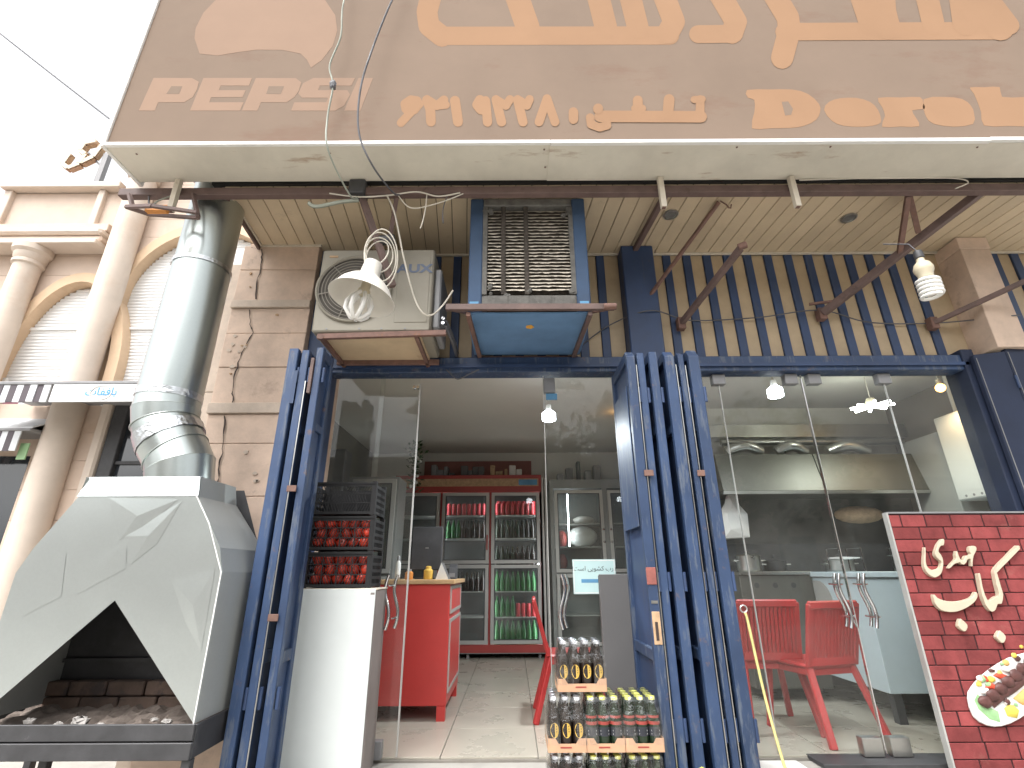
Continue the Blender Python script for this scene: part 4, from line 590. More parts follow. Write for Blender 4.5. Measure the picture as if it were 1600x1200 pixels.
BIG=[[[(-0.654,5.174),(-0.682,4.904),(-0.53,4.847),(-0.498,5.114)],[(-0.68,4.86),(-0.657,4.71),(-0.509,4.74),(-0.531,4.891)],[(-0.625,4.639),(-0.527,4.531),(-0.441,4.7),(-0.54,4.812)],[(-0.497,5.143),(-0.501,5.097),(-0.516,5.059),(-0.54,5.033),(-0.57,5.024),(-0.6,5.034),(-0.626,5.06),(-0.646,5.098),(-0.654,5.144),(-0.651,5.191),(-0.636,5.23),(-0.612,5.257),(-0.582,5.266),(-0.551,5.256),(-0.524,5.229),(-0.505,5.19)],[(-0.529,4.875),(-0.533,4.831),(-0.547,4.795),(-0.571,4.77),(-0.599,4.762),(-0.629,4.771),(-0.655,4.795),(-0.674,4.832),(-0.682,4.876),(-0.679,4.92),(-0.665,4.957),(-0.641,4.983),(-0.612,4.991),(-0.582,4.982),(-0.556,4.957),(-0.537,4.919)],[(-0.507,4.724),(-0.511,4.682),(-0.526,4.646),(-0.549,4.623),(-0.577,4.615),(-0.606,4.623),(-0.631,4.647),(-0.65,4.683),(-0.658,4.725),(-0.655,4.768),(-0.641,4.804),(-0.618,4.829),(-0.589,4.837),(-0.559,4.828),(-0.533,4.804),(-0.515,4.767)],[(-0.41,4.614),(-0.414,4.573),(-0.429,4.538),(-0.452,4.515),(-0.48,4.507),(-0.508,4.516),(-0.533,4.539),(-0.551,4.574),(-0.559,4.616),(-0.556,4.657),(-0.541,4.693),(-0.518,4.717),(-0.489,4.725),(-0.46,4.716),(-0.435,4.692),(-0.417,4.656)]],[[(-0.494,4.525),(1.124,4.517),(1.146,4.707),(-0.503,4.716)],[(-0.433,4.619),(-0.437,4.582),(-0.45,4.552),(-0.47,4.532),(-0.494,4.525),(-0.52,4.532),(-0.542,4.553),(-0.557,4.583),(-0.564,4.62),(-0.561,4.656),(-0.549,4.688),(-0.528,4.708),(-0.503,4.716),(-0.478,4.708),(-0.455,4.687),(-0.44,4.655)],[(1.2,4.61),(1.191,4.574),(1.173,4.544),(1.15,4.524),(1.124,4.517),(1.1,4.524),(1.081,4.544),(1.071,4.575),(1.07,4.611),(1.079,4.648),(1.097,4.679),(1.12,4.7),(1.146,4.707),(1.171,4.7),(1.19,4.678),(1.2,4.647)]],[[(-0.053,5.095),(0.048,4.658),(0.209,4.739),(0.114,5.183)],[(0.119,5.138),(0.111,5.087),(0.092,5.043),(0.063,5.015),(0.03,5.005),(-0.004,5.015),(-0.032,5.044),(-0.051,5.088),(-0.058,5.14),(-0.051,5.192),(-0.032,5.236),(-0.003,5.266),(0.031,5.276),(0.065,5.265),(0.094,5.235),(0.113,5.19)],[(0.213,4.697),(0.205,4.65),(0.186,4.611),(0.158,4.584),(0.126,4.575),(0.094,4.585),(0.067,4.611),(0.049,4.651),(0.043,4.699),(0.05,4.747),(0.069,4.787),(0.097,4.815),(0.13,4.824),(0.163,4.814),(0.19,4.786),(0.207,4.745)]],[[(0.561,5.104),(0.607,4.666),(0.767,4.722),(0.727,5.165)],[(0.727,5.133),(0.717,5.084),(0.696,5.043),(0.668,5.016),(0.635,5.007),(0.604,5.017),(0.579,5.044),(0.563,5.086),(0.56,5.135),(0.569,5.184),(0.59,5.226),(0.619,5.254),(0.652,5.264),(0.684,5.254),(0.709,5.225),(0.724,5.183)],[(0.767,4.693),(0.757,4.648),(0.737,4.611),(0.709,4.586),(0.678,4.577),(0.648,4.586),(0.624,4.612),(0.61,4.649),(0.606,4.694),(0.615,4.74),(0.635,4.778),(0.663,4.804),(0.695,4.813),(0.726,4.804),(0.75,4.777),(0.764,4.739)]],[[(0.802,5.103),(0.838,4.665),(0.993,4.719),(0.964,5.162)],[(0.963,5.131),(0.953,5.084),(0.932,5.045),(0.903,5.019),(0.872,5.01),(0.842,5.019),(0.818,5.046),(0.804,5.085),(0.802,5.133),(0.812,5.18),(0.833,5.221),(0.862,5.248),(0.894,5.257),(0.924,5.247),(0.948,5.22),(0.962,5.179)],[(0.993,4.691),(0.983,4.648),(0.962,4.612),(0.935,4.588),(0.905,4.58),(0.876,4.588),(0.854,4.613),(0.84,4.649),(0.838,4.693),(0.848,4.736),(0.868,4.773),(0.896,4.798),(0.926,4.807),(0.956,4.798),(0.978,4.773),(0.991,4.735)]],[[(1.048,5.086),(1.102,4.712),(1.26,4.795),(1.211,5.175)],[(1.118,4.811),(1.061,4.694),(1.186,4.583),(1.243,4.697)],[(1.211,5.129),(1.199,5.081),(1.177,5.041),(1.147,5.015),(1.115,5.005),(1.085,5.015),(1.062,5.042),(1.048,5.083),(1.047,5.131),(1.058,5.179),(1.081,5.22),(1.11,5.248),(1.143,5.258),(1.174,5.248),(1.198,5.219),(1.211,5.178)],[(1.26,4.753),(1.248,4.708),(1.226,4.671),(1.198,4.646),(1.167,4.638),(1.138,4.647),(1.115,4.672),(1.103,4.709),(1.102,4.754),(1.113,4.799),(1.134,4.838),(1.163,4.863),(1.195,4.872),(1.225,4.863),(1.247,4.837),(1.26,4.798)],[(1.202,4.637),(1.191,4.594),(1.17,4.557),(1.142,4.533),(1.111,4.525),(1.082,4.534),(1.06,4.558),(1.047,4.595),(1.046,4.639),(1.057,4.683),(1.078,4.72),(1.106,4.745),(1.138,4.754),(1.167,4.745),(1.189,4.719),(1.202,4.682)]],[[(1.46,5.064),(1.549,4.692),(1.705,4.809),(1.621,5.19)],[(1.559,4.791),(1.512,4.674),(1.646,4.595),(1.694,4.71)],[(1.622,5.126),(1.608,5.078),(1.584,5.038),(1.553,5.011),(1.521,5.002),(1.491,5.012),(1.469,5.039),(1.457,5.079),(1.458,5.127),(1.471,5.176),(1.495,5.217),(1.526,5.245),(1.559,5.254),(1.589,5.244),(1.612,5.216),(1.623,5.175)],[(1.706,4.749),(1.692,4.705),(1.669,4.668),(1.639,4.643),(1.608,4.634),(1.579,4.643),(1.558,4.668),(1.547,4.706),(1.548,4.751),(1.561,4.796),(1.584,4.834),(1.614,4.86),(1.646,4.869),(1.676,4.859),(1.697,4.833),(1.708,4.795)],[(1.658,4.634),(1.644,4.59),(1.621,4.554),(1.592,4.53),(1.561,4.521),(1.533,4.53),(1.511,4.555),(1.5,4.592),(1.501,4.635),(1.514,4.679),(1.537,4.717),(1.566,4.742),(1.598,4.75),(1.627,4.741),(1.648,4.716),(1.659,4.678)]],[[(1.607,4.718),(1.348,4.716),(1.323,4.529),(1.577,4.532)],[(1.656,4.624),(1.645,4.588),(1.626,4.558),(1.602,4.538),(1.577,4.532),(1.554,4.539),(1.536,4.559),(1.527,4.589),(1.528,4.625),(1.538,4.66),(1.557,4.691),(1.581,4.711),(1.607,4.718),(1.631,4.711),(1.648,4.69),(1.657,4.66)],[(1.399,4.621),(1.389,4.586),(1.371,4.556),(1.348,4.536),(1.323,4.529),(1.299,4.537),(1.282,4.557),(1.272,4.587),(1.272,4.622),(1.281,4.658),(1.299,4.689),(1.323,4.709),(1.349,4.716),(1.372,4.709),(1.39,4.688),(1.4,4.657)]],[[(1.859,5.059),(1.928,4.729),(2.092,4.852),(2.027,5.189)],[(1.927,4.781),(1.909,4.654),(2.073,4.672),(2.092,4.799)],[(2.026,5.123),(2.01,5.074),(1.984,5.033),(1.952,5.006),(1.919,4.997),(1.889,5.007),(1.867,5.034),(1.856,5.075),(1.859,5.124),(1.874,5.173),(1.9,5.215),(1.933,5.244),(1.967,5.253),(1.998,5.243),(2.019,5.214),(2.029,5.172)],[(2.09,4.789),(2.075,4.744),(2.049,4.705),(2.018,4.68),(1.985,4.671),(1.957,4.68),(1.936,4.706),(1.926,4.745),(1.929,4.791),(1.944,4.837),(1.969,4.876),(2.001,4.902),(2.034,4.912),(2.063,4.902),(2.084,4.875),(2.094,4.836)],[(2.071,4.662),(2.055,4.618),(2.03,4.58),(1.999,4.555),(1.967,4.547),(1.939,4.556),(1.918,4.581),(1.908,4.619),(1.911,4.663),(1.926,4.708),(1.951,4.747),(1.982,4.772),(2.015,4.781),(2.044,4.772),(2.065,4.746),(2.074,4.707)]],[[(1.931,4.715),(1.815,4.408),(1.954,4.35),(2.073,4.653)],[(2.082,4.683),(2.067,4.638),(2.042,4.601),(2.011,4.576),(1.979,4.567),(1.95,4.576),(1.929,4.602),(1.92,4.639),(1.922,4.684),(1.937,4.729),(1.962,4.768),(1.994,4.794),(2.027,4.803),(2.056,4.793),(2.076,4.767),(2.086,4.728)],[(1.962,4.378),(1.948,4.336),(1.924,4.301),(1.894,4.277),(1.863,4.269),(1.835,4.278),(1.815,4.301),(1.805,4.337),(1.807,4.379),(1.821,4.422),(1.845,4.458),(1.875,4.482),(1.907,4.49),(1.935,4.482),(1.956,4.457),(1.965,4.421)]],[[(1.933,4.551),(3.486,4.55),(3.551,4.733),(1.969,4.735)],[(2.014,4.642),(2.002,4.607),(1.982,4.577),(1.958,4.558),(1.933,4.551),(1.911,4.558),(1.894,4.578),(1.886,4.608),(1.888,4.643),(1.9,4.678),(1.92,4.708),(1.944,4.728),(1.97,4.735),(1.992,4.727),(2.009,4.707),(2.016,4.677)],[(3.581,4.64),(3.563,4.605),(3.539,4.576),(3.512,4.556),(3.486,4.55),(3.464,4.557),(3.451,4.577),(3.448,4.606),(3.455,4.641),(3.473,4.676),(3.497,4.706),(3.524,4.726),(3.551,4.733),(3.573,4.726),(3.586,4.705),(3.589,4.675)]],[[(2.511,5.079),(2.5,4.685),(2.669,4.758),(2.687,5.158)],[(2.68,5.118),(2.662,5.07),(2.634,5.03),(2.601,5.003),(2.567,4.994),(2.538,5.004),(2.519,5.03),(2.511,5.071),(2.517,5.119),(2.535,5.167),(2.563,5.208),(2.596,5.236),(2.631,5.246),(2.66,5.236),(2.68,5.207),(2.687,5.166)],[(2.663,4.721),(2.645,4.677),(2.619,4.639),(2.587,4.615),(2.554,4.606),(2.527,4.615),(2.508,4.64),(2.5,4.678),(2.506,4.722),(2.523,4.767),(2.55,4.805),(2.582,4.83),(2.615,4.839),(2.643,4.83),(2.662,4.804),(2.669,4.766)]],[[(2.685,5.106),(2.63,4.839),(2.81,4.859),(2.87,5.127)],[(2.627,4.818),(2.611,4.648),(2.794,4.708),(2.813,4.88)],[(2.867,5.116),(2.845,5.064),(2.814,5.02),(2.777,4.991),(2.741,4.981),(2.71,4.992),(2.689,5.021),(2.681,5.065),(2.688,5.118),(2.709,5.17),(2.74,5.215),(2.777,5.245),(2.815,5.256),(2.847,5.245),(2.868,5.214),(2.875,5.169)],[(2.807,4.849),(2.786,4.799),(2.756,4.758),(2.72,4.73),(2.685,4.721),(2.655,4.731),(2.634,4.758),(2.626,4.8),(2.633,4.85),(2.652,4.9),(2.683,4.943),(2.719,4.971),(2.755,4.981),(2.786,4.971),(2.807,4.942),(2.814,4.899)],[(2.788,4.678),(2.768,4.63),(2.738,4.59),(2.703,4.563),(2.668,4.554),(2.638,4.564),(2.618,4.59),(2.61,4.631),(2.616,4.679),(2.636,4.727),(2.665,4.769),(2.701,4.796),(2.737,4.806),(2.767,4.796),(2.788,4.768),(2.795,4.726)]],[[(3.001,5.063),(2.95,4.691),(3.123,4.745),(3.181,5.12)],[(3.174,5.091),(3.153,5.042),(3.122,5.002),(3.087,4.975),(3.053,4.966),(3.024,4.975),(3.005,5.003),(3.0,5.043),(3.007,5.092),(3.028,5.141),(3.059,5.183),(3.094,5.211),(3.129,5.22),(3.159,5.21),(3.177,5.182),(3.183,5.14)],[(3.116,4.717),(3.096,4.672),(3.067,4.634),(3.033,4.609),(3.0,4.601),(2.972,4.61),(2.954,4.635),(2.948,4.673),(2.956,4.719),(2.975,4.764),(3.005,4.803),(3.039,4.829),(3.073,4.838),(3.101,4.828),(3.119,4.802),(3.124,4.763)]],[[(3.249,5.046),(3.173,4.718),(3.385,4.756),(3.468,5.087)],[(3.462,5.066),(3.434,5.005),(3.394,4.955),(3.35,4.922),(3.307,4.91),(3.272,4.922),(3.249,4.956),(3.243,5.007),(3.254,5.067),(3.282,5.128),(3.321,5.18),(3.366,5.215),(3.411,5.228),(3.447,5.215),(3.469,5.179),(3.474,5.127)],[(3.38,4.737),(3.353,4.68),(3.315,4.633),(3.272,4.602),(3.231,4.591),(3.197,4.602),(3.175,4.634),(3.168,4.681),(3.179,4.738),(3.205,4.795),(3.242,4.844),(3.286,4.877),(3.329,4.888),(3.364,4.876),(3.386,4.843),(3.391,4.794)]],[[(3.368,4.797),(3.389,4.607),(3.629,4.781),(3.613,4.978)],[(3.598,4.886),(3.568,4.824),(3.526,4.772),(3.479,4.737),(3.433,4.725),(3.396,4.738),(3.373,4.773),(3.367,4.825),(3.38,4.888),(3.409,4.951),(3.452,5.005),(3.5,5.041),(3.547,5.054),(3.585,5.04),(3.608,5.004),(3.612,4.949)],[(3.615,4.692),(3.585,4.632),(3.544,4.582),(3.498,4.549),(3.453,4.538),(3.417,4.55),(3.394,4.583),(3.388,4.634),(3.401,4.694),(3.43,4.755),(3.471,4.807),(3.519,4.841),(3.565,4.854),(3.602,4.841),(3.625,4.805),(3.629,4.753)]],[[(3.447,5.004),(3.508,4.636),(3.652,4.75),(3.596,5.127)],[(3.588,5.065),(3.569,5.026),(3.543,4.993),(3.514,4.972),(3.486,4.964),(3.464,4.972),(3.45,4.994),(3.446,5.027),(3.454,5.066),(3.473,5.105),(3.498,5.138),(3.528,5.16),(3.556,5.168),(3.579,5.16),(3.593,5.137),(3.596,5.104)],[(3.644,4.692),(3.626,4.656),(3.601,4.626),(3.573,4.606),(3.546,4.599),(3.524,4.606),(3.51,4.626),(3.507,4.657),(3.515,4.693),(3.533,4.729),(3.558,4.76),(3.587,4.781),(3.614,4.788),(3.636,4.781),(3.65,4.76),(3.652,4.729)]]]
DORAB=[[(1.589,4.074),(1.658,4.08),(1.744,4.077),(1.822,4.079),(1.892,4.076),(1.947,4.061),(1.99,4.034),(2.024,3.99),(2.043,3.943),(2.045,3.906),(2.034,3.871),(2.018,3.835),(1.992,3.801),(1.951,3.772),(1.903,3.75),(1.858,3.738),(1.809,3.733),(1.745,3.731),(1.679,3.731),(1.61,3.722),(1.562,3.731),(1.574,3.796),(1.603,3.874),(1.618,3.936),(1.622,3.982),(1.604,3.994),(1.583,4.001),(1.574,4.038)],[(2.064,3.889),(2.082,3.929),(2.114,3.961),(2.151,3.981),(2.194,3.993),(2.248,3.998),(2.302,3.996),(2.348,3.982),(2.385,3.959),(2.408,3.926),(2.419,3.886),(2.421,3.84),(2.415,3.798),(2.406,3.775),(2.386,3.76),(2.344,3.747),(2.289,3.74),(2.224,3.74),(2.162,3.748),(2.122,3.764),(2.094,3.792),(2.072,3.839)],[(2.448,3.995),(2.513,4.001),(2.595,3.997),(2.671,4.002),(2.729,4.0),(2.74,3.977),(2.734,3.947),(2.736,3.918),(2.727,3.893),(2.683,3.888),(2.642,3.881),(2.64,3.852),(2.648,3.814),(2.655,3.773),(2.646,3.741),(2.592,3.736),(2.523,3.74),(2.454,3.734),(2.406,3.739),(2.421,3.781),(2.451,3.833),(2.455,3.874),(2.453,3.913),(2.441,3.959)],[(2.748,3.981),(2.814,4.002),(2.89,4.0),(2.953,3.996),(3.003,3.981),(3.03,3.953),(3.042,3.918),(3.045,3.884),(3.038,3.847),(3.028,3.8),(3.002,3.759),(2.942,3.741),(2.871,3.736),(2.804,3.743),(2.749,3.761),(2.723,3.788),(2.716,3.831),(2.721,3.909)],[(3.091,4.086),(3.132,4.09),(3.186,4.087),(3.245,4.093),(3.291,4.088),(3.281,4.043),(3.275,3.998),(3.339,3.991),(3.421,3.995),(3.493,3.998),(3.552,3.99),(3.586,3.949),(3.595,3.896),(3.572,3.84),(3.527,3.79),(3.465,3.758),(3.391,3.739),(3.308,3.736),(3.223,3.74),(3.134,3.735),(3.069,3.745),(3.069,3.795),(3.09,3.864),(3.096,3.949),(3.098,4.026),(3.089,4.066)]]
DORAB_H=[[(1.8,3.963),(1.843,3.966),(1.862,3.899),(1.838,3.846),(1.798,3.841)]]
KABAB=[[(2.791,1.239),(2.79,1.231),(2.787,1.22),(2.782,1.21),(2.776,1.201),(2.769,1.201),(2.762,1.201),(2.753,1.195),(2.744,1.186),(2.737,1.176),(2.733,1.166),(2.735,1.157),(2.74,1.149),(2.743,1.139),(2.746,1.127),(2.745,1.111),(2.741,1.093),(2.734,1.075),(2.725,1.057),(2.715,1.041),(2.702,1.027),(2.686,1.017),(2.671,1.011),(2.66,1.009),(2.649,1.012),(2.637,1.02),(2.626,1.03),(2.618,1.043),(2.614,1.058),(2.614,1.074),(2.617,1.094),(2.625,1.118),(2.635,1.143),(2.643,1.168),(2.65,1.186),(2.654,1.192),(2.656,1.188),(2.651,1.168),(2.644,1.143),(2.637,1.121),(2.632,1.1),(2.631,1.083),(2.634,1.07),(2.643,1.06),(2.655,1.054),(2.67,1.054),(2.685,1.056),(2.699,1.06),(2.711,1.066),(2.72,1.076),(2.726,1.087),(2.73,1.096),(2.73,1.103),(2.726,1.109),(2.719,1.115),(2.713,1.122),(2.708,1.13),(2.705,1.139),(2.706,1.149),(2.71,1.161),(2.718,1.174),(2.727,1.187),(2.737,1.202),(2.751,1.217),(2.765,1.23),(2.774,1.237),(2.781,1.241),(2.787,1.242)],[(2.94,1.188),(2.947,1.194),(2.955,1.197),(2.967,1.198),(2.977,1.196),(2.982,1.19),(2.982,1.182),(2.978,1.173),(2.971,1.163),(2.961,1.152),(2.951,1.141),(2.945,1.132),(2.94,1.123),(2.934,1.111),(2.929,1.099),(2.924,1.085),(2.92,1.074),(2.917,1.073),(2.916,1.077),(2.918,1.087),(2.92,1.099),(2.922,1.107),(2.922,1.114),(2.92,1.118),(2.916,1.12),(2.909,1.118),(2.901,1.114),(2.895,1.107),(2.89,1.099),(2.881,1.092),(2.873,1.087),(2.864,1.085),(2.856,1.087),(2.852,1.093),(2.847,1.099),(2.841,1.098),(2.833,1.094),(2.823,1.093),(2.812,1.09),(2.797,1.08),(2.783,1.069),(2.77,1.063),(2.765,1.063),(2.776,1.075),(2.793,1.09),(2.804,1.098),(2.814,1.105),(2.824,1.113),(2.832,1.121),(2.834,1.131),(2.835,1.142),(2.843,1.157),(2.85,1.168),(2.852,1.163),(2.853,1.151),(2.854,1.137),(2.855,1.123),(2.859,1.114),(2.863,1.108),(2.87,1.107),(2.877,1.111),(2.883,1.12),(2.89,1.129),(2.897,1.135),(2.906,1.139),(2.918,1.14),(2.93,1.142),(2.935,1.146),(2.936,1.151),(2.934,1.156),(2.932,1.163),(2.935,1.176)],[(3.254,1.199),(3.263,1.194),(3.259,1.18),(3.261,1.179),(3.25,1.171),(3.207,1.14),(3.154,1.102),(3.105,1.068),(3.067,1.04),(3.059,1.035),(3.061,1.028),(3.059,0.99),(3.057,0.948),(3.057,0.925),(3.055,0.907),(3.043,0.88),(3.028,0.857),(3.015,0.855),(3.002,0.855),(2.99,0.839),(2.978,0.823),(2.966,0.815),(2.955,0.812),(2.947,0.813),(2.94,0.82),(2.933,0.832),(2.927,0.849),(2.924,0.873),(2.923,0.901),(2.926,0.934),(2.931,0.966),(2.935,0.998),(2.939,1.023),(2.943,1.031),(2.947,1.032),(2.951,1.033),(2.952,1.026),(2.948,0.996),(2.943,0.96),(2.941,0.928),(2.942,0.901),(2.945,0.883),(2.951,0.872),(2.96,0.871),(2.971,0.875),(2.987,0.885),(3.003,0.895),(3.016,0.898),(3.025,0.901),(3.029,0.906),(3.031,0.916),(3.033,0.937),(3.034,0.966),(3.039,1.0),(3.043,1.031),(3.047,1.043),(3.052,1.049),(3.057,1.057),(3.071,1.07),(3.112,1.1),(3.162,1.134),(3.213,1.172)],[(2.621,0.909),(2.625,0.911),(2.63,0.909),(2.634,0.901),(2.641,0.891),(2.655,0.883),(2.674,0.876),(2.697,0.872),(2.723,0.87),(2.748,0.87),(2.774,0.872),(2.802,0.876),(2.828,0.882),(2.848,0.889),(2.865,0.899),(2.878,0.912),(2.887,0.922),(2.893,0.924),(2.896,0.92),(2.897,0.912),(2.895,0.902),(2.888,0.891),(2.877,0.878),(2.859,0.864),(2.836,0.85),(2.808,0.836),(2.777,0.824),(2.75,0.816),(2.723,0.811),(2.694,0.81),(2.667,0.813),(2.648,0.819),(2.634,0.828),(2.624,0.841),(2.617,0.856),(2.616,0.871),(2.617,0.885),(2.618,0.899)],[(2.741,0.77),(2.747,0.774),(2.753,0.769),(2.767,0.755),(2.778,0.739),(2.774,0.725),(2.766,0.714),(2.758,0.706),(2.75,0.702),(2.743,0.703),(2.736,0.708),(2.725,0.717),(2.719,0.731),(2.728,0.752)],[(2.962,0.704),(2.968,0.706),(2.973,0.701),(2.982,0.69),(2.989,0.676),(2.985,0.663),(2.977,0.651),(2.967,0.642),(2.957,0.638),(2.949,0.641),(2.942,0.649),(2.934,0.659),(2.931,0.671),(2.945,0.689)]]
PLATE=[(2.662,0.35),(2.676,0.38),(2.701,0.405),(2.739,0.436),(2.787,0.467),(2.848,0.501),(2.914,0.532),(2.974,0.556),(3.034,0.573),(3.098,0.586),(3.159,0.589),(3.214,0.581),(3.254,0.563),(3.266,0.538),(3.258,0.505),(3.228,0.462),(3.183,0.414),(3.122,0.363),(3.054,0.315),(2.99,0.276),(2.926,0.245),(2.867,0.223),(2.813,0.21),(2.766,0.207),(2.726,0.214),(2.69,0.23),(2.664,0.257),(2.657,0.302)]
FOOD=[('lettuce',[(2.692,0.339),(2.703,0.295),(2.749,0.246),(2.807,0.229),(2.813,0.283),(2.759,0.311),(2.722,0.372)]),('onion',[(2.736,0.394),(2.792,0.407),(2.811,0.388),(2.791,0.366),(2.741,0.372)]),('onion',[(2.896,0.501),(2.948,0.518),(2.979,0.495),(2.934,0.478)]),('pepper',[(2.845,0.467),(2.885,0.486),(2.949,0.455),(2.905,0.433)]),('pepper',[(2.772,0.405),(2.814,0.433),(2.858,0.41),(2.826,0.391)]),('lemon',[(2.851,0.3),(2.9,0.329),(2.936,0.288),(2.909,0.25),(2.856,0.261)]),('corn',[(2.92,0.349),(3.011,0.404),(3.075,0.404),(3.033,0.326),(2.965,0.315)]),('kebab',[(2.769,0.338),(2.822,0.383),(2.914,0.421),(3.01,0.472),(3.123,0.529),(3.151,0.5),(3.049,0.438),(2.951,0.382),(2.858,0.338),(2.794,0.3)]),('onion',[(3.031,0.529),(3.123,0.564),(3.171,0.552),(3.124,0.533)])]
CR1= [(-2.172, 3.597), (-2.082, 3.576), (-2.055, 3.474), (-2.058, 3.294), (-2.04, 3.101)]
CR2= [(-2.073, 3.007), (-2.041, 2.878), (-2.004, 2.806), (-2.059, 2.629), (-2.085, 2.475), (-2.071, 2.325), (-2.06, 2.227)]
CR3= [(-2.094, 2.132), (-2.081, 1.991), (-2.053, 1.854), (-2.057, 1.765), (-2.048, 1.649)]


# ================================================================ SETTING
tag(B(-60, 60, -9, 60, -0.75, -0.45).build('pavement', M['pavement']), kind='structure')
tag(B(-300, 300, -40, -9.0, -0.9, -0.58).build('road', M['asphalt']), kind='structure')
tag(B(-400, 400, -400, 400, -1.4, -1.0).build('ground', M['pavement']), kind='structure')
tag(B(-1.42, 4.7, 2.32, 3.62, -0.447, -0.02).build('entrance_step', M['pavement'], bevel=0.01), kind='structure')

floor = tag(B(-2.25, 4.5, 3.63, 8.0, -0.42, -0.012).build('floor', M['grout']), kind='structure')
t0 = B(0.002, 0.596, 0.002, 0.596, -0.012, 0.0).build('tile', M['tile'], floor, local=True, bevel=0.0015)
t0.location = (-2.25, 3.64, 0)
for i in range(11):
    for j in range(7):
        if i + j: share(t0, 'tile', floor, (-2.25 + i * 0.6, 3.64 + j * 0.6, random.uniform(-0.0006, 0.0006)))
tag(B(-2.25, 4.5, 3.66, 8.0, 2.86, 2.95).build('ceiling', M['ceil']), kind='structure')
tag(B(-2.4, 4.6, 7.9, 8.1, -0.4, 2.86).build('back_wall', M['wallin']), kind='structure')
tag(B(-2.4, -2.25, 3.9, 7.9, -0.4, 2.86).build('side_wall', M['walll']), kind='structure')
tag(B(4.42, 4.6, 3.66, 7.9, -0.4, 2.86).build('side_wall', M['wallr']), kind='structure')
kw = tag(B(2.05, 4.42, 5.62, 5.75, 0, 1.95).build('kitchen_wall', M['dkwall']), kind='structure')
tag(B(2.05, 4.42, 5.62, 5.75, 1.952, 2.86).build('kitchen_wall', M['wallin']), kind='structure')

# ================================================================ SHOP BUILDING
shop = thing('shop_building', 'shop building with cracked pink stone pier and blue and cream striped front', 'building', (1.0, 3.6, -0.45))
B(-2.15, 4.75, 2.80, 8.2, 3.66, 3.85).build('roof_slab', M['pavement'], shop)
B(-1.6, 4.6, 3.645, 3.85, 2.60, 3.66).build('wall', M['cream'], shop)
B(-2.2, -1.6, 3.5, 4.3, -0.45, 3.66).build('pier', M['stone'], shop)
zs = [-0.45, 0.28, 0.72, 1.14, 1.55, 1.924, 2.145, 2.229, 2.515, 2.80, 3.021, 3.091, 3.379, 3.615]
for a, b in zip(zs, zs[1:]):
    band = (b - a) < 0.1
    pr = 0.02 if band else random.uniform(0, 0.005)
    B(-2.225 - (0.004 if band else 0), -1.6, 3.468 - pr, 3.505, a + 0.0015, b - 0.0015).build('pale_stone_band' if band else 'stone_slab', M['stoneband'] if band else M['stone'], shop, bevel=0.004)
for a, b in ((-0.45, 1.2), (1.2, 2.35), (2.35, 3.5)):
    B(-2.37, -2.232, 3.56, 4.2, a + 0.002, b - 0.002).build('edge_stone', M['stoneband'], shop, bevel=0.004)
B(-2.36, -2.245, 3.575, 4.2, 3.502, 3.66).build('edge_tile', M['white'], shop, bevel=0.003)
# the crack that runs down the pier
for seg in (CR1, CR2, CR3):
    m = MB()
    pts = []
    for (x0, z0), (x1, z1) in zip(seg, seg[1:]):
        for k in range(4):
            t = k / 4
            pts.append((x0 + (x1 - x0) * t + random.uniform(-.008, .008), z0 + (z1 - z0) * t))
    pts.append(seg[-1])
    L_, R_ = [], []
    for x, z in pts:
        w = random.uniform(0.0015, 0.007)
        L_.append((x - w, z))
        R_.append((x + w, z))
    for i in range(len(pts) - 1):
        m.add([(p[0], 3.4605 + 0.0, p[1]) for p in (L_[i], R_[i], R_[i + 1], L_[i + 1])], [(0, 1, 2, 3)])
    m.build('crack', M['crack'], shop)
for i in range(16):       # spalled patches along the crack and chips in the stone
    x, z = random.choice([(-2.16, 3.3), (-2.15, 2.75), (-2.12, 2.62), (-1.85, 1.75), (-1.78, 2.05), (-2.1, 2.35), (-1.9, 2.9), (-1.75, 2.5)])
    x += random.uniform(-.05, .08)
    z += random.uniform(-.12, .12)
    n = 7
    r = random.uniform(0.008, 0.026)
    poly = [(x + r * random.uniform(.5, 1.2) * math.cos(k * 6.283 / n), z + 0.7 * r * random.uniform(.5, 1.2) * math.sin(k * 6.283 / n)) for k in range(n)]
    MB().prism(poly, 3.4595, 3.475).build('chip', M['stoneband'] if i % 3 else M['rawwood'], shop)

# lintel, posts, column
B(-1.40, 0.915, 3.52, 3.655, 2.487, 2.612).build('lintel', M['blue'], shop, bevel=0.006)
B(1.185, 3.50, 3.52, 3.655, 2.487, 2.612).build('lintel', M['blue'], shop, bevel=0.006)
B(-1.40, 0.915, 3.50, 3.52, 2.52, 2.545).build('lintel_lip', M['blue_dk'], shop)
B(1.185, 3.50, 3.50, 3.52, 2.52, 2.545).build('lintel_lip', M['blue_dk'], shop)
B(0.918, 1.182, 3.48, 3.70, -0.02, 3.61).build('column', M['blue_dk'], shop, bevel=0.008)
B(-1.60, -1.40, 3.53, 3.70, -0.02, 3.61).build('door_post', M['blue_dk'], shop, bevel=0.006)
B(3.465, 3.56, 3.50, 3.70, -0.02, 2.65).build('door_post', M['navy'], shop, bevel=0.006)
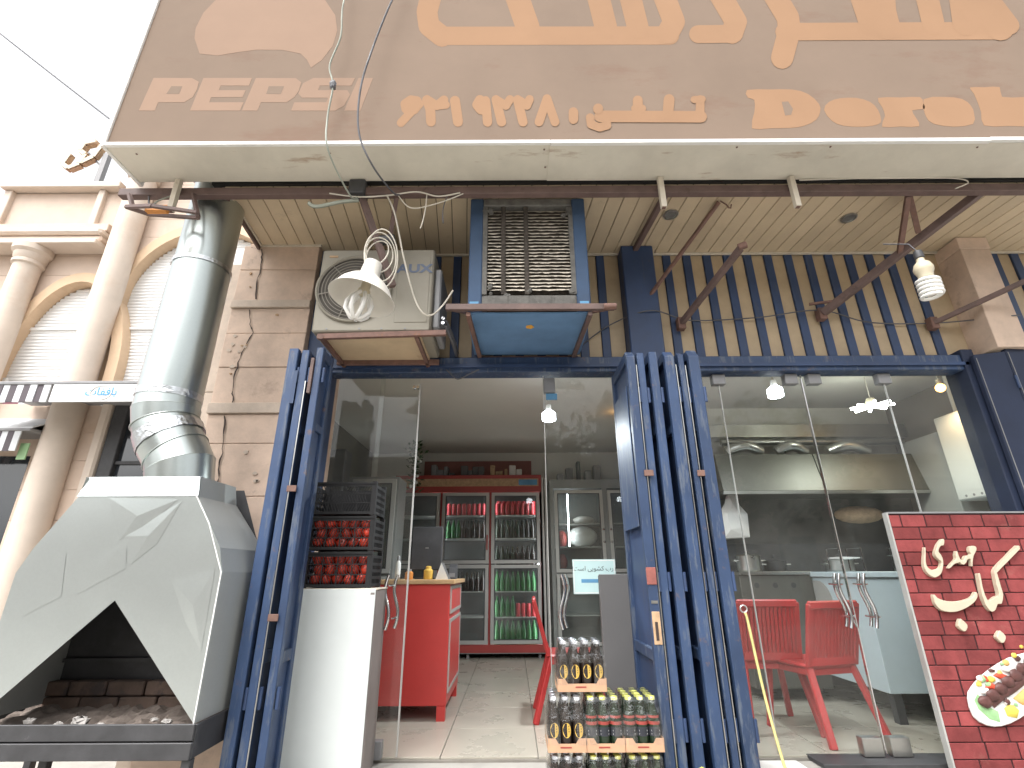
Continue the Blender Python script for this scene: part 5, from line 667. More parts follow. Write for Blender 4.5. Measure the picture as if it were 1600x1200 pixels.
# striped front: cream panels between blue bars
def stripes(xs, x_lo, x_hi):
    prev = x_lo
    for x in xs + [None]:
        e = x - 0.034 if x is not None else x_hi
        if e - prev > 0.02:
            B(prev + 0.001, e - 0.001, 3.622, 3.646, 2.614, 3.605).build('cream_panel', M['cream'], shop, bevel=0.003)
        if x is not None:
            B(x - 0.034, x + 0.034, 3.606, 3.646, 2.614, 3.605).build('blue_bar', M['blue_dk'], shop, bevel=0.004)
            prev = x + 0.034
stripes(sorted(0.76 - k * 0.1745 for k in range(12)), -1.40, 0.917)
stripes([1.333 + k * 0.1745 for k in range(13)], 1.183, 3.66)
stripes([3.98, 4.15, 4.33, 4.5], 3.9, 4.62)
B(3.66, 3.90, 3.40, 3.66, 2.62, 3.50).build('stone_slab', M['stone'], shop, bevel=0.004)
B(3.655, 3.905, 3.395, 3.66, 3.502, 3.61).build('stone_slab', M['stone'], shop, bevel=0.004)
B(-1.60, 4.6, 3.585, 3.606, 3.598, 3.612).build('trim_strip', M['offwhite'], shop)

# ================================================================ CANOPY (plank soffit)
can = thing('canopy', 'plank soffit under the shop sign with two recessed spotlights', 'canopy', (1.0, 3.2, 3.6))
SK = -0.09   # the planks run slightly askew to the wall
def plank(x0, x1, y0=2.80, y1=3.60):
    m = MB()
    f = lambda x, y: x + SK * (y - 2.9)
    m.add([(f(x, y), y, z) for z in (3.615, 3.63) for x, y in ((x0, y0), (x1, y0), (x1, y1), (x0, y1))],
          [(0, 3, 2, 1), (4, 5, 6, 7), (0, 1, 5, 4), (1, 2, 6, 5), (2, 3, 7, 6), (3, 0, 4, 7)])
    return m
k = 0
x = -2.045
while x < 4.6:
    plank(x + 0.0025, x + 0.1125, y1=3.465 if x < -1.68 else 3.598).build('plank', M['soffit'], can, bevel=0.0025)
    x += 0.115
B(-2.12, 4.75, 2.78, 3.64, 3.632, 3.655).build('backing', M['dark'], can)
m = MB()
m.beam((-2.052 + SK * -.1, 2.80, 3.60), (-2.052 + SK * .565, 3.465, 3.60), 0.022, 0.05)
m.build('edge_trim', M['rustdk'], can, bevel=0.002)
m = MB()
m.beam((-2.03 + SK * -.1, 2.80, 3.608), (-2.03 + SK * .565, 3.455, 3.608), 0.014, 0.014)
m.beam((-2.09, 3.458, 3.608), (-1.58, 3.458, 3.608), 0.014, 0.014)
m.build('edge_bead', M['offwhite'], can)
for (x, y) in ((1.222, 3.10), (2.62, 3.15)):
    mm = MB().lathe([(0.058, 3.616), (0.060, 3.606), (0.046, 3.604), (0.043, 3.612)], (x, y, 0), 24, cap=False)
    sp = mm.build('spotlight_ring', M['steel'], can, smooth=40)
    MB().lathe([(0.001, 3.6105), (0.044, 3.6105)], (x, y, 0), 20, cap=False).build('spotlight_lens', M['grime'], sp)
B(-2.72, 4.75, 2.735, 2.79, 3.50, 3.562).build('rail', M['rustdk'], can, bevel=0.004)
tag(can.children[-1], 'long brown rusty rail along the front of the soffit')
m = MB().box(-1.115, -1.005, 2.70, 2.80, 3.485, 3.60)
m.build('rail_clamp', M['black'], can, bevel=0.006)

# ================================================================ SHOP SIGN
sign = thing('shop_sign', 'large faded brown light box sign with pale Persian and Latin lettering', 'shop sign', (1.0, 2.5, 3.6))
face = B(-2.585, 4.75, 2.42, 2.45, 3.628, 5.6).build('sign_face', M['signbg'], sign)
B(-2.56, 4.7, 2.452, 2.76, 3.64, 5.6).build('sign_box', M['fascia'], sign)
B(-2.612, -2.586, 2.405, 2.77, 3.598, 5.62).build('edge_frame', M['white'], sign, bevel=0.003)
B(-2.59, 0.252, 2.402, 2.424, 3.60, 3.627).build('bottom_frame', M['white'], sign, bevel=0.002)
B(0.254, 3.05, 2.398, 2.424, 3.594, 3.622).build('bottom_frame', M['white'], sign, bevel=0.002)
B(3.052, 4.75, 2.400, 2.424, 3.602, 3.63).build('bottom_frame', M['white'], sign, bevel=0.002)
def under(x0, x1, dz):
    m = MB()
    m.add([(x0, 2.425, 3.602 + dz), (x1, 2.425, 3.602 + dz), (x1, 2.73, 3.606 + dz), (x0, 2.73, 3.606 + dz),
           (x0, 2.425, 3.612 + dz), (x1, 2.425, 3.612 + dz), (x1, 2.73, 3.616 + dz), (x0, 2.73, 3.616 + dz)],
          [(0, 3, 2, 1), (4, 5, 6, 7), (0, 1, 5, 4), (1, 2, 6, 5), (2, 3, 7, 6), (3, 0, 4, 7)])
    return m.build('underside_panel', M['fascia'], sign)
under(-2.585, 0.262, 0.0)
under(0.250, 3.06, -0.006)
under(3.05, 4.75, -0.001)
s0 = None
for (x, y) in ((-2.42, 2.47), (0.215, 2.45), (0.23, 2.60), (-1.17, 2.47), (3.0, 2.45), (1.45, 2.44), (2.05, 2.44)):
    MB().lathe([(0.007, 3.5935), (0.005, 3.590), (0.0, 3.589)], (x, y, 0), 8).build('screw', M['rust'], sign)
# printed lettering, each word a part
wl = [MB().prism(p, 2.4190, 2.4199).build('latin_letter', M['signlt2'], sign) for p in PEPSI]
for p, w in zip(PEPSI_H, (wl[0], wl[2])): MB().prism(p, 2.4184, 2.4189).build('letter_counter', M['signbg'], w)
m = MB()
m.prism(GLOBE[0], 2.4190, 2.4199)
tag(m.build('round_emblem', M['signlt2'], sign), 'faded round emblem with a wave cut')
def strokes(data, name, lab):
    m = MB()
    y = 2.4195
    for polys in data:
        for q in polys:
            m.add([(a, y, b) for a, b in q], [tuple(range(len(q)))])
            y -= 0.00004
    tag(m.build(name, M['signlt'], sign), lab)
strokes(PHONE, 'telephone_line', 'Persian line giving the telephone number')
strokes(BIG, 'persian_title', 'large Persian title letters cut by the top of the view')
wl = [MB().prism(p, 2.4190, 2.4199).build('latin_letter', M['signlt'], sign) for p in DORAB]
MB().prism(DORAB_H[0], 2.4184, 2.4189).build('letter_counter', M['signbg'], wl[0])

# ================================================================ GLASS DOORS OF THE SHOP FRONT
def s_handle(parent, x, z, y=3.56, flip=1, lean=0.0):
    for side in (-0.012, 0.012):
        m = MB()
        pts = []
        for i in range(13):
            t = i / 12
            pts.append((x + side + flip * 0.018 * math.sin((t - 0.5) * 2 * math.pi) + lean * (t - .5), y - 0.012 if side < 0 else y - 0.012, z + 0.165 - 0.33 * t))
        if side < 0: m.tube(pts, 0.0105, 8)
        else: m.tube([(p[0] + 0.012, 3.655, p[2]) for p in pts], 0.0105, 8)
        h = m.build('handle', M['chrome'], parent, smooth=60)
        m = MB()
        for t in (0.2, 0.8):
            zz = z + 0.165 - 0.33 * t
            xx = x + side + flip * 0.018 * math.sin((t - 0.5) * 2 * math.pi)
            m.tube([(xx, y - 0.012, zz), (xx, 3.655, zz)], 0.006, 6)
        m.build('stud', M['chrome'], h)
def pane(parent, x0, x1, y=3.60, z0=0.012, z1=2.484):
    return B(x0, x1, y, y + 0.010, z0, z1).build('pane', M['glass'], parent, bevel=0.001)
d1 = thing('glass_door', 'sliding glass door left of the entrance behind the tomato crates', 'glass door', (-1.03, 3.6, 0))
pane(d1, -1.338, -0.98, 3.585)
p = pane(d1, -1.02, -0.715, 3.605)
B(-0.715, -0.706, 3.600, 3.618, 0.012, 2.42).build('edge_strip', M['alu'], d1)
s_handle(d1, -0.815, 0.875)
for x in (-0.755, -0.727):
    MB().lathe([(0.0, -0.012), (0.012, -0.012), (0.012, 0.02)], (x, 3.6, 2.395), 12, Matrix.Rotation(R(-90), 3, 'X')).build('roller_button', M['chrome'], d1, smooth=40)
B(-0.93, -0.80, 3.575, 3.63, 0.004, 0.10).build('bottom_patch', M['ngrey'], d1, bevel=0.004)
d2 = thing('glass_door', 'glass door with the pale paper notice right of the entrance', 'glass door', (0.6, 3.6, 0))
pane(d2, 0.245, 0.912, 3.600)
B(0.240, 0.2445, 3.598, 3.612, 0.012, 2.484).build('edge_strip', M['alu'], d2)
s_handle(d2, 0.335, 0.872, flip=-1)
B(0.245, 0.33, 3.575, 3.63, 2.34, 2.46).build('top_patch', M['ngrey'], d2, bevel=0.004)
B(0.26, 0.345, 3.590, 3.598, 2.285, 2.335).build('blue_sticker', M['arrow'], d2)
d3 = thing('glass_door', 'double glass doors with curved steel handles in front of the kitchen', 'glass door', (2.3, 3.6, 0))
pane(d3, 1.19, 1.598)
pane(d3, 1.604, 2.242)
pane(d3, 2.256, 2.88)
pane(d3, 2.886, 3.46)
for x in (1.601, 2.249, 2.883): B(x - 0.0028, x + 0.0028, 3.598, 3.612, 0.02, 2.48).build('edge_strip', M['alu'], d3)
B(2.2425, 2.2465, 3.594, 3.616, 0.02, 2.45).build('door_edge', M['chrome'], d3)
s_handle(d3, 2.185, 0.87, flip=1)
s_handle(d3, 2.350, 0.87, flip=1)
for x in (2.165, 2.335):
    q = B(x - 0.06, x + 0.06, 3.575, 3.635, 0.006, 0.105).build('bottom_patch', M['steel'], d3, bevel=0.004)
    MB().lathe([(0.0, -0.02), (0.02, -0.018), (0.022, 0.0)], (x, 3.577, 0.05), 14, Matrix.Rotation(R(90), 3, 'X')).build('lock', M['chrome'], q, smooth=40)
for x in (1.60, 2.16, 2.34, 2.88): B(x - 0.05, x + 0.05, 3.575, 3.635, 2.40, 2.482).build('top_patch', M['ngrey'], d3, bevel=0.004)
B(1.79, 3.46, 3.47, 3.66, -0.018, 0.004).build('threshold', M['black'], d3, bevel=0.003)

notice = thing('notice', 'pale mint paper notice with Persian line and blue arrow on the glass', 'notice', (0.55, 3.597, 0.9))
B(0.405, 0.695, 3.5955, 3.598, 0.915, 1.133).build('sheet', M['mint'], notice)
m = MB()
for a in ((0.409, 0.691, 1.123, 1.129), (0.409, 0.691, 0.919, 0.925)): m.box(a[0], a[1], 3.5945, 3.5950, a[2], a[3])
for a in ((0.409, 0.414), (0.686, 0.691)): m.box(a[0], a[1], 3.5945, 3.5950, 0.926, 1.122)
m.build('border', M['paper'], notice)
text_mesh('persian_line', '!\uFE96\uFEB3\uFE8D \uFBFD\uFBFE\uFEEE\uFEB8\uFB90 \u0628\u0631\u062F'.replace('\u0628\u0631\u062F', '\uFE8F\uFEAD\uFEA9'), 0.040, M['ink'], notice, (0.55, 3.5950, 1.062), ext=0.0003)
MB().prism([(0.46, 0.985), (0.62, 0.985), (0.62, 0.972), (0.655, 0.998), (0.62, 1.022), (0.62, 1.008), (0.46, 1.008)], 3.5945, 3.5952).build('arrow', M['arrow'], notice)

# ================================================================ FOLDING SHUTTERS
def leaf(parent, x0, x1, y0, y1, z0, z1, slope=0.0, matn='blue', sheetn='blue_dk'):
    m = MB()
    w = x1 - x0
    # front stile, with a sloped head where the metal was cut
    m.add([(x0, y0, z0), (x1, y0, z0), (x1, y0 + .045, z0), (x0, y0 + .045, z0),
           (x0, y0, z1 - slope), (x1, y0, z1 - slope), (x1, y0 + .045, z1), (x0, y0 + .045, z1)],
          [(0, 3, 2, 1), (4, 5, 6, 7), (0, 1, 5, 4), (1, 2, 6, 5), (2, 3, 7, 6), (3, 0, 4, 7)])
    m.box(x0, x1, y1 - 0.045, y1, z0, z1)
    for a, b in ((z0, z0 + .06), (z0 + .62, z0 + .68), (z1 - .55, z1 - .50), (z1 - .07, z1 - .004)):
        m.box(x0 + .002, x1 - .002, y0 + .045, y1 - .045, a, b)
    o = m.build('leaf', M[matn], parent, bevel=0.004)
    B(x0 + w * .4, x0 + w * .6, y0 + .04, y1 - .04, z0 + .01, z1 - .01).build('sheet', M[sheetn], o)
    return o
def hinge(par, x, y, z, h=0.10, r=0.011):
    MB().tube([(x, y, z), (x, y, z + h)], r, 10).build('hinge', M['blue_dk'], par, smooth=50)
def latch(par, x, y, z):
    q = B(x - .028, x + .028, y - 0.012, y - 0.004, z - .018, z + .018).build('latch_plate', M['rust'], par, bevel=0.002)
    return q
sh1 = thing('folding_shutter', 'blue steel folding shutter stacked at the left beside the stone pier', 'shutter', (-1.34, 3.2, -0.02))
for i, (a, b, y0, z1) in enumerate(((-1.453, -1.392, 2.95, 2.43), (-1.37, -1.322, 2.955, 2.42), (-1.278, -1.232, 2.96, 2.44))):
    l = leaf(sh1, a, b, y0, 3.16, -0.015, z1, matn='blue' if i < 2 else 'blue')  # inner sheets in the darker blue, their shade put into the colour
    hinge(l, b + .012, y0 + .02, 2.2)
    hinge(l, b + .012, y0 + .02, 0.4)
    if i == 1:
        MB().beam((b + .006, y0 - .004, 0.02), (b + .006, y0 - .004, 2.2), 0.006).build('bright_strip', M['steel'], l)
        latch(l, b + .022, y0, 1.52)
        latch(l, b + .028, y0, 0.83)
    if i == 0: B(b - .004, b + .02, y0 - .006, y0, 2.05, 2.27).build('hinge_plate', M['blue'], l)
    if i == 2:
        MB().beam((a - .012, y0 + .002, 2.12), (a - .012, y0 + .002, 2.36), 0.02, 0.03).build('bolt_case', M['rustdk'], l)
sh2 = thing('folding_shutter', 'tall stack of worn blue folding shutter leaves between the two doors', 'shutter', (0.98, 3.2, -0.02))
for i, (a, b, y0, z1, sl) in enumerate(((.742, .797, 2.95, 2.41, .05), (.814, .860, 2.965, 2.40, .01), (.893, .945, 2.96, 2.405, .01), (.990, 1.052, 2.95, 2.41, .05), (1.082, 1.118, 2.965, 2.405, .03), (1.145, 1.212, 2.95, 2.42, .06))):
    l = leaf(sh2, a, b, y0, 3.46, -0.015, z1, sl)
    if i in (0, 3, 4):
        MB().beam((b + .004, y0 + .001, 0.02), (b + .004, y0 + .001, 2.3), 0.005).build('bright_strip', M['steel'], l)
    if i in (0, 4): latch(l, b + .012, y0, 1.60)
    hinge(l, b + .01, y0 + .015, 2.05)
    hinge(l, b + .01, y0 + .015, 0.95)
    hinge(l, b + .01, y0 + .015, 0.25)
    if i == 0:
        q = B(a + .006, b - .006, y0 - .004, y0 + .002, 0.69, 0.85).build('lock_opening', M['rawwood'], l, bevel=0.002)
        B(a + .018, b - .022, y0 - .0055, y0 - .003, 0.71, 0.80).build('lock_wood', M['crack'], l)
        B(a - .004, b - .004, y0 - .005, y0, 0.985, 1.075).build('lock_plate', M['rustred'], l, bevel=0.004)
        B(a + .01, a + .045, y0 - .003, y0 + .001, 0.89, 0.905).build('lock_slot', M['steel'], l)
        m = MB().box(a - .003, a + .004, 3.02, 3.40, 1.30, 2.18)
        m.build('sheet_rib', M['blue'], l, bevel=0.003)
sh3 = thing('folding_shutter', 'dark blue folded shutter panels at the far right beyond the kitchen', 'shutter', (3.9, 3.3, -0.02))
for i, (x0, x1, y0, y1, z1) in enumerate(((3.50, 3.73, 3.45, 3.43, 2.60), (3.735, 3.97, 3.43, 3.45, 2.64), (3.975, 4.21, 3.45, 3.43, 2.63), (4.215, 4.5, 3.43, 3.45, 2.64))):
    m = MB()
    m.add([(x0, y0, -.015), (x1, y1, -.015), (x1, y1 + .04, -.015), (x0, y0 + .04, -.015), (x0, y0, z1 - .02), (x1, y1, z1), (x1, y1 + .04, z1), (x0, y0 + .04, z1 - .02)],
          [(0, 3, 2, 1), (4, 5, 6, 7), (0, 1, 5, 4), (1, 2, 6, 5), (2, 3, 7, 6), (3, 0, 4, 7)])
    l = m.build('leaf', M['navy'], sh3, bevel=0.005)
    for z in (0.5, 1.4, 2.3): MB().tube([(x1, y1 - .006, z), (x1, y1 - .006, z + .1)], 0.01, 8).build('hinge', M['blue_dk'], l)
    MB().beam((x0 + .01, y0 - .004, .05), (x0 + .01, y0 - .004, z1 - .05), 0.004).build('edge_line', M['ngrey'], l)

# ================================================================ NEIGHBOURING BUILDING
nb = thing('neighbour_building', 'beige stone building with columns and arched white roller shutters at left', 'building', (-7.0, 7.5, -0.45))
YW = 7.5
arches = [(-7.50, 4.10, 0.90, 1.75), (-5.42, 5.60, 1.335, 1.335)]
def arch_x(z, a, side):
    xc, zc, r, b = a
    if z <= zc: return xc + side * r
    return xc + side * r * math.sqrt(max(0, 1 - ((z - zc) / b) ** 2))
zz = 3.6
row = 0
while zz < 9.4:
    z1 = zz + 0.40
    zsamp = [zz + 0.003 + (0.394) * k / 6 for k in range(7)]
    spans = []
    lo = -10.5 if zz < 6.45 else -7.2
    left = [(lo, z) for z in zsamp]
    for a in arches:
        top = a[1] + a[3]
        if zz < top:
            right = [(arch_x(min(z, top), a, -1), z) for z in zsamp]
            spans.append((left, right))
            left = [(arch_x(min(z, top), a, 1), z) for z in zsamp]
    spans.append((left, [(-3.0, z) for z in zsamp]))
    for l, r in spans:
        # split the course in blocks
        poly = l + list(reversed(r))
        if max(p[0] for p in r) - min(p[0] for p in l) < 0.02: continue
        MB().prism(poly, YW, YW + 0.25).build('stone_course', M['nstone'], nb)
    zz = z1
    row += 1
B(-10.5, -3.0, YW + 0.05, YW + 0.24, 3.6, 9.4).build('inner_wall', M['nstone'], nb) if False else None
for a in arches:
    xc, zc, r, rb = a
    zb = 3.75
    # arch band
    poly = [(xc - r - .17, zb), (xc - r - .17, zc)] + [(xc - (r + .17) * math.cos(t * math.pi / 24), zc + (rb + .17) * math.sin(t * math.pi / 24)) for t in range(1, 24)] + [(xc + r + .17, zc), (xc + r + .17, zb),
            (xc + r - .01, zb), (xc + r - .01, zc)] + [(xc + (r - .01) * math.cos(t * math.pi / 24), zc + (rb - .01) * math.sin(t * math.pi / 24)) for t in range(1, 24)] + [(xc - r + .01, zc), (xc - r + .01, zb)]
    MB().prism(poly, YW - 0.05, YW + 0.30).build('arch_band', M['narch'], nb)
    # roller shutter of slats, in two fields
    m = MB()
    z = zb
    while z < zc + rb - 0.05:
        zt = z + 0.058
        hw = r * math.sqrt(max(0.0, 1 - (max(0, zt - zc) / rb) ** 2)) - 0.005
        if hw > 0.03:
            m.add([(xc - hw, 7.650, z), (xc + hw, 7.650, z), (xc + hw, 7.640, z + .02), (xc - hw, 7.640, z + .02), (xc + hw, 7.644, zt), (xc - hw, 7.644, zt)],
                  [(0, 1, 2, 3), (3, 2, 4, 5)])
        z = zt + 0.004
    tag(m.build('roller_slats', M['nshut'], nb), kind='stuff')
    B(xc - r, xc + r, 7.68, 7.74, zb, zc + rb).build('shutter_back', M['nshut'], nb)
    f = B(xc - r + .01, xc + r - .01, 7.61, 7.66, 4.98, 5.03).build('shutter_rail', M['nshut'], nb, bevel=0.004)
    B(xc - r + .01, xc - r + .07, 7.60, 7.66, zb, min(zc, 4.97)).build('shutter_guide', M['nshut'], nb, bevel=0.004)
def column(x, z0, z1, r=0.225):
    c = MB().lathe([(r * 1.04, z0), (r * 1.04, z0 + .2), (r, z0 + .25), (r * .95, z1 - .35)], (x, YW - 0.16, 0), 28).build('column', M['nstone2'], nb, smooth=30)
    MB().lathe([(r * .96, z1 - .36), (r * 1.12, z1 - .34), (r * 1.12, z1 - .29), (r * 1.0, z1 - .27), (r * 1.15, z1 - .22), (r * 1.18, z1 - .15), (r * 1.4, z1 - .10), (r * 1.4, z1 - .001)], (x, YW - .16, 0), 28).build('capital', M['nstone2'], c, smooth=30)
    return c
column(-6.88, -0.44, 8.30)
B(-7.25, -6.5, YW - .50, YW - .02, 8.302, 8.52).build('impost', M['nstone2'], nb, bevel=0.02)
B(-7.32, -6.42, YW - .56, YW - .02, 8.522, 8.62).build('impost', M['nstone2'], nb, bevel=0.01)
MB().lathe([(0.22, 8.622), (0.17, 8.75), (0.28, 8.86), (0.30, 9.1), (0.16, 9.3)], (-6.9, YW - .28, 0), 20).build('urn', M['nstone2'], nb, smooth=30)
column(-8.42, -0.44, 6.42, 0.20)
# projecting cornice and parapet on the left bay
B(-10.5, -7.2, YW - .36, YW - .01, 6.425, 6.52).build('cornice', M['nstone2'], nb, bevel=0.012)
B(-10.5, -7.2, YW - .28, YW - .01, 6.522, 6.64).build('cornice', M['nstone'], nb, bevel=0.03)
B(-10.5, -7.2, YW - .34, YW - .01, 6.642, 6.78).build('cornice', M['nstone2'], nb, bevel=0.04)
B(-10.5, -7.2, YW - .22, YW - .01, 6.782, 6.94).build('cornice', M['nstone'], nb, bevel=0.01)
B(-9.38, -7.2, YW - .12, YW - .02, 6.942, 7.70).build('parapet', M['nstone'], nb)
B(-9.36, -9.22, YW - .2, YW - .02, 6.943, 7.72).build('parapet_frame', M['nstone2'], nb, bevel=0.01)
B(-7.62, -7.5, YW - .2, YW - .02, 6.943, 7.72).build('parapet_frame', M['nstone2'], nb, bevel=0.01)
B(-9.40, -7.2, YW - .28, YW - .02, 7.722, 7.85).build('coping', M['nstone2'], nb, bevel=0.012)
# storey below the awnings: pilasters, dark glass
B(-8.9, -6.62, YW - .02, YW + .2, -0.44, 3.598).build('lower_wall', M['nstone'], nb)
for i in range(9): B(-7.35, -6.45, YW - .04, YW - .021, -0.4 + i * 0.44, -0.4 + i * 0.44 + 0.434).build('stone_course', M['nstone'], nb, bevel=0.004)
B(-6.44, -6.28, YW - .12, YW + .2, -0.44, 3.598).build('window_pilaster', M['nstone2'], nb, bevel=0.03)
B(-6.27, -6.05, YW - .06, YW + .2, -0.44, 3.598).build('window_frame', M['black'], nb, bevel=0.01)
w_ = B(-6.048, -5.25, YW + .02, YW + .06, -0.44, 3.598).build('window', M['tinted'], nb)
B(-6.048, -5.25, YW - .02, YW + .019, 2.62, 2.67).build('mullion', M['black'], w_)
B(-5.249, -3.0, YW - .02, YW + .2, -0.44, 3.598).build('lower_wall', M['nstone'], nb)
B(-8.2, -7.36, YW - .03, YW - .021, -0.44, 2.75).build('window', M['tinted'], nb)
gs = B(-7.20, -7.07, YW - .402, YW - .385, 2.62, 2.86).build('notice_plate', M['green'], nb)
gs.location = (0, 0, 0)
# awnings
def awning(name, label, x0, x1, y, z0, z1, stripes_to, white_from):
    a = thing(name, label, 'awning', ((x0 + x1) / 2, y, z0))
    B(x0, x1, y - .01, y + .95, z1, z1 + .05).build('awning_bar', M['ngrey'], a, bevel=0.01)
    n = int((stripes_to - x0) / 0.19)
    for i in range(n):
        xa = x0 + i * 0.19
        m = MB()
        pts = []
        for (u0, u1, mm_, nm) in ((0, .095, 'awnd', 'dark_stripe'), (.095, .19, 'awnw', 'white_stripe')):
            MB().prism([(xa + u0, z0 + random.uniform(0, .012)), (xa + u1 - .002, z0 + random.uniform(0, .012)), (xa + u1 - .002, z1), (xa + u0, z1)], y + random.uniform(0, .012), y + .022).build(nm, M[mm_], a)
    if white_from is not None:
        B(white_from, x1, y - 0.004, y + .02, z0, z1).build('white_valance', M['awnw'], a, bevel=0.004)
    return a
aw = awning('awning', 'white and dark striped awning valance with a small blue emblem', -7.6, -4.9, 6.5, 3.29, 3.55, -6.35, -6.42)
MB().tube([(-5.72 + .15 * math.cos(t * .3307), 6.492, 3.42 + .105 * math.sin(t * .3307)) for t in range(19)], 0.004, 6, closed=True).build('emblem_ring', M['offwhite'], aw)
text_mesh('persian_word', '\uFE95\uFE8E\uFED4\uFED3\uFE8E\uFE91', 0.16, M['cyan'], aw, (-5.72, 6.492, 3.385), ext=0.001)
awning('awning', 'short lower striped awning at the left edge beyond the column', -8.3, -7.02, 7.0, 2.72, 3.02, -7.02, None)
m = MB()
m.add([(-8.3, 6.99, 3.08), (-7.0, 6.99, 3.08), (-7.0, 7.48, 3.35), (-8.3, 7.48, 3.35), (-8.3, 6.99, 3.06), (-7.0, 6.99, 3.06), (-7.0, 7.48, 3.33), (-8.3, 7.48, 3.33)], [(0, 1, 2, 3), (7, 6, 5, 4), (0, 4, 5, 1), (1, 5, 6, 2), (2, 6, 7, 3), (3, 7, 4, 0)])
m.build('awning_top', M['awnw'], bpy.data.objects['awning.001'])
tag(B(-12.5, -9.45, 8.0, 9.0, -0.4, 8.0).build('pink_wall', M['pink']), 'pink wall end seen at the far left edge beside the stone parapet', 'wall')

# roof sign of the neighbour: Persian channel letters on a pole
rs = thing('roof_sign', 'cut-out Persian letters on a thin post above the neighbouring roof', 'roof sign', (-9.4, 9.0, 7.8))
B(-9.55, -9.43, 8.95, 9.06, 7.4, 10.3).build('post', M['ngrey'], rs)
MB().beam((-9.5, 9.0, 9.9), (-9.95, 9.0, 10.35), 0.04).build('brace', M['ngrey'], rs)
def chan(pts, w, nm):
    m = MB()
    for i in range(len(pts) - 1): m.beam((pts[i][0], 8.97, pts[i][1]), (pts[i + 1][0], 8.97, pts[i + 1][1]), w, 0.10, up=(0, 1, 0))
    q = m.build(nm, M['rawwood'], rs)
    m = MB()
    for i in range(len(pts) - 1): m.beam((pts[i][0], 8.90 - .004 * i, pts[i][1]), (pts[i + 1][0], 8.90 - .004 * i, pts[i + 1][1]), w * .96, 0.012, up=(0, 1, 0))
    m.build('letter_face', M['ivory'], q)
chan([(-10.30, 10.25), (-10.38, 9.95), (-10.2, 9.82), (-9.98, 9.95), (-9.92, 10.22), (-10.08, 10.34), (-10.02, 10.55), (-9.78, 10.62)], 0.11, 'letter')
chan([(-9.42, 10.75), (-9.62, 10.50), (-9.72, 10.15), (-9.95, 9.98)], 0.11, 'letter')
chan([(-9.48, 11.05), (-9.40, 11.2)], 0.13, 'letter_dot')

# overhead street wire
def cable(name, label, pts, r, mt, cat='cable', sub=8):
    P = [Vector(p) for p in pts]
    out = []
    for i in range(len(P) - 1):
        p0, p1, p2, p3 = P[max(i - 1, 0)], P[i], P[i + 1], P[min(i + 2, len(P) - 1)]
        for k in range(sub):
            t = k / sub
            out.append(0.5 * ((2 * p1) + (-p0 + p2) * t + (2 * p0 - 5 * p1 + 4 * p2 - p3) * t * t + (-p0 + 3 * p1 - 3 * p2 + p3) * t ** 3))
    out.append(P[-1])
    o = MB().tube(out, r, 6).build(name, mt, smooth=60)
    return tag(o, label, cat)
cable('street_wire', 'thin dark street wire crossing the white sky at upper left', [(-11.5, 6, 12.1), (-9.04, 6, 10.03), (-6.47, 6, 7.94), (-4.5, 6, 6.4)], 0.014, M['wire'], 'wire')


# ================================================================ CHARCOAL GRILL WITH SHEET METAL HOOD
gr = thing('charcoal_grill', 'galvanised hood over a black charcoal grill at the lower left', 'grill', (-2.0, 2.95, -0.45))
FY = 2.72
hood = MB().prism([(-2.345, 1.445), (-1.70, 1.445), (-1.60, 1.30), (-1.525, 1.18), (-1.492, 1.06), (-1.488, 0.40), (-1.505, 0.415), (-2.005, 0.93), (-2.52, 0.415), (-2.55, 0.40), (-2.55, 1.06), (-2.50, 1.18), (-2.43, 1.30)], FY, FY + .003)
hp = hood.build('hood_front', M['galvh'], gr)
# creased facets beaten into the front sheet
m = MB()
def facet(pts, d):
    c = (sum(p[0] for p in pts) / len(pts), FY - d, sum(p[1] for p in pts) / len(pts))
    m.add([(p[0], FY - .0012, p[1]) for p in pts] + [c], [(i, (i + 1) % len(pts), len(pts)) for i in range(len(pts))])
facet([(-2.18, 1.44), (-1.80, 1.43), (-1.95, 1.28), (-2.06, 1.22)], .0050)
facet([(-2.04, 1.24), (-1.78, 1.42), (-1.86, 1.20), (-1.97, 1.10)], .0055)
facet([(-2.25, 1.10), (-2.02, 1.22), (-1.99, 1.08), (-2.20, .96)], .002)
facet([(-1.74, 1.02), (-1.53, 1.08), (-1.52, .70), (-1.62, .82)], .0050)
facet([(-2.50, 1.05), (-2.32, 1.16), (-2.28, .95), (-2.44, .86)], .002)
m.build('crease', M['galvh'], hp)
# sloping cap strip
m = MB()
m.add([(-2.35, FY - .004, 1.447), (-1.697, FY - .004, 1.447), (-1.715, FY + .02, 1.555), (-2.335, FY + .02, 1.555), (-2.35, FY + .004, 1.443), (-1.697, FY + .004, 1.443), (-1.715, FY + .028, 1.550), (-2.335, FY + .028, 1.550)],
      [(0, 1, 2, 3), (7, 6, 5, 4), (0, 4, 5, 1), (1, 5, 6, 2), (2, 6, 7, 3), (3, 7, 4, 0)])
m.build('hood_cap', M['galvh'], gr)
def side(xs, nm):
    m = MB()
    prof = [(xs[0], 1.553), (xs[1], 1.445), (xs[2], 1.30), (xs[3], 1.18), (xs[4], 1.06), (xs[5], 0.40)]
    yb = [3.10, 3.12, 3.16, 3.2, 3.22, 3.24]
    vs = []
    for (x, z), y in zip(prof, yb): vs += [(x, FY + .0035, z), (x, y, z)]
    m.add(vs, [(2 * i, 2 * i + 1, 2 * i + 3, 2 * i + 2) for i in range(5)])
    return m.build(nm, M['galvs'], gr)
side((-1.713, -1.700, -1.60, -1.525, -1.492, -1.488), 'hood_side')
side((-2.337, -2.345, -2.43, -2.50, -2.55, -2.55), 'hood_side')
B(-2.335, -1.715, FY + .03, 3.10, 1.550, 1.554).build('hood_top', M['galvh'], gr)
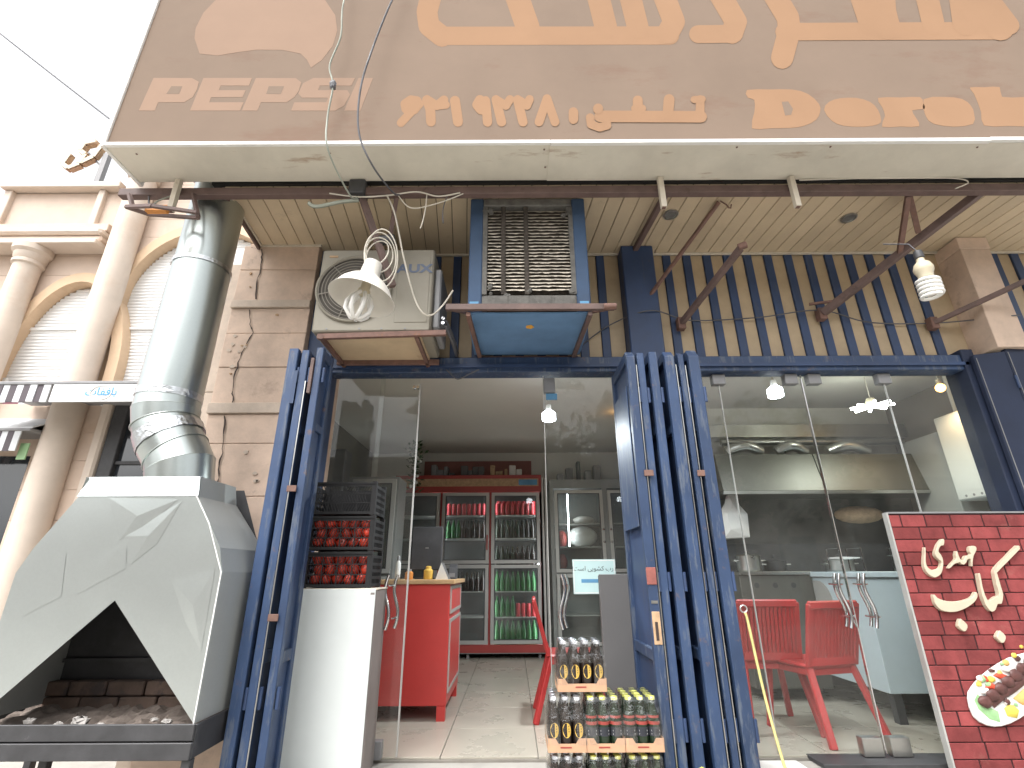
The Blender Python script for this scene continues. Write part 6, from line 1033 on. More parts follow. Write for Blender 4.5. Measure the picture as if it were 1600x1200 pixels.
MB().prism([(-2.34, 1.548), (-1.71, 1.548), (-1.60, 1.30), (-1.49, 1.06), (-1.487, 0.42), (-2.555, 0.42), (-2.555, 1.06), (-2.44, 1.30)], 3.195, 3.199).build('hood_back', M['black'], gr)
MB().beam((-2.54, 3.18, 0.60), (-1.50, 3.18, 0.60), 0.03, 0.02).build('back_bar', M['black'], gr)
MB().beam((-1.706, FY - .002, 1.447), (-1.606, FY - .002, 1.30), 0.005).beam((-1.606, FY - .002, 1.30), (-1.494, FY - .002, 1.06), 0.005).beam((-1.494, FY - .002, 1.06), (-1.49, FY - .002, .40), 0.005).build('bright_fold', M['white'], hp)
# tray, rails, legs
B(-2.62, -1.475, 2.705, 2.718, 0.335, 0.402).build('front_rail', M['black'], gr, bevel=0.003)
B(-2.62, -1.472, 2.700, 2.717, 0.262, 0.330).build('front_rail', M['black'], gr, bevel=0.003)
B(-1.487, -1.472, 2.719, 3.24, 0.262, 0.398).build('side_rail', M['black'], gr, bevel=0.003)
B(-2.62, -2.605, 2.719, 3.24, 0.262, 0.398).build('side_rail', M['black'], gr, bevel=0.003)
B(-2.6, -1.49, 2.72, 3.24, 0.275, 0.30).build('tray', M['black'], gr)
for (x, y) in ((-1.495, 2.74), (-2.24, 2.86), (-2.59, 2.74), (-1.495, 3.2), (-2.59, 3.2)):
    B(x - .02, x + .02, y - .02, y + .02, -0.45, 0.26).build('leg', M['black'], gr, bevel=0.003)
MB().beam((-2.58, 2.74, .20), (-2.24, 2.86, -.1), 0.025).build('leg_brace', M['black'], gr)
# bed of ash
m = MB()
NX, NY = 34, 14
g = lambda i, j: (-2.59 + 1.08 * i / NX, 2.725 + .50 * j / NY, 0.345 + 0.05 * j / NY + random.uniform(-.016, .02))
vs = [g(i, j) for j in range(NY + 1) for i in range(NX + 1)]
m.add(vs, [(j * (NX + 1) + i, j * (NX + 1) + i + 1, (j + 1) * (NX + 1) + i + 1, (j + 1) * (NX + 1) + i) for j in range(NY) for i in range(NX)])
tag(m.build('ash_bed', M['ash'], gr), kind='stuff')
for rw in range(2):
    for i in range(6):
        x = -2.56 + i * 0.21 - (rw % 2) * 0.08
        B(x, min(x + .2, -1.5), 3.12, 3.19, 0.36 + rw * .075, 0.36 + rw * .075 + .068).build('fire_brick', M['brick'], gr, bevel=0.006)
for i, (x, y, s) in enumerate(((-2.08, 2.80, .034), (-2.16, 2.77, .016), (-1.66, 2.79, .020), (-2.34, 2.82, .020), (-1.95, 2.76, .014), (-1.75, 2.84, .016))):
    m = MB().sphere((x, y, 0.385 + s * .3), s, 9, 6, (1.3, .8, .55))
    o = m.build('paper_scrap', M['scrap'], jit=s * .25)
    tag(o, 'crumpled pale paper scrap lying on the ash of the grill', 'paper scrap', 'paper scraps in the grill')

# exhaust duct
du = thing('exhaust_duct', 'tall galvanised exhaust duct with elbow rising from the grill hood', 'duct', (-2.1, 2.99, 1.55))
DX, DY, DR = -2.185, 2.99, 0.178
def ring_tube(name, c0, c1, r0, r1, mt='galv', n=40):
    m = MB()
    m.tube([c0, c1], [r0, r1], n)
    return m.build(name, M[mt], du, smooth=50)
ring_tube('section', (DX, DY, 2.08), (DX, DY, 3.06), DR + .004, DR + .002)
ring_tube('section', (DX, DY, 3.05), (DX, DY, 4.3), DR - .002, DR - .006)
MB().lathe([(DR + .008, 3.045), (DR + .008, 3.075)], (DX, DY, 0), 40, cap=False).build('joint_band', M['tape'], du, smooth=60)
el = [((DX, DY, 2.09), (DX + .002, DY, 2.02)), ((DX + .002, DY, 2.02), (DX + .02, DY, 1.93)), ((DX + .02, DY, 1.93), (DX + .068, DY, 1.83)), ((DX + .068, DY, 1.83), (DX + .13, DY, 1.74)), ((DX + .13, DY, 1.74), (DX + .175, DY, 1.66)), ((DX + .175, DY, 1.66), (DX + .195, DY, 1.545))]
tilt = [0, .10, .34, .62, .70, .40, .0]
# gored elbow: tilted ring sections
def ring(c, tl, r, n=40):
    return [(c[0] + r * math.cos(a) * math.cos(tl), c[1] + r * math.sin(a), c[2] + r * math.cos(a) * math.sin(tl)) for a in [2 * math.pi * k / n for k in range(n)]]
for i, (a, b) in enumerate(el):
    m = MB()
    n = 40
    ra = ring(a, tilt[i], DR + (.008 if i % 2 else .003))
    rb = ring(b, tilt[i + 1], DR + (.001 if i % 2 else .006))
    m.add(ra + rb, [(k, (k + 1) % n, n + (k + 1) % n, n + k) for k in range(n)])
    m.build('elbow_gore', M['galv'], du, smooth=40)
    m = MB().tube(ring(b, tilt[i + 1], DR + .006), 0.0035, 6, closed=True)
    m.build('seam', M['galv'], du, smooth=60)
m = MB()
n = 40
ra = ring((DX + .045, DY, 1.885), .46, DR + .012)
rb = ring((DX + .085, DY, 1.81), .60, DR + .012)
m.add(ra + rb, [(k, (k + 1) % n, n + (k + 1) % n, n + k) for k in range(n)])
m.build('foil_tape', M['tape'], du, smooth=40, jit=0.003)
ring_tube('foil_tape', (DX, DY, 2.085), (DX, DY, 2.13), DR + .008, DR + .007, 'tape')

# ================================================================ AIR CONDITIONER
ac = thing('air_conditioner', 'cream outdoor air conditioner unit hanging under the canopy', 'air conditioner', (-0.95, 3.2, 2.57))
AY = 3.0
B(-1.355, -0.55, AY, 3.46, 2.575, 3.235).build('body', M['acbody'], ac, bevel=0.012, smooth=40)
gc = (-1.098, 2.905)
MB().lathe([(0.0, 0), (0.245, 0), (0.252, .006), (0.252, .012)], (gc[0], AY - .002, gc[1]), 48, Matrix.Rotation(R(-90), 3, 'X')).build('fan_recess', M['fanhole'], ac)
m = MB()
for r in [0.03 + .0235 * i for i in range(10)]:
    m.tube([(gc[0] + r * math.cos(a), AY - .014 - .012 * (1 - (r / .26) ** 2), gc[1] + r * math.sin(a)) for a in [2 * math.pi * k / 40 for k in range(40)]], 0.0028, 5, closed=True)
tag(m.build('grille_ring', M['ring'], ac), kind='stuff')
MB().tube([(gc[0] + .256 * math.cos(a), AY - .010, gc[1] + .256 * math.sin(a)) for a in [2 * math.pi * k / 48 for k in range(48)]], 0.010, 6, closed=True).build('grille_rim', M['acbody'], ac, smooth=60)
for k in range(6):
    a = k * math.pi / 3 + .2
    MB().beam((gc[0] + .03 * math.cos(a), AY - .022, gc[1] + .03 * math.sin(a)), (gc[0] + .255 * math.cos(a), AY - .012, gc[1] + .255 * math.sin(a)), 0.006).build('grille_spoke', M['ring'], ac)
B(-0.80, -0.575, AY - .004, AY + .002, 2.64, 3.17).build('front_panel', M['acbody'], ac, bevel=0.004)
text_mesh('lettering', 'AUX', 0.095, M['aux'], ac, (-0.685, AY - .0062, 3.035), ext=0.0008, xs=1.25, bold=0.003)
B(-1.30, -1.24, AY - .004, AY, 3.165, 3.18).build('name_plate', M['rawwood'], ac)
for x in (-1.25, -1.03, -0.88, -0.72): MB().lathe([(0.0, -.004), (.006, -.004), (.006, .0)], (x, AY - .001, 2.595), 8, Matrix.Rotation(R(-90), 3, 'X')).build('screw', M['ngrey'], ac)
B(-1.30, -0.62, 3.03, 3.455, 2.555, 2.574).build('base_board', M['acbase'], ac, bevel=0.003)
MB().beam((-1.31, 3.02, 2.545), (-0.44, 2.99, 2.555), 0.03, 0.035).build('front_bracket', M['rust'], ac)
MB().beam((-1.32, 3.45, 2.540), (-0.55, 3.45, 2.540), 0.03, 0.035).build('back_bracket', M['rust'], ac)
MB().beam((-1.28, 3.0, 2.535), (-1.28, 3.5, 2.535), 0.025).build('side_bracket', M['rust'], ac)
MB().beam((-0.64, 3.0, 2.535), (-0.64, 3.5, 2.535), 0.025).build('side_bracket', M['rust'], ac)
B(-0.549, -0.50, 3.05, 3.40, 2.62, 3.10).build('valve_cover', M['ngrey'], ac, bevel=0.01)
for z in (2.66, 2.70): MB().tube([(-0.50, 3.1, z), (-0.46, 3.1, z), (-0.43, 3.2, z - .05), (-0.43, 3.6, z - .02)], 0.012, 8).build('pipe', M['wire'], ac, smooth=60)
for z in (2.665, 2.70): MB().lathe([(0, -.02), (.012, -.02), (.012, .01)], (-0.475, 3.07, z), 10, Matrix.Rotation(R(-90), 3, 'X')).build('valve_nut', M['chrome'], ac)

# ================================================================ EVAPORATIVE COOLER
co = thing('evaporative_cooler', 'blue evaporative cooler with scaled pad hanging above the entrance', 'cooler', (0.12, 3.2, 2.65))
CY = 2.90
for a, b in ((-.292, -.20), (.438, .53)): B(a, b, CY, 3.56, 2.66, 3.60).build('corner_post', M['cooler_dk'], co, bevel=0.008)
B(-.199, .437, CY + .002, 3.56, 3.535, 3.60).build('top_panel', M['grime'], co, bevel=0.006)
B(-.199, .437, CY + .002, CY + .05, 2.70, 2.79).build('bottom_sill', M['grime'], co, bevel=0.006)
B(-.199, .437, 3.50, 3.55, 2.70, 3.53).build('back_panel', M['dark'], co)
B(-.199, .437, CY + .07, CY + .12, 2.79, 3.535).build('pad', M['straw'], co)
m = MB()
for i in range(25):
    z = 2.835 + i * 0.0272
    pts_t, pts_b = [], []
    n = 26
    for k in range(n + 1):
        x = -.165 + .575 * k / n
        w = random.uniform(-.004, .004)
        pts_t.append((x, CY + .030 + w, z + .019 + w * .6))
        pts_b.append((x, CY + .016 + w, z + random.uniform(-.003, .003)))
    base = len(m.v)
    m.v += pts_t + pts_b
    m.f += [(base + k, base + k + 1, base + n + 1 + k + 1, base + n + 1 + k) for k in range(n)]
tag(m.build('pad_louvre', M['lime'], co), kind='stuff')
for x in (-.185, -.055, .105, .425):
    MB().beam((x, CY + .012, 2.80), (x, CY + .012, 3.53), 0.032 if abs(x) < .15 else .035, 0.012, up=(0, 1, 0)).build('pad_bar', M['straw' if abs(x) < .15 else 'grime'], co, bevel=0.003)
m = MB()
for i in range(18):
    x, z = random.choice([(-.16, 2.83), (-.03, 2.81), (.14, 2.81), (.41, 2.84), (.40, 3.3), (-.17, 3.5), (.40, 3.5)])
    m.sphere((x + random.uniform(-.03, .03), CY + .012, z + random.uniform(-.05, .05)), random.uniform(.012, .026), 7, 5, (1, .5, 1))
tag(m.build('lime_crust', M['grime'], co, jit=0.005), kind='stuff')
for x in (-.16, -.02, .13, .29): B(x, x + .135, CY - .003, CY + .0015, 2.71, 2.785).build('tape_patch', M['grime'], co)
B(-.295, .532, CY - .002, 3.56, 2.645, 2.659).build('underside_panel', M['cooler'], co, bevel=0.002)
for x in (-.25, .485): B(x - .030, x + .030, CY - .004, CY - .001, 2.675, 2.74).build('bare_corner', M['arrow'], co)
fl = MB()
for k in range(5):
    a = k * 1.2566
    fl.lathe([(0.0, 2.6425), (.014, 2.6425)], (.125 + .016 * math.cos(a), 3.08 + .016 * math.sin(a), 0.0003 * k), 10, cap=False)
fl.build('flower_sticker', M['flower'], co)
cs = thing('cooler_stand', 'rusty angle iron stand carrying the blue cooler', 'stand', (0.12, 3.2, 2.6))
MB().beam((-.43, 2.86, 2.675), (.67, 2.86, 2.672), 0.03, 0.04).build('front_bar', M['rustdk'], cs)
MB().beam((-.42, 2.86, 2.675), (-.23, 3.1, 2.75), 0.02, 0.03).build('corner_brace', M['rustdk'], cs)
MB().beam((.66, 2.86, 2.675), (.53, 3.0, 2.72), 0.022, 0.035).build('corner_brace', M['rust'], cs)
MB().tube([(.60, 2.84, 2.665), (.68, 2.84, 2.665)], 0.022, 10).build('bar_end', M['rust'], cs, smooth=40)
MB().beam((-.285, 2.87, 2.632), (-.245, 3.60, 2.618), 0.028).build('side_bar', M['rust'], cs)
MB().beam((.515, 2.87, 2.632), (.475, 3.60, 2.618), 0.028).build('side_bar', M['rustdk'], cs)
B(-.26, .52, 3.565, 3.60, 2.613, 2.640).build('back_bar', M['rust'], cs)

# ================================================================ RUSTY ARMS OF A FORMER AWNING
def arm(label, a, b, w, end=None, extra=()):
    t = thing('rusty_bracket', label, 'bracket', a)
    MB().beam(a, b, w, w).build('bar', M['rustdk'] if w > .03 else M['rust'], t, bevel=0.003)
    if end: MB().tube([(b[0] - .02, b[1] - .01, b[2]), (b[0] + .03, b[1] - .03, b[2] + .01)], end, 8).build('end_socket', M['rust'], t, smooth=40)
    for (c, d, w2) in extra: MB().beam(c, d, w2).build('strut', M['rust'], t)
    B(a[0] - .03, a[0] + .03, a[1] - .012, a[1] + .05, a[2] - .05, a[2] + .05).build('wall_plate', M['rust'], t, bevel=0.003)
    return t
a1 = arm('thin rusty arm with a wire hook right of the blue column', (1.075, 3.55, 3.09), (1.534, 2.95, 3.60), .026)
MB().tube([(1.54, 2.94, 3.60), (1.575, 2.93, 3.555), (1.585, 2.93, 3.53), (1.60, 2.93, 3.525), (1.61, 2.93, 3.56)], .005, 6).build('hook', M['rust'], a1)
arm('short thick rusty arm ending in a socket above the kitchen door', (1.362, 3.55, 2.915), (1.624, 2.95, 3.19), .042, .026)
arm('heavy diagonal rusty arm braced with two struts near the spiral bulb', (2.509, 3.55, 2.995), (3.36, 2.79, 3.58), .055, None,
    [((2.807, 2.80, 3.56), (3.02, 3.05, 3.40), .034), ((2.812, 2.82, 3.53), (2.93, 3.16, 3.29), .032), ((2.42, 3.55, 3.08), (2.60, 3.46, 3.06), .018)])
arm('faint rusty arm at the far right beside the stone panel', (3.384, 3.55, 2.905), (3.95, 3.02, 3.10), .034)
arm('rusty arm running along the soffit behind the white stub', (1.03, 3.55, 3.575), (1.10, 2.80, 3.56), .04)
for i, (x, z0, lab) in enumerate(((1.028, 3.34, 'white square stub hanging from the rail beside the round spotlight'), (1.93, 3.34, 'white square stub hanging from the rail over the kitchen door'), (-2.29, 3.33, 'white square stub hanging at the left end of the rail'))):
    t = thing('hanging_stub', lab, 'stub', (x, 2.70, 3.6), 'white stubs along the rail')
    B(x - .018, x + .018, 2.685, 2.721, z0, 3.592).build('tube', M['offwhite'], t, bevel=0.002)
    B(x - .013, x + .013, 2.690, 2.716, z0 - .002, z0 + .002).build('open_end', M['rust'], t)
fb = thing('lamp_bracket', 'rusted empty floodlight frame under the left end of the rail', 'bracket', (-2.3, 2.65, 3.2))
pts = [(-2.52, 2.62, 3.30), (-2.26, 2.52, 3.22), (-2.03, 2.60, 3.235), (-2.10, 2.72, 3.29), (-2.45, 2.73, 3.33)]
m = MB()
for a, b in zip(pts, pts[1:] + pts[:1]): m.beam(a, b, .02, .02)
m.build('frame', M['rustdk'], fb)
MB().beam((-2.64, 2.74, 3.51), (-2.50, 2.66, 3.31), .022).build('arm', M['rustdk'], fb)
MB().beam((-2.20, 2.74, 3.51), (-2.06, 2.66, 3.25), .022).build('arm', M['rustdk'], fb)
MB().tube([(-2.52, 2.76, 3.52), (-2.45, 2.70, 3.40), (-2.38, 2.66, 3.33), (-2.27, 2.64, 3.30)], .006, 6).build('wire', M['wire'], fb, smooth=60)
MB().tube([(-2.30, 2.74, 3.52), (-2.36, 2.66, 3.38), (-2.36, 2.62, 3.29)], .005, 6).build('wire', M['wireg'], fb, smooth=60)
B(-2.36, -2.22, 2.58, 2.62, 3.235, 3.285).build('lamp_holder', M['orange'], fb, bevel=0.006)
# left pipe that carries the enamel lamp
lp = thing('lamp_pipe', 'rusty pipe hanging from the rail in front of the air conditioner', 'pipe', (-1.04, 2.76, 3.5))
MB().beam((-1.045, 2.77, 3.52), (-0.80, 2.90, 2.86), .042).build('pipe', M['rustdk'], lp, bevel=0.004)
MB().beam((-0.80, 2.78, 3.50), (-0.845, 2.86, 3.18), .026).build('pipe', M['rustdk'], lp)
MB().tube([(-0.90, 2.84, 3.19), (-0.80, 2.84, 3.20)], .035, 10).build('clamp', M['black'], lp, smooth=40)

# ================================================================ LAMPS UNDER THE CANOPY
el_ = thing('enamel_lamp', 'white enamel lamp shade with a folded tube bulb by the air conditioner', 'lamp', (-0.86, 2.5, 2.6))
Mt = Matrix.Rotation(R(9), 3, 'Y') @ Matrix.Rotation(R(-5), 3, 'X')
lc = Vector((-0.86, 2.5, 2.555))
prof = [(0.012, .235), (.052, .230), (.058, .14), (.075, .115), (.115, .085), (.150, .045), (.172, 0.0), (.188, -.022), (.190, -.026), (.184, -.022), (.166, .0), (.144, .040), (.110, .078), (.070, .105), (.010, .112)]
MB().lathe(prof, lc, 40, Mt, cap=False).build('shade', M['enamel'], el_, smooth=35)
MB().lathe([(.026, .12), (.028, .04), (.036, .03), (.036, .005), (.026, .0)], lc, 20, Mt).build('lamp_socket', M['lampbase'], el_, smooth=40)
for k in range(7):
    a = k * 2 * math.pi / 7
    pr = [(.030, .005), (.056, -.03), (.072, -.07), (.068, -.115), (.036, -.150), (.010, -.155)]
    MB().tube([lc + Mt @ Vector((r * math.cos(a), r * math.sin(a), z)) for r, z in pr], .0125, 8).build('bulb_tube', M['tubeglass'], el_, smooth=60)
sb = thing('spiral_bulb', 'unlit spiral energy saving bulb hanging near the heavy arm', 'bulb', (2.50, 2.6, 2.62))
bc = Vector((2.545, 2.62, 2.72))
MB().lathe([(.022, .20), (.026, .185), (.026, .15), (.020, .145)], bc, 16).build('holder', M['black'], sb, smooth=40)
MB().lathe([(.020, .146), (.022, .125), (.042, .105), (.052, .075), (.050, .055), (.040, .030), (.038, .005)], bc, 24).build('base', M['lampbase'], sb, smooth=40)
MB().tube([bc + Vector((.054 * math.cos(t * .4), .054 * math.sin(t * .4), .0 - t * .0017)) for t in range(76)], .0105, 8).build('spiral_tube', M['tubeglass'], sb, smooth=60)
MB().tube([bc + Vector((0, 0, .2)), bc + Vector((-.02, .02, .27)), bc + Vector((-.11, .1, .33))], .004, 6).build('cord', M['wire'], sb, smooth=60)

# ================================================================ CABLES
cable('hanging_cable', 'grey cable with a taped joint hanging over the sign', [(-1.19, 2.36, 5.1), (-1.186, 2.34, 4.78), (-1.165, 2.34, 4.5), (-1.205, 2.34, 4.22), (-1.155, 2.33, 4.02), (-1.165, 2.35, 3.75), (-1.13, 2.36, 3.5), (-1.06, 2.62, 3.38), (-1.05, 2.74, 3.48)], .006, M['wireg'])
MB().sphere((-1.158, 2.335, 4.03), .022, 8, 6, (1, 1, 1.9)).build('joint_tape', M['wire'], bpy.data.objects['hanging_cable'], jit=.003)
cable('hanging_cable', 'long dark cable bowing down across the sign beside the emblem', [(-0.78, 2.35, 5.1), (-0.85, 2.33, 4.81), (-0.935, 2.32, 4.3), (-0.965, 2.31, 3.95), (-0.945, 2.33, 3.62), (-0.86, 2.40, 3.42), (-0.79, 2.66, 3.44), (-.76, 2.74, 3.50)], .0065, M['wire'])
cable('hanging_cable', 'white cord drooping across the front of the air conditioner', [(-0.86, 2.75, 3.50), (-0.80, 2.78, 3.36), (-0.73, 2.85, 3.05), (-0.66, 2.93, 2.80), (-0.60, 2.95, 2.69), (-0.54, 2.97, 2.68), (-0.47, 2.98, 2.76), (-0.40, 2.95, 2.86)], .006, M['wirew'])
cable('wire_loop', 'loose white wire looping below the rail left of the cooler', [(-1.25, 2.73, 3.50), (-1.05, 2.72, 3.46), (-0.85, 2.72, 3.47), (-0.65, 2.72, 3.50), (-0.5, 2.73, 3.47), (-0.35, 2.73, 3.50)], .005, M['wirew'])
cable('wire_loop', 'second wire sagging from the rail above the air conditioner', [(-0.78, 2.74, 3.49), (-0.68, 2.74, 3.38), (-0.5, 2.74, 3.42), (-0.33, 2.74, 3.50)], .004, M['wirew'])
cable('wire_loop', 'thick grey green conduit end under the rail', [(-1.35, 2.66, 3.36), (-1.30, 2.68, 3.345), (-1.15, 2.70, 3.40), (-1.04, 2.72, 3.43)], .013, M['wireg'])
cable('wire_end', 'frayed wire end dangling from the rail', [(-0.58, 2.74, 3.5), (-0.585, 2.74, 3.36), (-0.60, 2.74, 3.25), (-0.61, 2.74, 3.21)], .004, M['wirew'])
cable('wire_end', 'thin dark wire dangling left of the cooler', [(-0.44, 2.75, 3.5), (-0.465, 2.75, 3.38), (-0.46, 2.75, 3.26)], .004, M['wire'])
for i in range(4):
    c = Vector((-0.865 + .010 * i, 2.70, 2.99 - .015 * i))
    r = .085 + .014 * i
    o = MB().tube([c + Vector((r * .80 * math.cos(a), .05 * math.sin(a + i), r * 1.5 * math.sin(a))) for a in [2 * math.pi * k / 28 for k in range(28)]], .0045, 6, closed=True).build('wire_coil', M['wirew'], smooth=60)
    tag(o, 'pale coil of spare wire hung above the enamel lamp', 'wire coil', 'coils of spare wire')
cable('wall_cable', 'thin dark cable sagging across the striped front', [(0.55, 3.60, 2.74), (0.80, 3.58, 2.92), (1.1, 3.46, 2.98), (1.45, 3.59, 2.96), (2.0, 3.585, 2.98), (2.5, 3.56, 3.03), (2.9, 3.585, 2.93), (3.45, 3.58, 2.92), (3.9, 3.38, 2.88)], .005, M['wire'])
cable('rail_wire', 'pale wire looped over the right end of the rail', [(2.0, 2.72, 3.585), (2.6, 2.72, 3.60), (3.05, 2.715, 3.59), (3.15, 2.71, 3.55), (3.05, 2.715, 3.50)], .004, M['wirew'])
cable('door_wire', 'short dark wire hanging at the top of the entrance', [(-0.50, 3.50, 2.50), (-0.44, 3.50, 2.44), (-0.40, 3.50, 2.425), (-0.33, 3.50, 2.46), (-0.25, 3.50, 2.50)], .005, M['wire'])

# ================================================================ WHITE CABINET AND TOMATO CRATES
wb = thing('white_cabinet', 'scuffed white metal cabinet under the tomato crates', 'cabinet', (-1.1, 3.4, -0.02))
B(-1.365, -0.835, 3.303, 3.56, -0.018, 0.955).build('carcass', M['boxside'], wb, bevel=0.006)
B(-1.368, -0.842, 3.296, 3.302, -0.01, 0.962).build('front_panel', M['whitebox'], wb, bevel=0.002)
B(-1.37, -0.83, 3.30, 3.56, 0.956, 0.966).build('top', M['offwhite'], wb, bevel=0.002)
for (x, z) in ((-1.34, .93), (-.86, .935)): B(x - .012, x + .012, 3.2945, 3.2958, z - .006, z + .006).build('chip', M['boxside'], wb)
def crate(loc, label):
    c = thing('crate', label, 'crate', loc, 'black plastic crates by the entrance')
    w, d, h = .43, .27, .205
    def P(m, nm, par=c): return m.build(nm, M['crate'], par, local=True, bevel=0.0)
    for (x, y) in ((-w / 2, -d / 2), (w / 2 - .03, -d / 2), (-w / 2, d / 2 - .03), (w / 2 - .03, d / 2 - .03)): P(MB().box(x, x + .03, y, y + .03, 0, h + .012), 'corner_post')
    m = MB()
    for z in (0.006, h * .36, h * .66, h - .022): m.box(-w / 2 + .03, w / 2 - .03, -d / 2, -d / 2 + .006, z, z + (.006 if .05 < z < h - .05 else .016))
    for i in range(1, 4):
        x = -w / 2 + .03 + (w - .06) * i / 4
        m.box(x - .003, x + .003, -d / 2 + .001, -d / 2 + .007, .02, h - .01)
    # herringbone bars
    for rr in range(3):
        z0 = .018 + rr * (h - .04) / 3
        z1 = z0 + (h - .04) / 3
        n = 20
        for i in range(n):
            x = -w / 2 + .035 + (w - .07) * i / n
            s = 1 if ((i < n / 2) == (rr == 1)) else -1
            m.beam((x, -d / 2 + .004, z0), (x + s * .024, -d / 2 + .004, z1), .0032, .004, up=(0, 1, 0))
    P(m, 'front_lattice')
    for s in (-1, 1):
        m = MB()
        x = s * (w / 2 - .004)
        for z in (0.006, .05, .09, .13, h - .03): m.box(x - .004, x + .004, -d / 2 + .03, d / 2 - .03, z, z + .018)
        for i in range(7):
            y = -d / 2 + .04 + i * (d - .08) / 6
            m.box(x - .0035, x + .0035, y - .005, y + .005, .01, h - .02)
        P(m, 'side_lattice')
    P(MB().box(-w / 2 + .03, w / 2 - .03, d / 2 - .008, d / 2, .006, h - .01), 'back_lattice')
    P(MB().box(-w / 2 + .004, w / 2 - .004, -d / 2 + .008, d / 2 - .009, .004, .012), 'bottom')
    P(MB().box(-w / 2, w / 2, -d / 2 - .006, -d / 2 + .0, h - .006, h + .006), 'rim')
    return c
CZ = 0.967
crate((-1.10, 3.44, CZ), 'lowest black crate of red tomatoes, standing on the white cabinet')
crate((-1.105, 3.445, CZ + .22), 'middle black crate of red tomatoes in the stack of three')
crate((-1.115, 3.45, CZ + .44), 'empty black herringbone crate on top of the tomato crates')
tm = MB().lathe([(.001, -.030), (.018, -.029), (.033, -.015), (.037, .002), (.032, .02), (.018, .030), (.006, .027), (.001, .025)], (0, 0, 0), 14)
t0 = None
for ci in range(2):
    for lay in range(2):
        for rw in range(3):
            for i in range(5):
                loc = (-1.10 - .005 * ci - .15 + i * .075 + random.uniform(-.007, .007) + (.03 if rw % 2 else 0) * .6, 3.36 + lay * .075 + random.uniform(-.006, .006), CZ + .22 * ci + .05 + rw * .058 + random.uniform(-.004, .004))
                if t0 is None:
                    t0 = o = tm.build('tomato', M['tomato'], smooth=60)
                else:
                    o = share(t0, 'tomato', None)
                o.location = loc
                o.rotation_euler = (random.uniform(-1.2, 1.2), random.uniform(-1.2, 1.2), random.uniform(0, 6))
                lay_l = 'lowest' if ci == 0 else 'middle'
                tag(o, 'ripe red tomato showing through the %s crate of the stack' % lay_l, 'tomato', 'tomatoes in the %s crate' % lay_l)

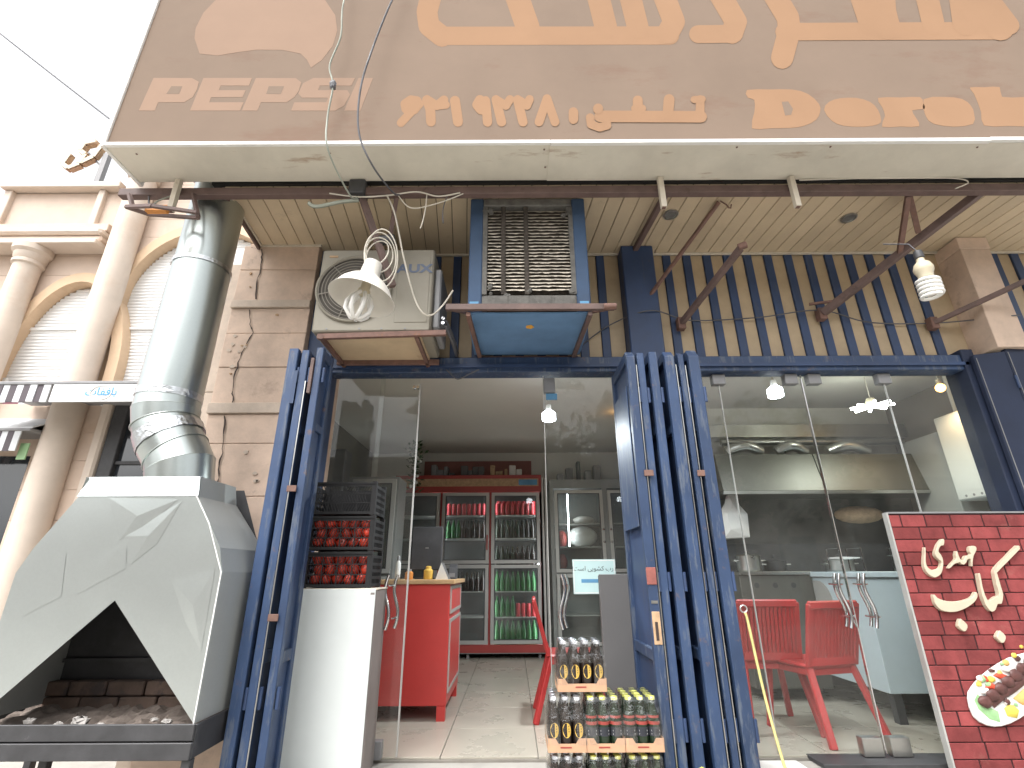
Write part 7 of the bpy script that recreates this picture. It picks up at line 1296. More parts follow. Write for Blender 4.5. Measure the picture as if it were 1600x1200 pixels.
# ================================================================ DRINK PACKS
bp = [(.0285, 0), (.030, .004), (.030, .125), (.026, .150), (.016, .178), (.0125, .205), (.0135, .208), (.0135, .214)]
def pack(loc, nx, ny, kind, label, hole=True, rz=0.0, lettering=False):
    t = thing('drink_pack', label, 'drink pack', loc, 'shrink-wrapped drink packs', rz)
    s = .0605
    w, d = nx * s, ny * s
    b0 = c0 = None
    for j in range(ny):
        for i in range(nx):
            p = (-w / 2 + s / 2 + i * s, -d / 2 + s / 2 + j * s, .004)
            if b0 is None:
                b0 = b = MB().lathe(bp, (0, 0, 0), 14).build('bottle', M['bottle' if kind != 'y' else 'bottleg'], t, local=True, smooth=40)
                b.location = p
                c0 = c = MB().lathe([(.0155, .211), (.0165, .216), (.0155, .226), (.012, .2275)], (0, 0, 0), 14).build('cap', M['caps' if kind == 's' else 'capy'], b, local=True, smooth=40)
            else:
                b = share(b0, 'bottle', t, p)
                c = share(c0, 'cap', b)
            if j == 0:
                if kind == 's':
                    mm = MB()
                    mm.add([(.0303 * math.sin(a) * 1.0, -.0306 * math.cos(a), .086 + zz) for a, zz in [(.75 * math.cos(k * .449), .032 * math.sin(k * .449)) for k in range(14)]], [tuple(range(14))])
                    lb = mm.build('label', M['gold'], b, local=True)
                    mm = MB()
                    for q in range(3): mm.add([(.0306 * math.sin(a), -.0312 * math.cos(a), .074 + q * .011 + a * .012 + zz) for a, zz in ((-.4, 0), (.4, 0), (.4, .005), (-.4, .005))], [(0, 1, 2, 3)])
                    mm.build('label_print', M['ink'], b, local=True)
                else:
                    mm = MB()
                    mm.lathe([(.0303, .06), (.0303, .098)], (0, 0, 0), 14, cap=False)
                    lb = mm.build('label', M['ink'], b, local=True)
                    mm = MB()
                    for q in range(2): mm.add([(.0306 * math.sin(a), -.0312 * math.cos(a), .066 + q * .014 + zz) for a, zz in ((-.7, 0), (.7, 0), (.7, .006), (-.7, .006))], [(0, 1, 2, 3)])
                    mm.build('label_print', M['paper'], b, local=True)
                    MB().lathe([(.0303, .108), (.0300, .122), (.0270, .146)], (0, 0, 0), 14, cap=False).build('neck_label', M['redlab'], b, local=True)
    # tray with a dipped front
    m = MB()
    hw, hd, h = w / 2 + .002, d / 2 + .002, .058
    front = [(-hw, 0), (hw, 0), (hw, h), (hw - .035, h), (hw - .05, h - .022), (-hw + .05, h - .022), (-hw + .035, h), (-hw, h)] if hole else [(-hw, 0), (hw, 0), (hw, h), (-hw, h)]
    m.prism(front, -hd - .003, -hd)
    m.box(-hw, hw, hd, hd + .003, 0, h)
    m.box(-hw - .003, -hw, -hd, hd, 0, h)
    m.box(hw, hw + .003, -hd, hd, 0, h)
    m.box(-hw, hw, -hd, hd, 0, .003)
    tr = m.build('tray', M['card'], t, local=True)
    MB().box(-.035, .02, -hd - .0042, -hd - .0032, .018, .024).build('tray_print', M['redlab'], tr, local=True)
    # film drawn over the necks
    m = MB()
    levels = [(.03, 1.0), (.13, 1.0), (.165, .94), (.195, .88), (.226, .86), (.232, .80)]
    n = 12
    def outline(f, z, k):
        pts = []
        for q in range(4):
            for e in range(n):
                u = e / n
                cor = [(-1, -1), (1, -1), (1, 1), (-1, 1)]
                a, b = cor[q], cor[(q + 1) % 4]
                x = (a[0] + (b[0] - a[0]) * u) * (hw + .004)
                y = (a[1] + (b[1] - a[1]) * u) * (hd + .004)
                scal = .004 * math.sin((u * (nx if q % 2 == 0 else ny)) * 2 * math.pi) * (1 if z > .1 else .3)
                pts.append((x * f + random.uniform(-.0012, .0012), y * f + (scal if q % 2 == 0 else 0), z))
        return pts
    rows = [outline(f, z, k) for k, (z, f) in enumerate(levels)]
    N = 4 * n
    vs = [p for r_ in rows for p in r_]
    fs = []
    for k in range(len(rows) - 1):
        for e in range(N):
            # the film has a round opening at the front
            if hole and k in (0,) and n * .28 < e < n * .72: continue
            fs.append((k * N + e, k * N + (e + 1) % N, (k + 1) * N + (e + 1) % N, (k + 1) * N + e))
    vs.append((0, 0, .231))
    for e in range(N): fs.append(((len(rows) - 1) * N + e, (len(rows) - 1) * N + (e + 1) % N, len(vs) - 1))
    m.add(vs, fs)
    m.build('shrink_film', M['film'], t, local=True, smooth=50)
    return t
PZ = -0.018
pack((.262, 3.02, .481), 4, 3, 's', 'pack of dark bottles with golden labels alone on top of the pile')
bpy.data.objects['drink_pack'].location.x = .352
for i, (x, k, lab) in enumerate(((.262, 's', 'silver-capped'), (.450, 'y', 'yellow-capped'), (.640, 'y', 'yellow-capped'))):
    where = ('at the left, golden label showing', 'in the middle, with red neck labels', 'at the right beside the blue shutter')[i]
    pack((x, 3.02, .231), 3, 4, k, '%s bottle pack in the second layer %s' % (lab, where))
    pack((x, 3.02, PZ), 3, 4, k, '%s bottle pack in the bottom layer %s' % (lab, ('at the left', 'in the middle', 'at the right by the shutter')[i]))

# grey board, yellow strap and bits
gb = thing('grey_board', 'plain grey board standing behind the drink packs', 'board', (0.72, 3.48, -0.02))
B(.558, .915, 3.455, 3.475, -.016, 1.038).build('sheet', M['greycab'], gb, bevel=0.003)
B(.558, .572, 3.476, 3.50, -.016, 1.03).build('batten', M['greycab'], gb)
ys = cable('yellow_strap', 'yellow strap hanging from a ring on the blue shutter', [(1.245, 2.935, .845), (1.252, 2.93, .80), (1.262, 2.92, .60), (1.272, 2.90, .40), (1.285, 2.86, .20), (1.30, 2.80, .0)], .007, M['yellow'], 'strap')
MB().tube([(1.243 + .018 * math.cos(a), 2.938, .862 + .018 * math.sin(a)) for a in [k * .5236 for k in range(12)]], .004, 6, closed=True).build('ring', M['steel'], ys)
o = MB().prism([(.80, -.02), (.93, -.02), (.935, .10), (.90, .19), (.87, .20), (.83, .12)], 2.79, 2.83).build('yellow_box', M['capy'], bevel=.012)
tag(o, 'top of a yellow green plastic scoop at the foot of the shutters', 'scoop')
tag(B(1.30, 1.66, 3.30, 3.52, -.018, .012).build('marble_slab', M['white'], bevel=.004), 'small white marble slab on the step before the kitchen doors', 'slab')

# ================================================================ BRICK SIGN BOARD
bb = thing('brick_sign', 'brick patterned kebab board with raised ivory Persian letters and a dish', 'sign board', (2.9, 3.4, -0.02))
B(2.49, 3.46, 3.402, 3.425, -.018, 1.405).build('backing', M['mortar'], bb)
B(2.478, 2.4895, 3.390, 3.43, -.018, 1.41).build('edge_frame', M['alu'], bb)
B(2.49, 3.46, 3.392, 3.43, 1.4055, 1.416).build('edge_frame', M['ngrey'], bb)
rh = 0.0795
meshes = {}
zr = 1.40
row = 0
while zr > 0:
    x = 2.493 - random.choice([0, .1, .05, .13])
    h = rh + random.uniform(-.004, .004)
    while x < 3.458:
        w = random.choice([.17, .185, .20, .16, .21])
        xa, xb = max(x, 2.493), min(x + w - .009, 3.457)
        if xb - xa > .02:
            B(xa, xb, 3.3945 + random.uniform(-.0015, .0015), 3.4019, max(0.0, zr - h + .009) - .01, zr - .01 + .004).build('brick', M['bkbrick'], bb, bevel=0.003)
        x += w
    zr -= h
    row += 1
for i, p in enumerate(KABAB):
    MB().prism(p, 3.365, 3.3925).build('raised_letter', M['ivory'], bb, bevel=0.003)
pl = MB().prism(PLATE, 3.376, 3.3925).build('dish', M['paper'], bb, bevel=0.005)
cxp, czp = sum(p[0] for p in PLATE) / len(PLATE), sum(p[1] for p in PLATE) / len(PLATE)
for i, (nm, p) in enumerate(FOOD):
    cx, cz = sum(q[0] for q in p) / len(p), sum(q[1] for q in p) / len(p)
    m = MB()
    y = 3.3755 - .0003 * i
    d = .012 if nm != 'lettuce' else .005
    inner = [(cx + (a - cx) * .55, cz + (b - cz) * .55) for a, b in p]
    n = len(p)
    m.add([(a, y, b) for a, b in p] + [(a, y - d, b) for a, b in inner], [(k, (k + 1) % n, n + (k + 1) % n, n + k) for k in range(n)] + [tuple(range(n, 2 * n))])
    m.build({'corn': 'potato_chips', 'pepper': 'tomato_slice', 'kebab': 'kebab', 'lettuce': 'lettuce', 'onion': 'onion_ring', 'lemon': 'lemon_half'}[nm], M[nm], pl, smooth=60)
m = MB()
for k in range(7):
    t = k / 6
    m.sphere((2.745 + .34 * t, 3.364, .335 + .20 * t), .040, 10, 6, (1, .35, .8))
m.build('kebab', M['kebab'], pl, jit=.003, smooth=60)
for i in range(26):      # herbs, onion and grilled pieces round the kebab
    t = random.random()
    off = random.choice((-1, 1)) * random.uniform(.05, .10)
    x, z = 2.76 + .36 * t - off * .5, .34 + .20 * t + off * .85
    s = random.uniform(.010, .020)
    MB().sphere((x, 3.371, z), s, 8, 5, (random.uniform(.8, 1.6), .4, random.uniform(.6, 1.1))).build('garnish', M[random.choice(('onion', 'lettuce', 'pepper', 'corn', 'lemon', 'kebab'))], pl, jit=.002, smooth=60)

# ================================================================ RED CHAIRS
def chair(loc, rz, label):
    c = thing('red_chair', label, 'chair', loc, 'red plastic chairs', rz)
    def P(m, nm, **k): return m.build(nm, M['redpl'], c, local=True, **k)
    # local: back at -y, seat to +y
    P(MB().box(-.21, .21, -.19, .22, .425, .455), 'seat', bevel=.012)
    m = MB()
    n = 13
    lean = lambda z: -.19 - (z - .45) * .28
    bkt = P(MB().beam((-.215, lean(.83), .83), (.215, lean(.83), .83), .03, .055), 'top_rail', bevel=.01)
    P(MB().beam((-.20, lean(.47), .47), (.20, lean(.47), .47), .028, .06), 'lower_rail', bevel=.008)
    for s in (-1, 1): P(MB().beam((s * .2, lean(.44), .44), (s * .205, lean(.84), .84), .04, .03), 'back_post', bevel=.006)
    s0 = None
    for i in range(n):
        x = -.168 + .336 * i / (n - 1)
        P(MB().beam((x, lean(.49), .49), (x * 1.03, lean(.81), .81), .0245, .014), 'back_slat', bevel=.003)
    P(MB().box(-.2, .2, -.18, .2, .385, .424), 'apron', bevel=.004)
    for sx in (-1, 1):
        P(MB().beam((sx * .185, -.17, .44), (sx * .235, -.30, 0.0), .045, .038), 'leg', bevel=.006)
        P(MB().beam((sx * .185, .20, .44), (sx * .225, .25, 0.0), .042, .036), 'leg', bevel=.006)
    return c
chair((2.15, 4.08, 0.0), R(16), 'red slatted plastic chair nearest the double door handles')
chair((1.90, 4.30, 0.0), R(-6), 'red slatted plastic chair half hidden by the blue shutters')
chair((0.47, 4.55, 0.0), R(-92), 'red plastic chair seen from the side beyond the drink packs')

# ================================================================ COUNTER AND THINGS ON IT
ct = thing('red_counter', 'red laminate counter with pale wooden top inside the entrance', 'counter', (-0.9, 4.7, 0))
B(-1.16, -.52, 4.42, 5.30, .10, .965).build('carcass', M['redlam'], ct, bevel=.004)
B(-1.20, -.48, 4.395, 5.33, .966, 1.0).build('counter_top', M['wood'], ct, bevel=.004)
for (x, y) in ((-.56, 4.45), (-1.13, 4.45), (-.56, 5.27), (-1.13, 5.27)): B(x - .03, x + .035, y - .03, y + .03, 0, .099).build('leg', M['redlam'], ct)
for (z0, z1) in ((.74, .95), (.18, .70)):
    f = MB()
    y0, y1 = 4.45, 5.27
    f.box(-.519, -.508, y0, y1, z0, z0 + .025).box(-.519, -.508, y0, y1, z1 - .025, z1).box(-.519, -.508, y0, y0 + .025, z0 + .025, z1 - .025).box(-.519, -.508, y1 - .025, y1, z0 + .025, z1 - .025)
    d = f.build('side_door', M['alu'], ct)
    B(-.518, -.513, y0 + .026, y1 - .026, z0 + .026, z1 - .026).build('door_panel', M['redlam'], d)
mo = thing('monitor', 'back of a black monitor standing on the red counter', 'monitor', (-.78, 4.78, 1.0))
B(-.93, -.645, 4.78, 4.81, 1.075, 1.455).build('housing', M['black'], mo, bevel=.008)
B(-.82, -.76, 4.80, 4.84, 1.01, 1.12).build('stem', M['black'], mo)
B(-.88, -.70, 4.74, 4.90, 1.001, 1.012).build('foot', M['black'], mo, bevel=.003)
B(-.80, -.77, 4.7785, 4.7795, 1.26, 1.272).build('badge', M['steel'], mo)
cal = thing('desk_calendar', 'folded desk calendar with a dark back on the counter', 'calendar', (-.60, 4.55, 1.0))
MB().prism([(-.655, 1.001), (-.545, 1.001), (-.61, 1.135)], 4.50, 4.505).build('end_face', M['paper'], cal)
m = MB()
m.add([(-.545, 4.50, 1.001), (-.545, 4.66, 1.001), (-.61, 4.66, 1.135), (-.61, 4.50, 1.135)], [(0, 1, 2, 3)])
m.build('back_leaf', M['greycab'], cal)
pos = thing('card_terminal', 'small dark card terminal on the counter corner', 'card terminal', (-.52, 4.72, 1.0))
MB().prism([(4.66, 1.001), (4.80, 1.001), (4.80, 1.13), (4.69, 1.10)], -.57, -.50, 'YZ').build('body', M['black'], pos, bevel=.006)
B(-.56, -.51, 4.665, 4.669, 1.02, 1.05).build('keys', M['ngrey'], pos)
for (x, y, r, h, mt, lb) in ((-.98, 4.52, .022, .16, 'paper', 'slim white dispenser bottle on the counter'), (-.88, 4.50, .035, .07, 'orange', 'small orange pot on the red counter'), (-.72, 4.52, .04, .09, 'gold', 'yellow bunch beside the desk calendar')):
    b_ = thing('counter_jar', lb, 'jar', (x, y, 1.0), 'small things on the counter')
    MB().lathe([(r * .9, 1.001), (r, 1.01), (r, 1.0 + h * .8), (r * .6, 1.0 + h * .95)], (x, y, 0), 14).build('body', M[mt], b_, smooth=40)
    MB().lathe([(r * .62, 1.0 + h * .951), (r * .6, 1.0 + h * 1.15), (r * .3, 1.0 + h * 1.2)], (x, y, 0), 12).build('lid', M['ngrey' if mt != 'gold' else 'gold'], b_, smooth=40)

# ================================================================ REFRIGERATORS
def fridge_door(par, x0, x1, z0, z1, y, mt='alu'):
    m = MB()
    t = .045
    m.box(x0, x1, y, y + .03, z0, z0 + t).box(x0, x1, y, y + .03, z1 - t, z1).box(x0, x0 + t, y, y + .03, z0 + t, z1 - t).box(x1 - t, x1, y, y + .03, z0 + t, z1 - t)
    d = m.build('door', M[mt], par, bevel=.003)
    B(x0 + t, x1 - t, y + .012, y + .018, z0 + t, z1 - t).build('pane', M['fglass'], d)
    m = MB()
    g = .012
    m.box(x0 + t, x1 - t, y + .002, y + .011, z0 + t, z0 + t + g).box(x0 + t, x1 - t, y + .002, y + .011, z1 - t - g, z1 - t).box(x0 + t, x0 + t + g, y + .002, y + .011, z0 + t + g, z1 - t - g).box(x1 - t - g, x1 - t, y + .002, y + .011, z0 + t + g, z1 - t - g)
    m.build('gasket', M['black'], d)
    return d
rf = thing('display_fridge', 'red display fridge with six glass doors full of drinks', 'fridge', (-.6, 7.6, 0))
FX0, FX1, FY0 = -1.72, .42, 7.33
m = MB()
m.box(FX0, FX0 + .03, FY0, 7.859, .06, 2.40).box(FX1 - .03, FX1, FY0, 7.859, .06, 2.40).box(FX0 + .03, FX1 - .03, FY0, 7.859, .06, .12).box(FX0 + .03, FX1 - .03, FY0, 7.859, 2.36, 2.40)
m.build('carcass', M['greyfr'], rf)
B(FX0, FX1, 7.861, 7.895, .06, 2.40).build('back_panel', M['dkwall'], rf)  # near-black, the dimness inside the fridge put into the panel colour
B(FX0, FX1, FY0 - .005, FY0 + .03, 2.15, 2.40).build('header', M['fridgered'], rf, bevel=.004)
B(FX0 + .02, FX1 - .04, FY0 - .012, FY0 - .006, 2.235, 2.345).build('header_print', M['rawwood'], rf)
B(FX1 - .33, FX1 - .06, FY0 - .016, FY0 - .0125, 2.25, 2.33).build('header_badge', M['arrow'], rf)
B(FX0, FX1, FY0 - .005, FY0 + .03, .07, .165).build('plinth', M['fridgered'], rf, bevel=.004)
for x in (FX0, -1.045, -.335, .387): B(x, x + .03, FY0, FY0 + .028, .166, 2.149).build('red_mullion', M['fridgered'], rf)
for a in (.002, .045): B(FX1 + a, FX1 + a + .028, FY0 - .01, 7.8, .06, 2.36).build('side_trim', M['alu'], rf)
for (a, b) in ((-1.688, -1.048), (-1.012, -.338), (-.302, .384)):
    fridge_door(rf, a, b, 1.17, 2.14, FY0 - .03)
    fridge_door(rf, a, b, .175, 1.155, FY0 - .03)
for z in (.14, .48, .80, 1.14, 1.50, 1.82): B(FX0 + .03, FX1 - .03, FY0 + .04, 7.85, z, z + .012).build('shelf', M['alu'], rf)
for x in (.345, -.335, -1.05):  # right-hand strip is real; the other two are added to brighten the shelves
    B(x, x + .02, FY0 + .05, FY0 + .07, .20, 2.1).build('light_strip', M['ledstrip'], rf)
for (x, y) in ((-1.65, 7.38), (.35, 7.38), (-.6, 7.38)): MB().lathe([(.02, 0), (.02, .06)], (x, y, 0), 10).build('foot', M['ngrey'], rf)
B(-.37, -.352, FY0 - .055, FY0 - .03, 1.35, 1.55).build('door_handle', M['fridgered'], rf)
# drinks on the shelves
can_ = [(.028, 0), (.032, .006), (.032, .15), (.026, .165), (.026, .168)]
pet = [(.034, 0), (.036, .01), (.036, .14), (.034, .16), (.018, .215), (.013, .235), (.015, .237), (.015, .255)]
proto = {}
def drink(x, y, z, shape, mt, label, group, s=1.0):
    key = (mt, len(shape))
    if key not in proto: proto[key] = o = MB().lathe(shape, (0, 0, 0), 12).build('can' if shape is can_ else 'bottle', M[mt], smooth=40)
    else: o = share(proto[key], 'can' if shape is can_ else 'bottle', None)
    o.location = (x, y, z)
    o.scale = (s, s, s)
    tag(o, label, 'can' if shape is can_ else 'bottle', group)
for i in range(8):
    x = -.22 + i * .072
    drink(x, 7.47, 1.513, pet, 'bottle' if i > 4 else 'bottleg', 'dark bottle on the middle upper shelf of the red fridge', 'dark bottles in the fridge')
    drink(x, 7.45, 1.833, can_, 'canred', 'red drink can on the top shelf of the red fridge', 'red cans in the fridge')
    drink(x + .02, 7.53, 1.833, can_, 'canred', 'red drink can on the top shelf of the red fridge', 'red cans in the fridge', 1.25)
    drink(x, 7.45, 1.153, pet, 'bottleg' if i < 4 else 'bottle', 'dark bottle on the lower edge shelf of the upper fridge door', 'dark bottles above the split')
    drink(x, 7.47, .812, pet, 'petgreen', 'bright green bottle on the upper shelf behind the lower fridge door', 'green bottles in the lower fridge')
    drink(x, 7.47, .492, can_ if i > 3 else pet, 'canred' if i > 3 else 'petgreen', ('red can' if i > 3 else 'green bottle') + ' on the middle shelf behind the lower fridge door', 'drinks on the middle lower shelf')
    drink(x, 7.47, .152, pet, 'petgreen', 'green bottle on the bottom shelf of the red fridge', 'green bottles at the bottom', 1.15)
for i in range(8):
    x = -.93 + i * .072
    drink(x, 7.47, 1.833, can_, 'canred', 'red can behind the middle fridge door', 'red cans behind the middle door')
    drink(x, 7.47, 1.513, pet, 'petgreen' if i < 3 else 'bottle', 'bottle behind the middle fridge door', 'bottles behind the middle door')
    drink(x, 7.47, .812, pet, 'bottle', 'dark bottle low behind the middle fridge door', 'dark bottles low in the middle')
gf = thing('grey_fridge', 'grey upright fridge with glass doors right of the red one', 'fridge', (1.2, 7.6, 0))
GX0, GX1 = .54, 2.0
m = MB()
m.box(GX0, GX1, 7.86, 7.895, .06, 2.33).box(GX0, GX0 + .05, FY0, 7.859, .06, 2.33).box(GX1 - .05, GX1, FY0, 7.859, .06, 2.33).box(GX0 + .05, GX1 - .05, FY0, 7.859, 2.20, 2.33).box(GX0 + .05, GX1 - .05, FY0, 7.859, .06, .13).box(1.30, 1.37, FY0, 7.859, .13, 2.20).box(GX0 + .05, GX1 - .05, FY0, 7.859, 1.0, 1.06)
m.build('carcass', M['greyfr'], gf)
for (a, b) in ((.60, 1.30), (1.372, 1.945)):
    fridge_door(gf, a, b, 1.05, 2.17, FY0 - .03)
    fridge_door(gf, a, b, .15, 1.03, FY0 - .03)
for z in (1.38, 1.70, .5): B(GX0 + .05, GX1 - .05, FY0 + .04, 7.85, z, z + .012).build('shelf', M['alu'], gf)
B(.80, .815, FY0 + .1, FY0 + .115, 1.4, 2.15).build('light_strip', M['ledstrip'], gf)
for x in (1.285, 1.39):
    for z in (1.45, 1.62): MB().sphere((x, FY0 - .04, z), .016, 8, 6).build('lock_knob', M['chrome'], gf)
for (x, z, s, lb, mt) in ((1.02, 1.393, (.22, .14, .15), 'large pale bag on the shelf of the grey fridge', 'paper'), (.72, 1.393, (.08, .1, .12), 'reddish packet at the left of the grey fridge shelf', 'redlab'), (1.05, 1.713, (.16, .12, .06), 'flat pale packet on the top shelf of the grey fridge', 'onion'), (.72, 1.07, (.07, .1, .12), 'small red packet low in the grey fridge', 'redlab')):
    o = MB().sphere((x, 7.6, z + s[2] * .95), 1, 14, 9, s).build('food_bag', M[mt], jit=.006, smooth=60)
    tag(o, lb, 'bag')
# things on top of the fridges
def cluster(name, label, x, y, z, n, sx, sz, mts, cat):
    t = thing(name, label, cat, (x, y, z))
    for i in range(n):
        w, h = random.uniform(.05, .11), random.uniform(.05, sz)
        xx = x - sx / 2 + sx * (i + .5) / n
        B(xx - w / 2, xx + w / 2, y + random.uniform(-.04, 0), y + .12, z, z + h).build('packet', M[random.choice(mts)], t, bevel=.008, jit=.004)
cluster('packet_pile', 'dark glassy packets at the left on top of the red fridge', -1.05, 7.5, 2.401, 4, .36, .22, ['greycab', 'ngrey', 'black'], 'packets')
cluster('packet_pile', 'green and grey cartons in the middle on top of the red fridge', -.60, 7.48, 2.401, 4, .34, .18, ['green', 'greycab', 'paper'], 'cartons')
cluster('packet_pile', 'pale boxes and green bags near the right on top of the red fridge', -.10, 7.48, 2.401, 5, .5, .18, ['green', 'paper', 'rawwood', 'onion'], 'boxes')
cluster('packet_pile', 'dark boxes standing on top of the grey fridge', 1.0, 7.5, 2.331, 5, .7, .30, ['greycab', 'ngrey', 'black', 'paper'], 'boxes')
tag(B(-1.4, .30, 7.86, 7.895, 2.405, 2.72).build('red_banner', M['banner']), 'dull red banner on the wall above the red fridge', 'banner')
vine = thing('artificial_vine', 'dark trailing vine with white flowers hanging near the monitor', 'vine', (-1.22, 6.2, 2.0))
m = MB()
for i in range(160):
    c = Vector((-1.22 + random.gauss(0, .05), 6.2 + random.gauss(0, .05), random.uniform(2.0, 2.62)))
    a = random.uniform(0, 6.28)
    u = Vector((math.cos(a), math.sin(a), random.uniform(-.6, .6))) * .035
    v = Vector((-math.sin(a), math.cos(a), random.uniform(-.8, .2))) * .018
    m.add([c - u, c - v, c + u, c + v], [(0, 1, 2, 3)])
m.build('leaves', M['leaf'], vine)
for i in range(7): MB().sphere((-1.22 + random.gauss(0, .04), 6.16, random.uniform(2.0, 2.5)), .022, 7, 5).build('flower', M['paper'], vine, jit=.004)
MB().tube([(-1.22, 6.2, 2.85), (-1.23, 6.21, 2.5), (-1.21, 6.2, 2.0)], .006, 6).build('stem', M['leaf'], vine)
pt_ = thing('shelf_unit', 'dim shelf unit with pale framed doors at the left behind the crates', 'shelf unit', (-1.6, 5.6, 0))
B(-2.1, -1.25, 5.5, 5.9, .02, 2.05).build('carcass', M['greyfr'], pt_)
m = MB()
fridge_door(pt_, -1.75, -1.27, 1.05, 2.02, 5.46)
fridge_door(pt_, -1.75, -1.27, .08, 1.02, 5.46)
tag(B(-1.9, -1.7, 5.0, 5.2, .02, 2.25).build('dark_speaker', M['black'], bevel=.01), 'tall dark speaker column behind the left glass', 'speaker')
tag(B(-1.05, -.85, 7.0, 7.25, .02, .09).build('floor_scale', M['paper'], bevel=.01), 'small white box on the floor before the red fridge', 'box')

# ================================================================ KITCHEN
kh = thing('kitchen_hood', 'long stainless extractor hood with curved pipes in the kitchen', 'extractor hood', (3.2, 5.3, 1.8))
for (a, b) in ((2.10, 3.12), (3.125, 4.40)):
    m = MB()
    m.prism([(5.0, 1.80), (5.6, 1.80), (5.6, 2.19), (5.10, 2.19)], a, b, 'YZ')
    m.build('hood_panel', M['hoodsteel'], kh, bevel=.004)
B(2.1, 4.4, 4.995, 5.02, 1.77, 1.80).build('lip', M['steel'], kh)
for (xc, w) in ((2.45, .36), (2.95, .30), (3.55, .42)):
    pts = [(xc - w / 2 + w * k / 10, 5.18 - .04 * math.sin(math.pi * k / 10), 2.235 + .055 * math.sin(math.pi * k / 10)) for k in range(11)]
    MB().tube(pts, .055, 14).build('curved_pipe', M['steel'], kh, smooth=50)
MB().tube([(2.3, 5.35, 2.38), (4.3, 5.35, 2.38)], .035, 12).build('straight_pipe', M['steel'], kh, smooth=50)
B(2.1, 4.42, 5.40, 5.60, 2.45, 2.60).build('duct_box', M['steel'], kh, bevel=.004)
kc = thing('kitchen_counter', 'pale blue panelled counter standing behind the glass doors', 'counter', (3.6, 4.8, 0))
B(2.78, 4.40, 4.24, 5.44, .20, 1.0).build('carcass', M['paleblue'], kc, bevel=.004)
B(2.755, 4.41, 4.215, 5.46, 1.001, 1.045).build('counter_top', M['paleblue'], kc, bevel=.005)
m = MB()
n = 12
poly = [(4.70, .55), (5.42, .55), (5.42, .97), (4.88, .97)] + [(4.88 - .18 * math.sin(k * math.pi / 2 / 6), .97 - .18 * (1 - math.cos(k * math.pi / 2 / 6))) for k in range(1, 7)]
m.prism(poly, 2.772, 2.779, 'YZ')
m.build('rounded_panel', M['cabgrey'], kc)
for (x, y) in ((2.85, 4.3), (2.85, 5.35), (4.3, 4.3), (3.6, 4.3)): B(x - .03, x + .03, y - .03, y + .03, 0, .199).build('leg', M['black'], kc)
st = thing('stove', 'dark stainless cooking range under the extractor hood', 'stove', (3.2, 5.4, 0))
B(2.15, 4.4, 5.47, 5.61, 1.05, 1.32).build('back_guard', M['black'], st)
B(2.10, 2.77, 4.95, 5.60, .10, 1.02).build('body', M['hoodsteel'], st, bevel=.005)
B(2.10, 2.77, 4.93, 5.60, 1.021, 1.05).build('top', M['steel'], st, bevel=.004)
for i in range(3): MB().lathe([(.0, -.02), (.022, -.02), (.024, 0)], (2.25 + i * .17, 4.948, .93), 12, Matrix.Rotation(R(90), 3, 'X')).build('knob', M['black'], st)
def pot(x, y, r, h, mt, lb, z=1.051):
    t = thing('cooking_pot', lb, 'pot', (x, y, z), 'pots on the range')
    MB().lathe([(r * .92, z), (r, z + .01), (r, z + h), (r * 1.05, z + h + .005), (r * .9, z + h + .012), (r * .2, z + h + .03)], (x, y, 0), 24).build('body', M[mt], t, smooth=40)
    MB().sphere((x, y, z + h + .045), .018, 8, 6).build('knob', M['black'], t)
    for s in (-1, 1): MB().tube([(x + s * r, y - .03, z + h * .7), (x + s * (r + .04), y - .03, z + h * .72), (x + s * (r + .04), y + .03, z + h * .72), (x + s * r, y + .03, z + h * .7)], .006, 6).build('handle', M['steel'], t, smooth=60)
pot(2.32, 5.2, .11, .14, 'steel', 'steel pot at the left end of the range')
pot(2.60, 5.25, .10, .09, 'black', 'dark shallow pot beside the steel one')
pot(3.15, 5.1, .12, .10, 'steel', 'wide steel pot on the pale blue counter', 1.046)
pot(3.75, 5.0, .13, .20, 'steel', 'tall steel pot behind the brick sign board', 1.046)
for i, (x, z) in enumerate(((2.85, 1.046),)):
    t = thing('wire_rack', 'small bright wire rack with papers on the pale counter', 'rack', (2.95, 4.6, 1.046))
    for xx in (2.84, 3.02): MB().tube([(xx, 4.55, 1.047), (xx, 4.55, 1.24), (xx, 4.75, 1.24), (xx, 4.75, 1.047)], .006, 6).build('rod', M['chrome'], t, smooth=60)
    B(2.85, 3.01, 4.56, 4.74, 1.15, 1.165).build('paper_stack', M['paper'], t, jit=.004)
bag = MB()
bagp = [(-.13, 0), (.14, .02), (.15, .25), (.08, .33), (.05, .44), (-.02, .46), (-.06, .36), (-.12, .28)]
rows = []
for k, (f, y) in enumerate(((.55, -.05), (1, -.02), (1, .02), (.55, .05))):
    rows.append([(2.28 + u * f, 5.3 + y, 1.36 + .2 * (1 - f) + v * (f if v > .1 else 1)) for u, v in bagp])
vs = [p for r_ in rows for p in r_]
nn = len(bagp)
bag.add(vs, [(k * nn + i, k * nn + (i + 1) % nn, (k + 1) * nn + (i + 1) % nn, (k + 1) * nn + i) for k in range(3) for i in range(nn)] + [tuple(range(nn)), tuple(range(3 * nn, 4 * nn))])
tag(bag.build('plastic_bag', M['paper'], jit=.008), 'white plastic bag hanging at the left of the kitchen under the hood', 'bag')
o = MB().sphere((3.62, 5.35, 1.60), 1, 16, 8, (.26, .1, .09)).build('bread_board', M['rawwood'], smooth=60)
tag(o, 'round brown wooden board leaning below the hood', 'board')
bo = thing('boiler', 'white wall boiler on the right kitchen wall', 'boiler', (4.25, 4.48, 1.65))
B(4.10, 4.41, 4.33, 4.66, 1.645, 2.43).build('casing', M['boilerw'], bo, bevel=.012)
B(4.098, 4.10, 4.36, 4.63, 1.72, 1.86).build('control_flap', M['boilerw'], bo)
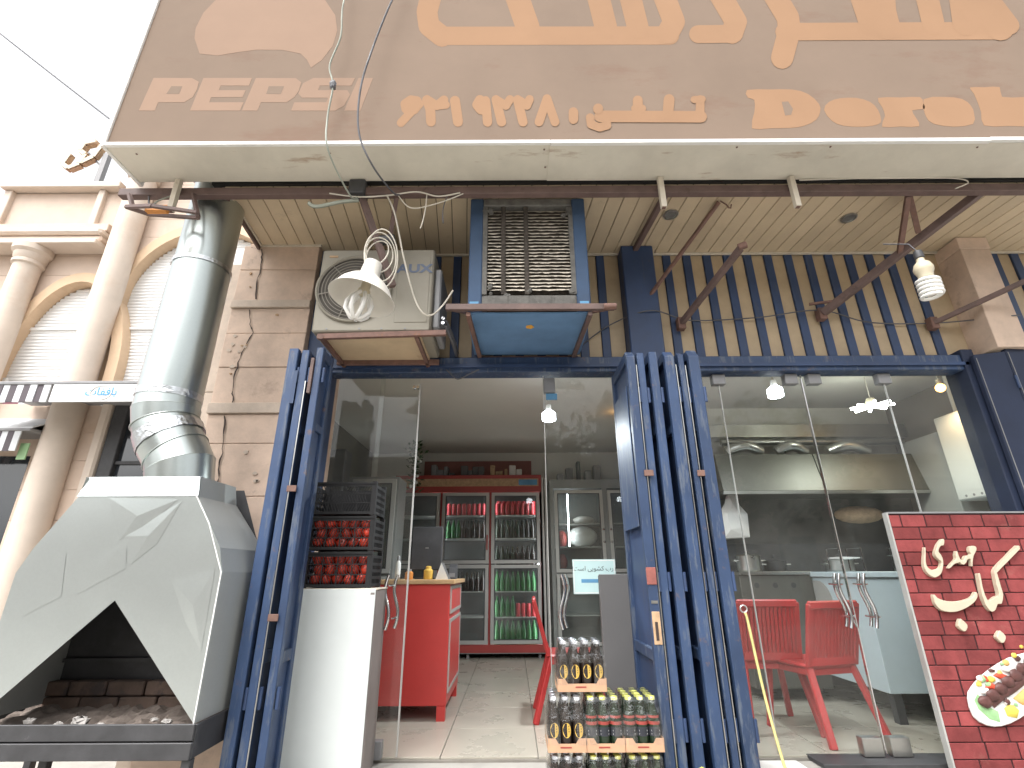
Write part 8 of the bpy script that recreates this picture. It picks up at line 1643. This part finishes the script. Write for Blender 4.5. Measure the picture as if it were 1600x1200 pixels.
for y in (4.40, 4.48, 4.56): MB().lathe([(.0, -.006), (.012, -.006), (.012, 0)], (4.099, y, 1.68), 10, Matrix.Rotation(R(-90), 3, 'Y')).build('knob', M['ngrey'], bo)
MB().tube([(4.25, 4.5, 2.43), (4.25, 4.5, 2.86)], .05, 14).build('flue', M['boilerw'], bo, smooth=50)
tag(B(4.15, 4.41, 4.70, 5.2, 1.05, 2.32).build('wall_cabinet', M['cabgrey'], bevel=.008), 'tall pale cabinet on the wall behind the boiler', 'cabinet')

# ================================================================ LIT LAMPS OF THE SHOP
def lit(name, label, loc, kind, power, col, rad=.05):
    t = thing(name, label, 'lamp', loc, 'lit lamps in the shop')
    x, y, z = loc
    if kind == 'led':
        MB().lathe([(.055, -.05), (.062, -.045), (.062, .02), (.03, .045)], loc, 20).build('bulb', M['led'], t, smooth=40)
        MB().lathe([(.03, .046), (.022, .10)], loc, 14).build('cap', M['white'], t, smooth=40)
    elif kind == 'warm':
        MB().sphere(loc, .04, 14, 9).build('bulb', M['warm'], t, smooth=60)
        MB().lathe([(.02, .036), (.02, .08)], loc, 12).build('cap', M['lampbase'], t, smooth=40)
    else:
        for s in range(4):
            a = s * math.pi / 4 + .3
            MB().tube([(x - .17 * math.cos(a), y - .17 * math.sin(a), z), (x + .17 * math.cos(a), y + .17 * math.sin(a), z + .001 * s)], .013, 8).build('tube', M['cflon'], t, smooth=60)
        MB().lathe([(.04, .018), (.045, .05), (.03, .08)], loc, 16).build('base', M['lampbase'], t, smooth=40)
    MB().tube([(x, y, z + .08), (x, y, 2.86)], .004, 6).build('cord', M['wirew'], t)
    l = bpy.data.lights.new(name + '_light', 'SPOT')   # these lamps throw their light downwards
    l.spot_size = R(168)
    l.spot_blend = 0.6
    l.energy = power
    l.color = col
    l.shadow_soft_size = rad
    lo = bpy.data.objects.new('light', l)
    COL.objects.link(lo)
    lo.parent = t
    lo.location = (0, 0, -.14)
lit('ceiling_lamp', 'bright white lamp hanging over the entrance room', (.34, 4.4, 2.41), 'led', 90, (.92, .97, 1))
lit('ceiling_lamp', 'bright white lamp at the left of the kitchen ceiling', (2.25, 4.0, 2.49), 'led', 17, (.92, .97, 1))
lit('ceiling_lamp', 'lit flower shaped tube lamp in the middle of the kitchen', (3.35, 4.4, 2.48), 'cfl', 15, (.95, 1, .92))
lit('ceiling_lamp', 'warm orange bulb at the top right of the kitchen glass', (3.95, 4.3, 2.625), 'warm', 6, (1, .7, .4))
lit('ceiling_lamp', 'warm orange bulb beside the tall blue shutter stack', (1.27, 5.7, 2.78), 'warm', 3, (1, .7, .4))

# ================================================================ ACROSS THE STREET (unseen behind the camera, added to cut skylight and feed reflections)
ob = thing('unseen_building', 'unseen plain beige building added across the street behind the viewer', 'building', (0, -24, -0.5))
B(-34, 34, -28, -24, -0.6, 7.5).build('wall', M['nstone'], ob)
B(-34.2, 34.2, -28.2, -23.6, 7.502, 7.9).build('cornice', M['nstone2'], ob)
w0 = None
for i in range(14):
    for j in range(2):
        if w0 is None:
            w0 = w = B(-1.1, 1.1, -.06, .02, 0, 1.9).build('window', M['tinted'], ob, local=True)
        else: w = share(w0, 'window', ob)
        w.location = (-31 + i * 4.8, 0.02, 1.6 + j * 3.5)
def unseen_tree(x, y, h, r, label, n=2600):
    t = thing('unseen_tree', label, 'tree', (x, y, -0.45), 'unseen trees across the street')
    pts = [(x, y, -.45), (x + .05, y, h * .25), (x - .08, y + .05, h * .5), (x, y, h * .75)]
    tr = MB().tube(pts, [.20, .16, .12, .05], 9).build('trunk', M['bark'], t, smooth=60)
    for k in range(6):
        a = k * 1.05
        MB().tube([(x, y, h * (.4 + .05 * k)), (x + r * .5 * math.cos(a), y + r * .5 * math.sin(a), h * (.58 + .05 * k))], [.07, .02], 6).build('limb', M['bark'], tr)
    m = MB()
    cl = [(Vector((random.gauss(0, .45), random.gauss(0, .45), random.gauss(0, .38))) * r, random.uniform(.25, .5) * r) for _ in range(26)]
    for i in range(n):
        c, cr = random.choice(cl)
        d = Vector((random.gauss(0, 1), random.gauss(0, 1), random.gauss(0, 1))).normalized() * cr * random.uniform(.5, 1)
        p = Vector((x, y, h * .78)) + c + d
        u = Vector((random.gauss(0, 1), random.gauss(0, 1), random.gauss(0, 1))).normalized()
        v = u.cross(Vector((random.gauss(0, 1), random.gauss(0, 1), random.gauss(0, 1)))).normalized()
        s = random.uniform(.10, .2)
        m.add([p - u * s, p - v * s * .5, p + u * s, p + v * s * .5], [(0, 1, 2, 3)])
    m.build('crown', M['leaf'], t)
unseen_tree(-9.5, -10.5, 5.6, 2.1, 'unseen leafy tree added across the road, leftmost behind the viewer')
unseen_tree(1.5, -11.0, 5.2, 2.2, 'unseen leafy tree added straight behind the viewer')
unseen_tree(9.0, -10.0, 5.8, 2.4, 'unseen broad leafy tree added to the right behind the viewer')
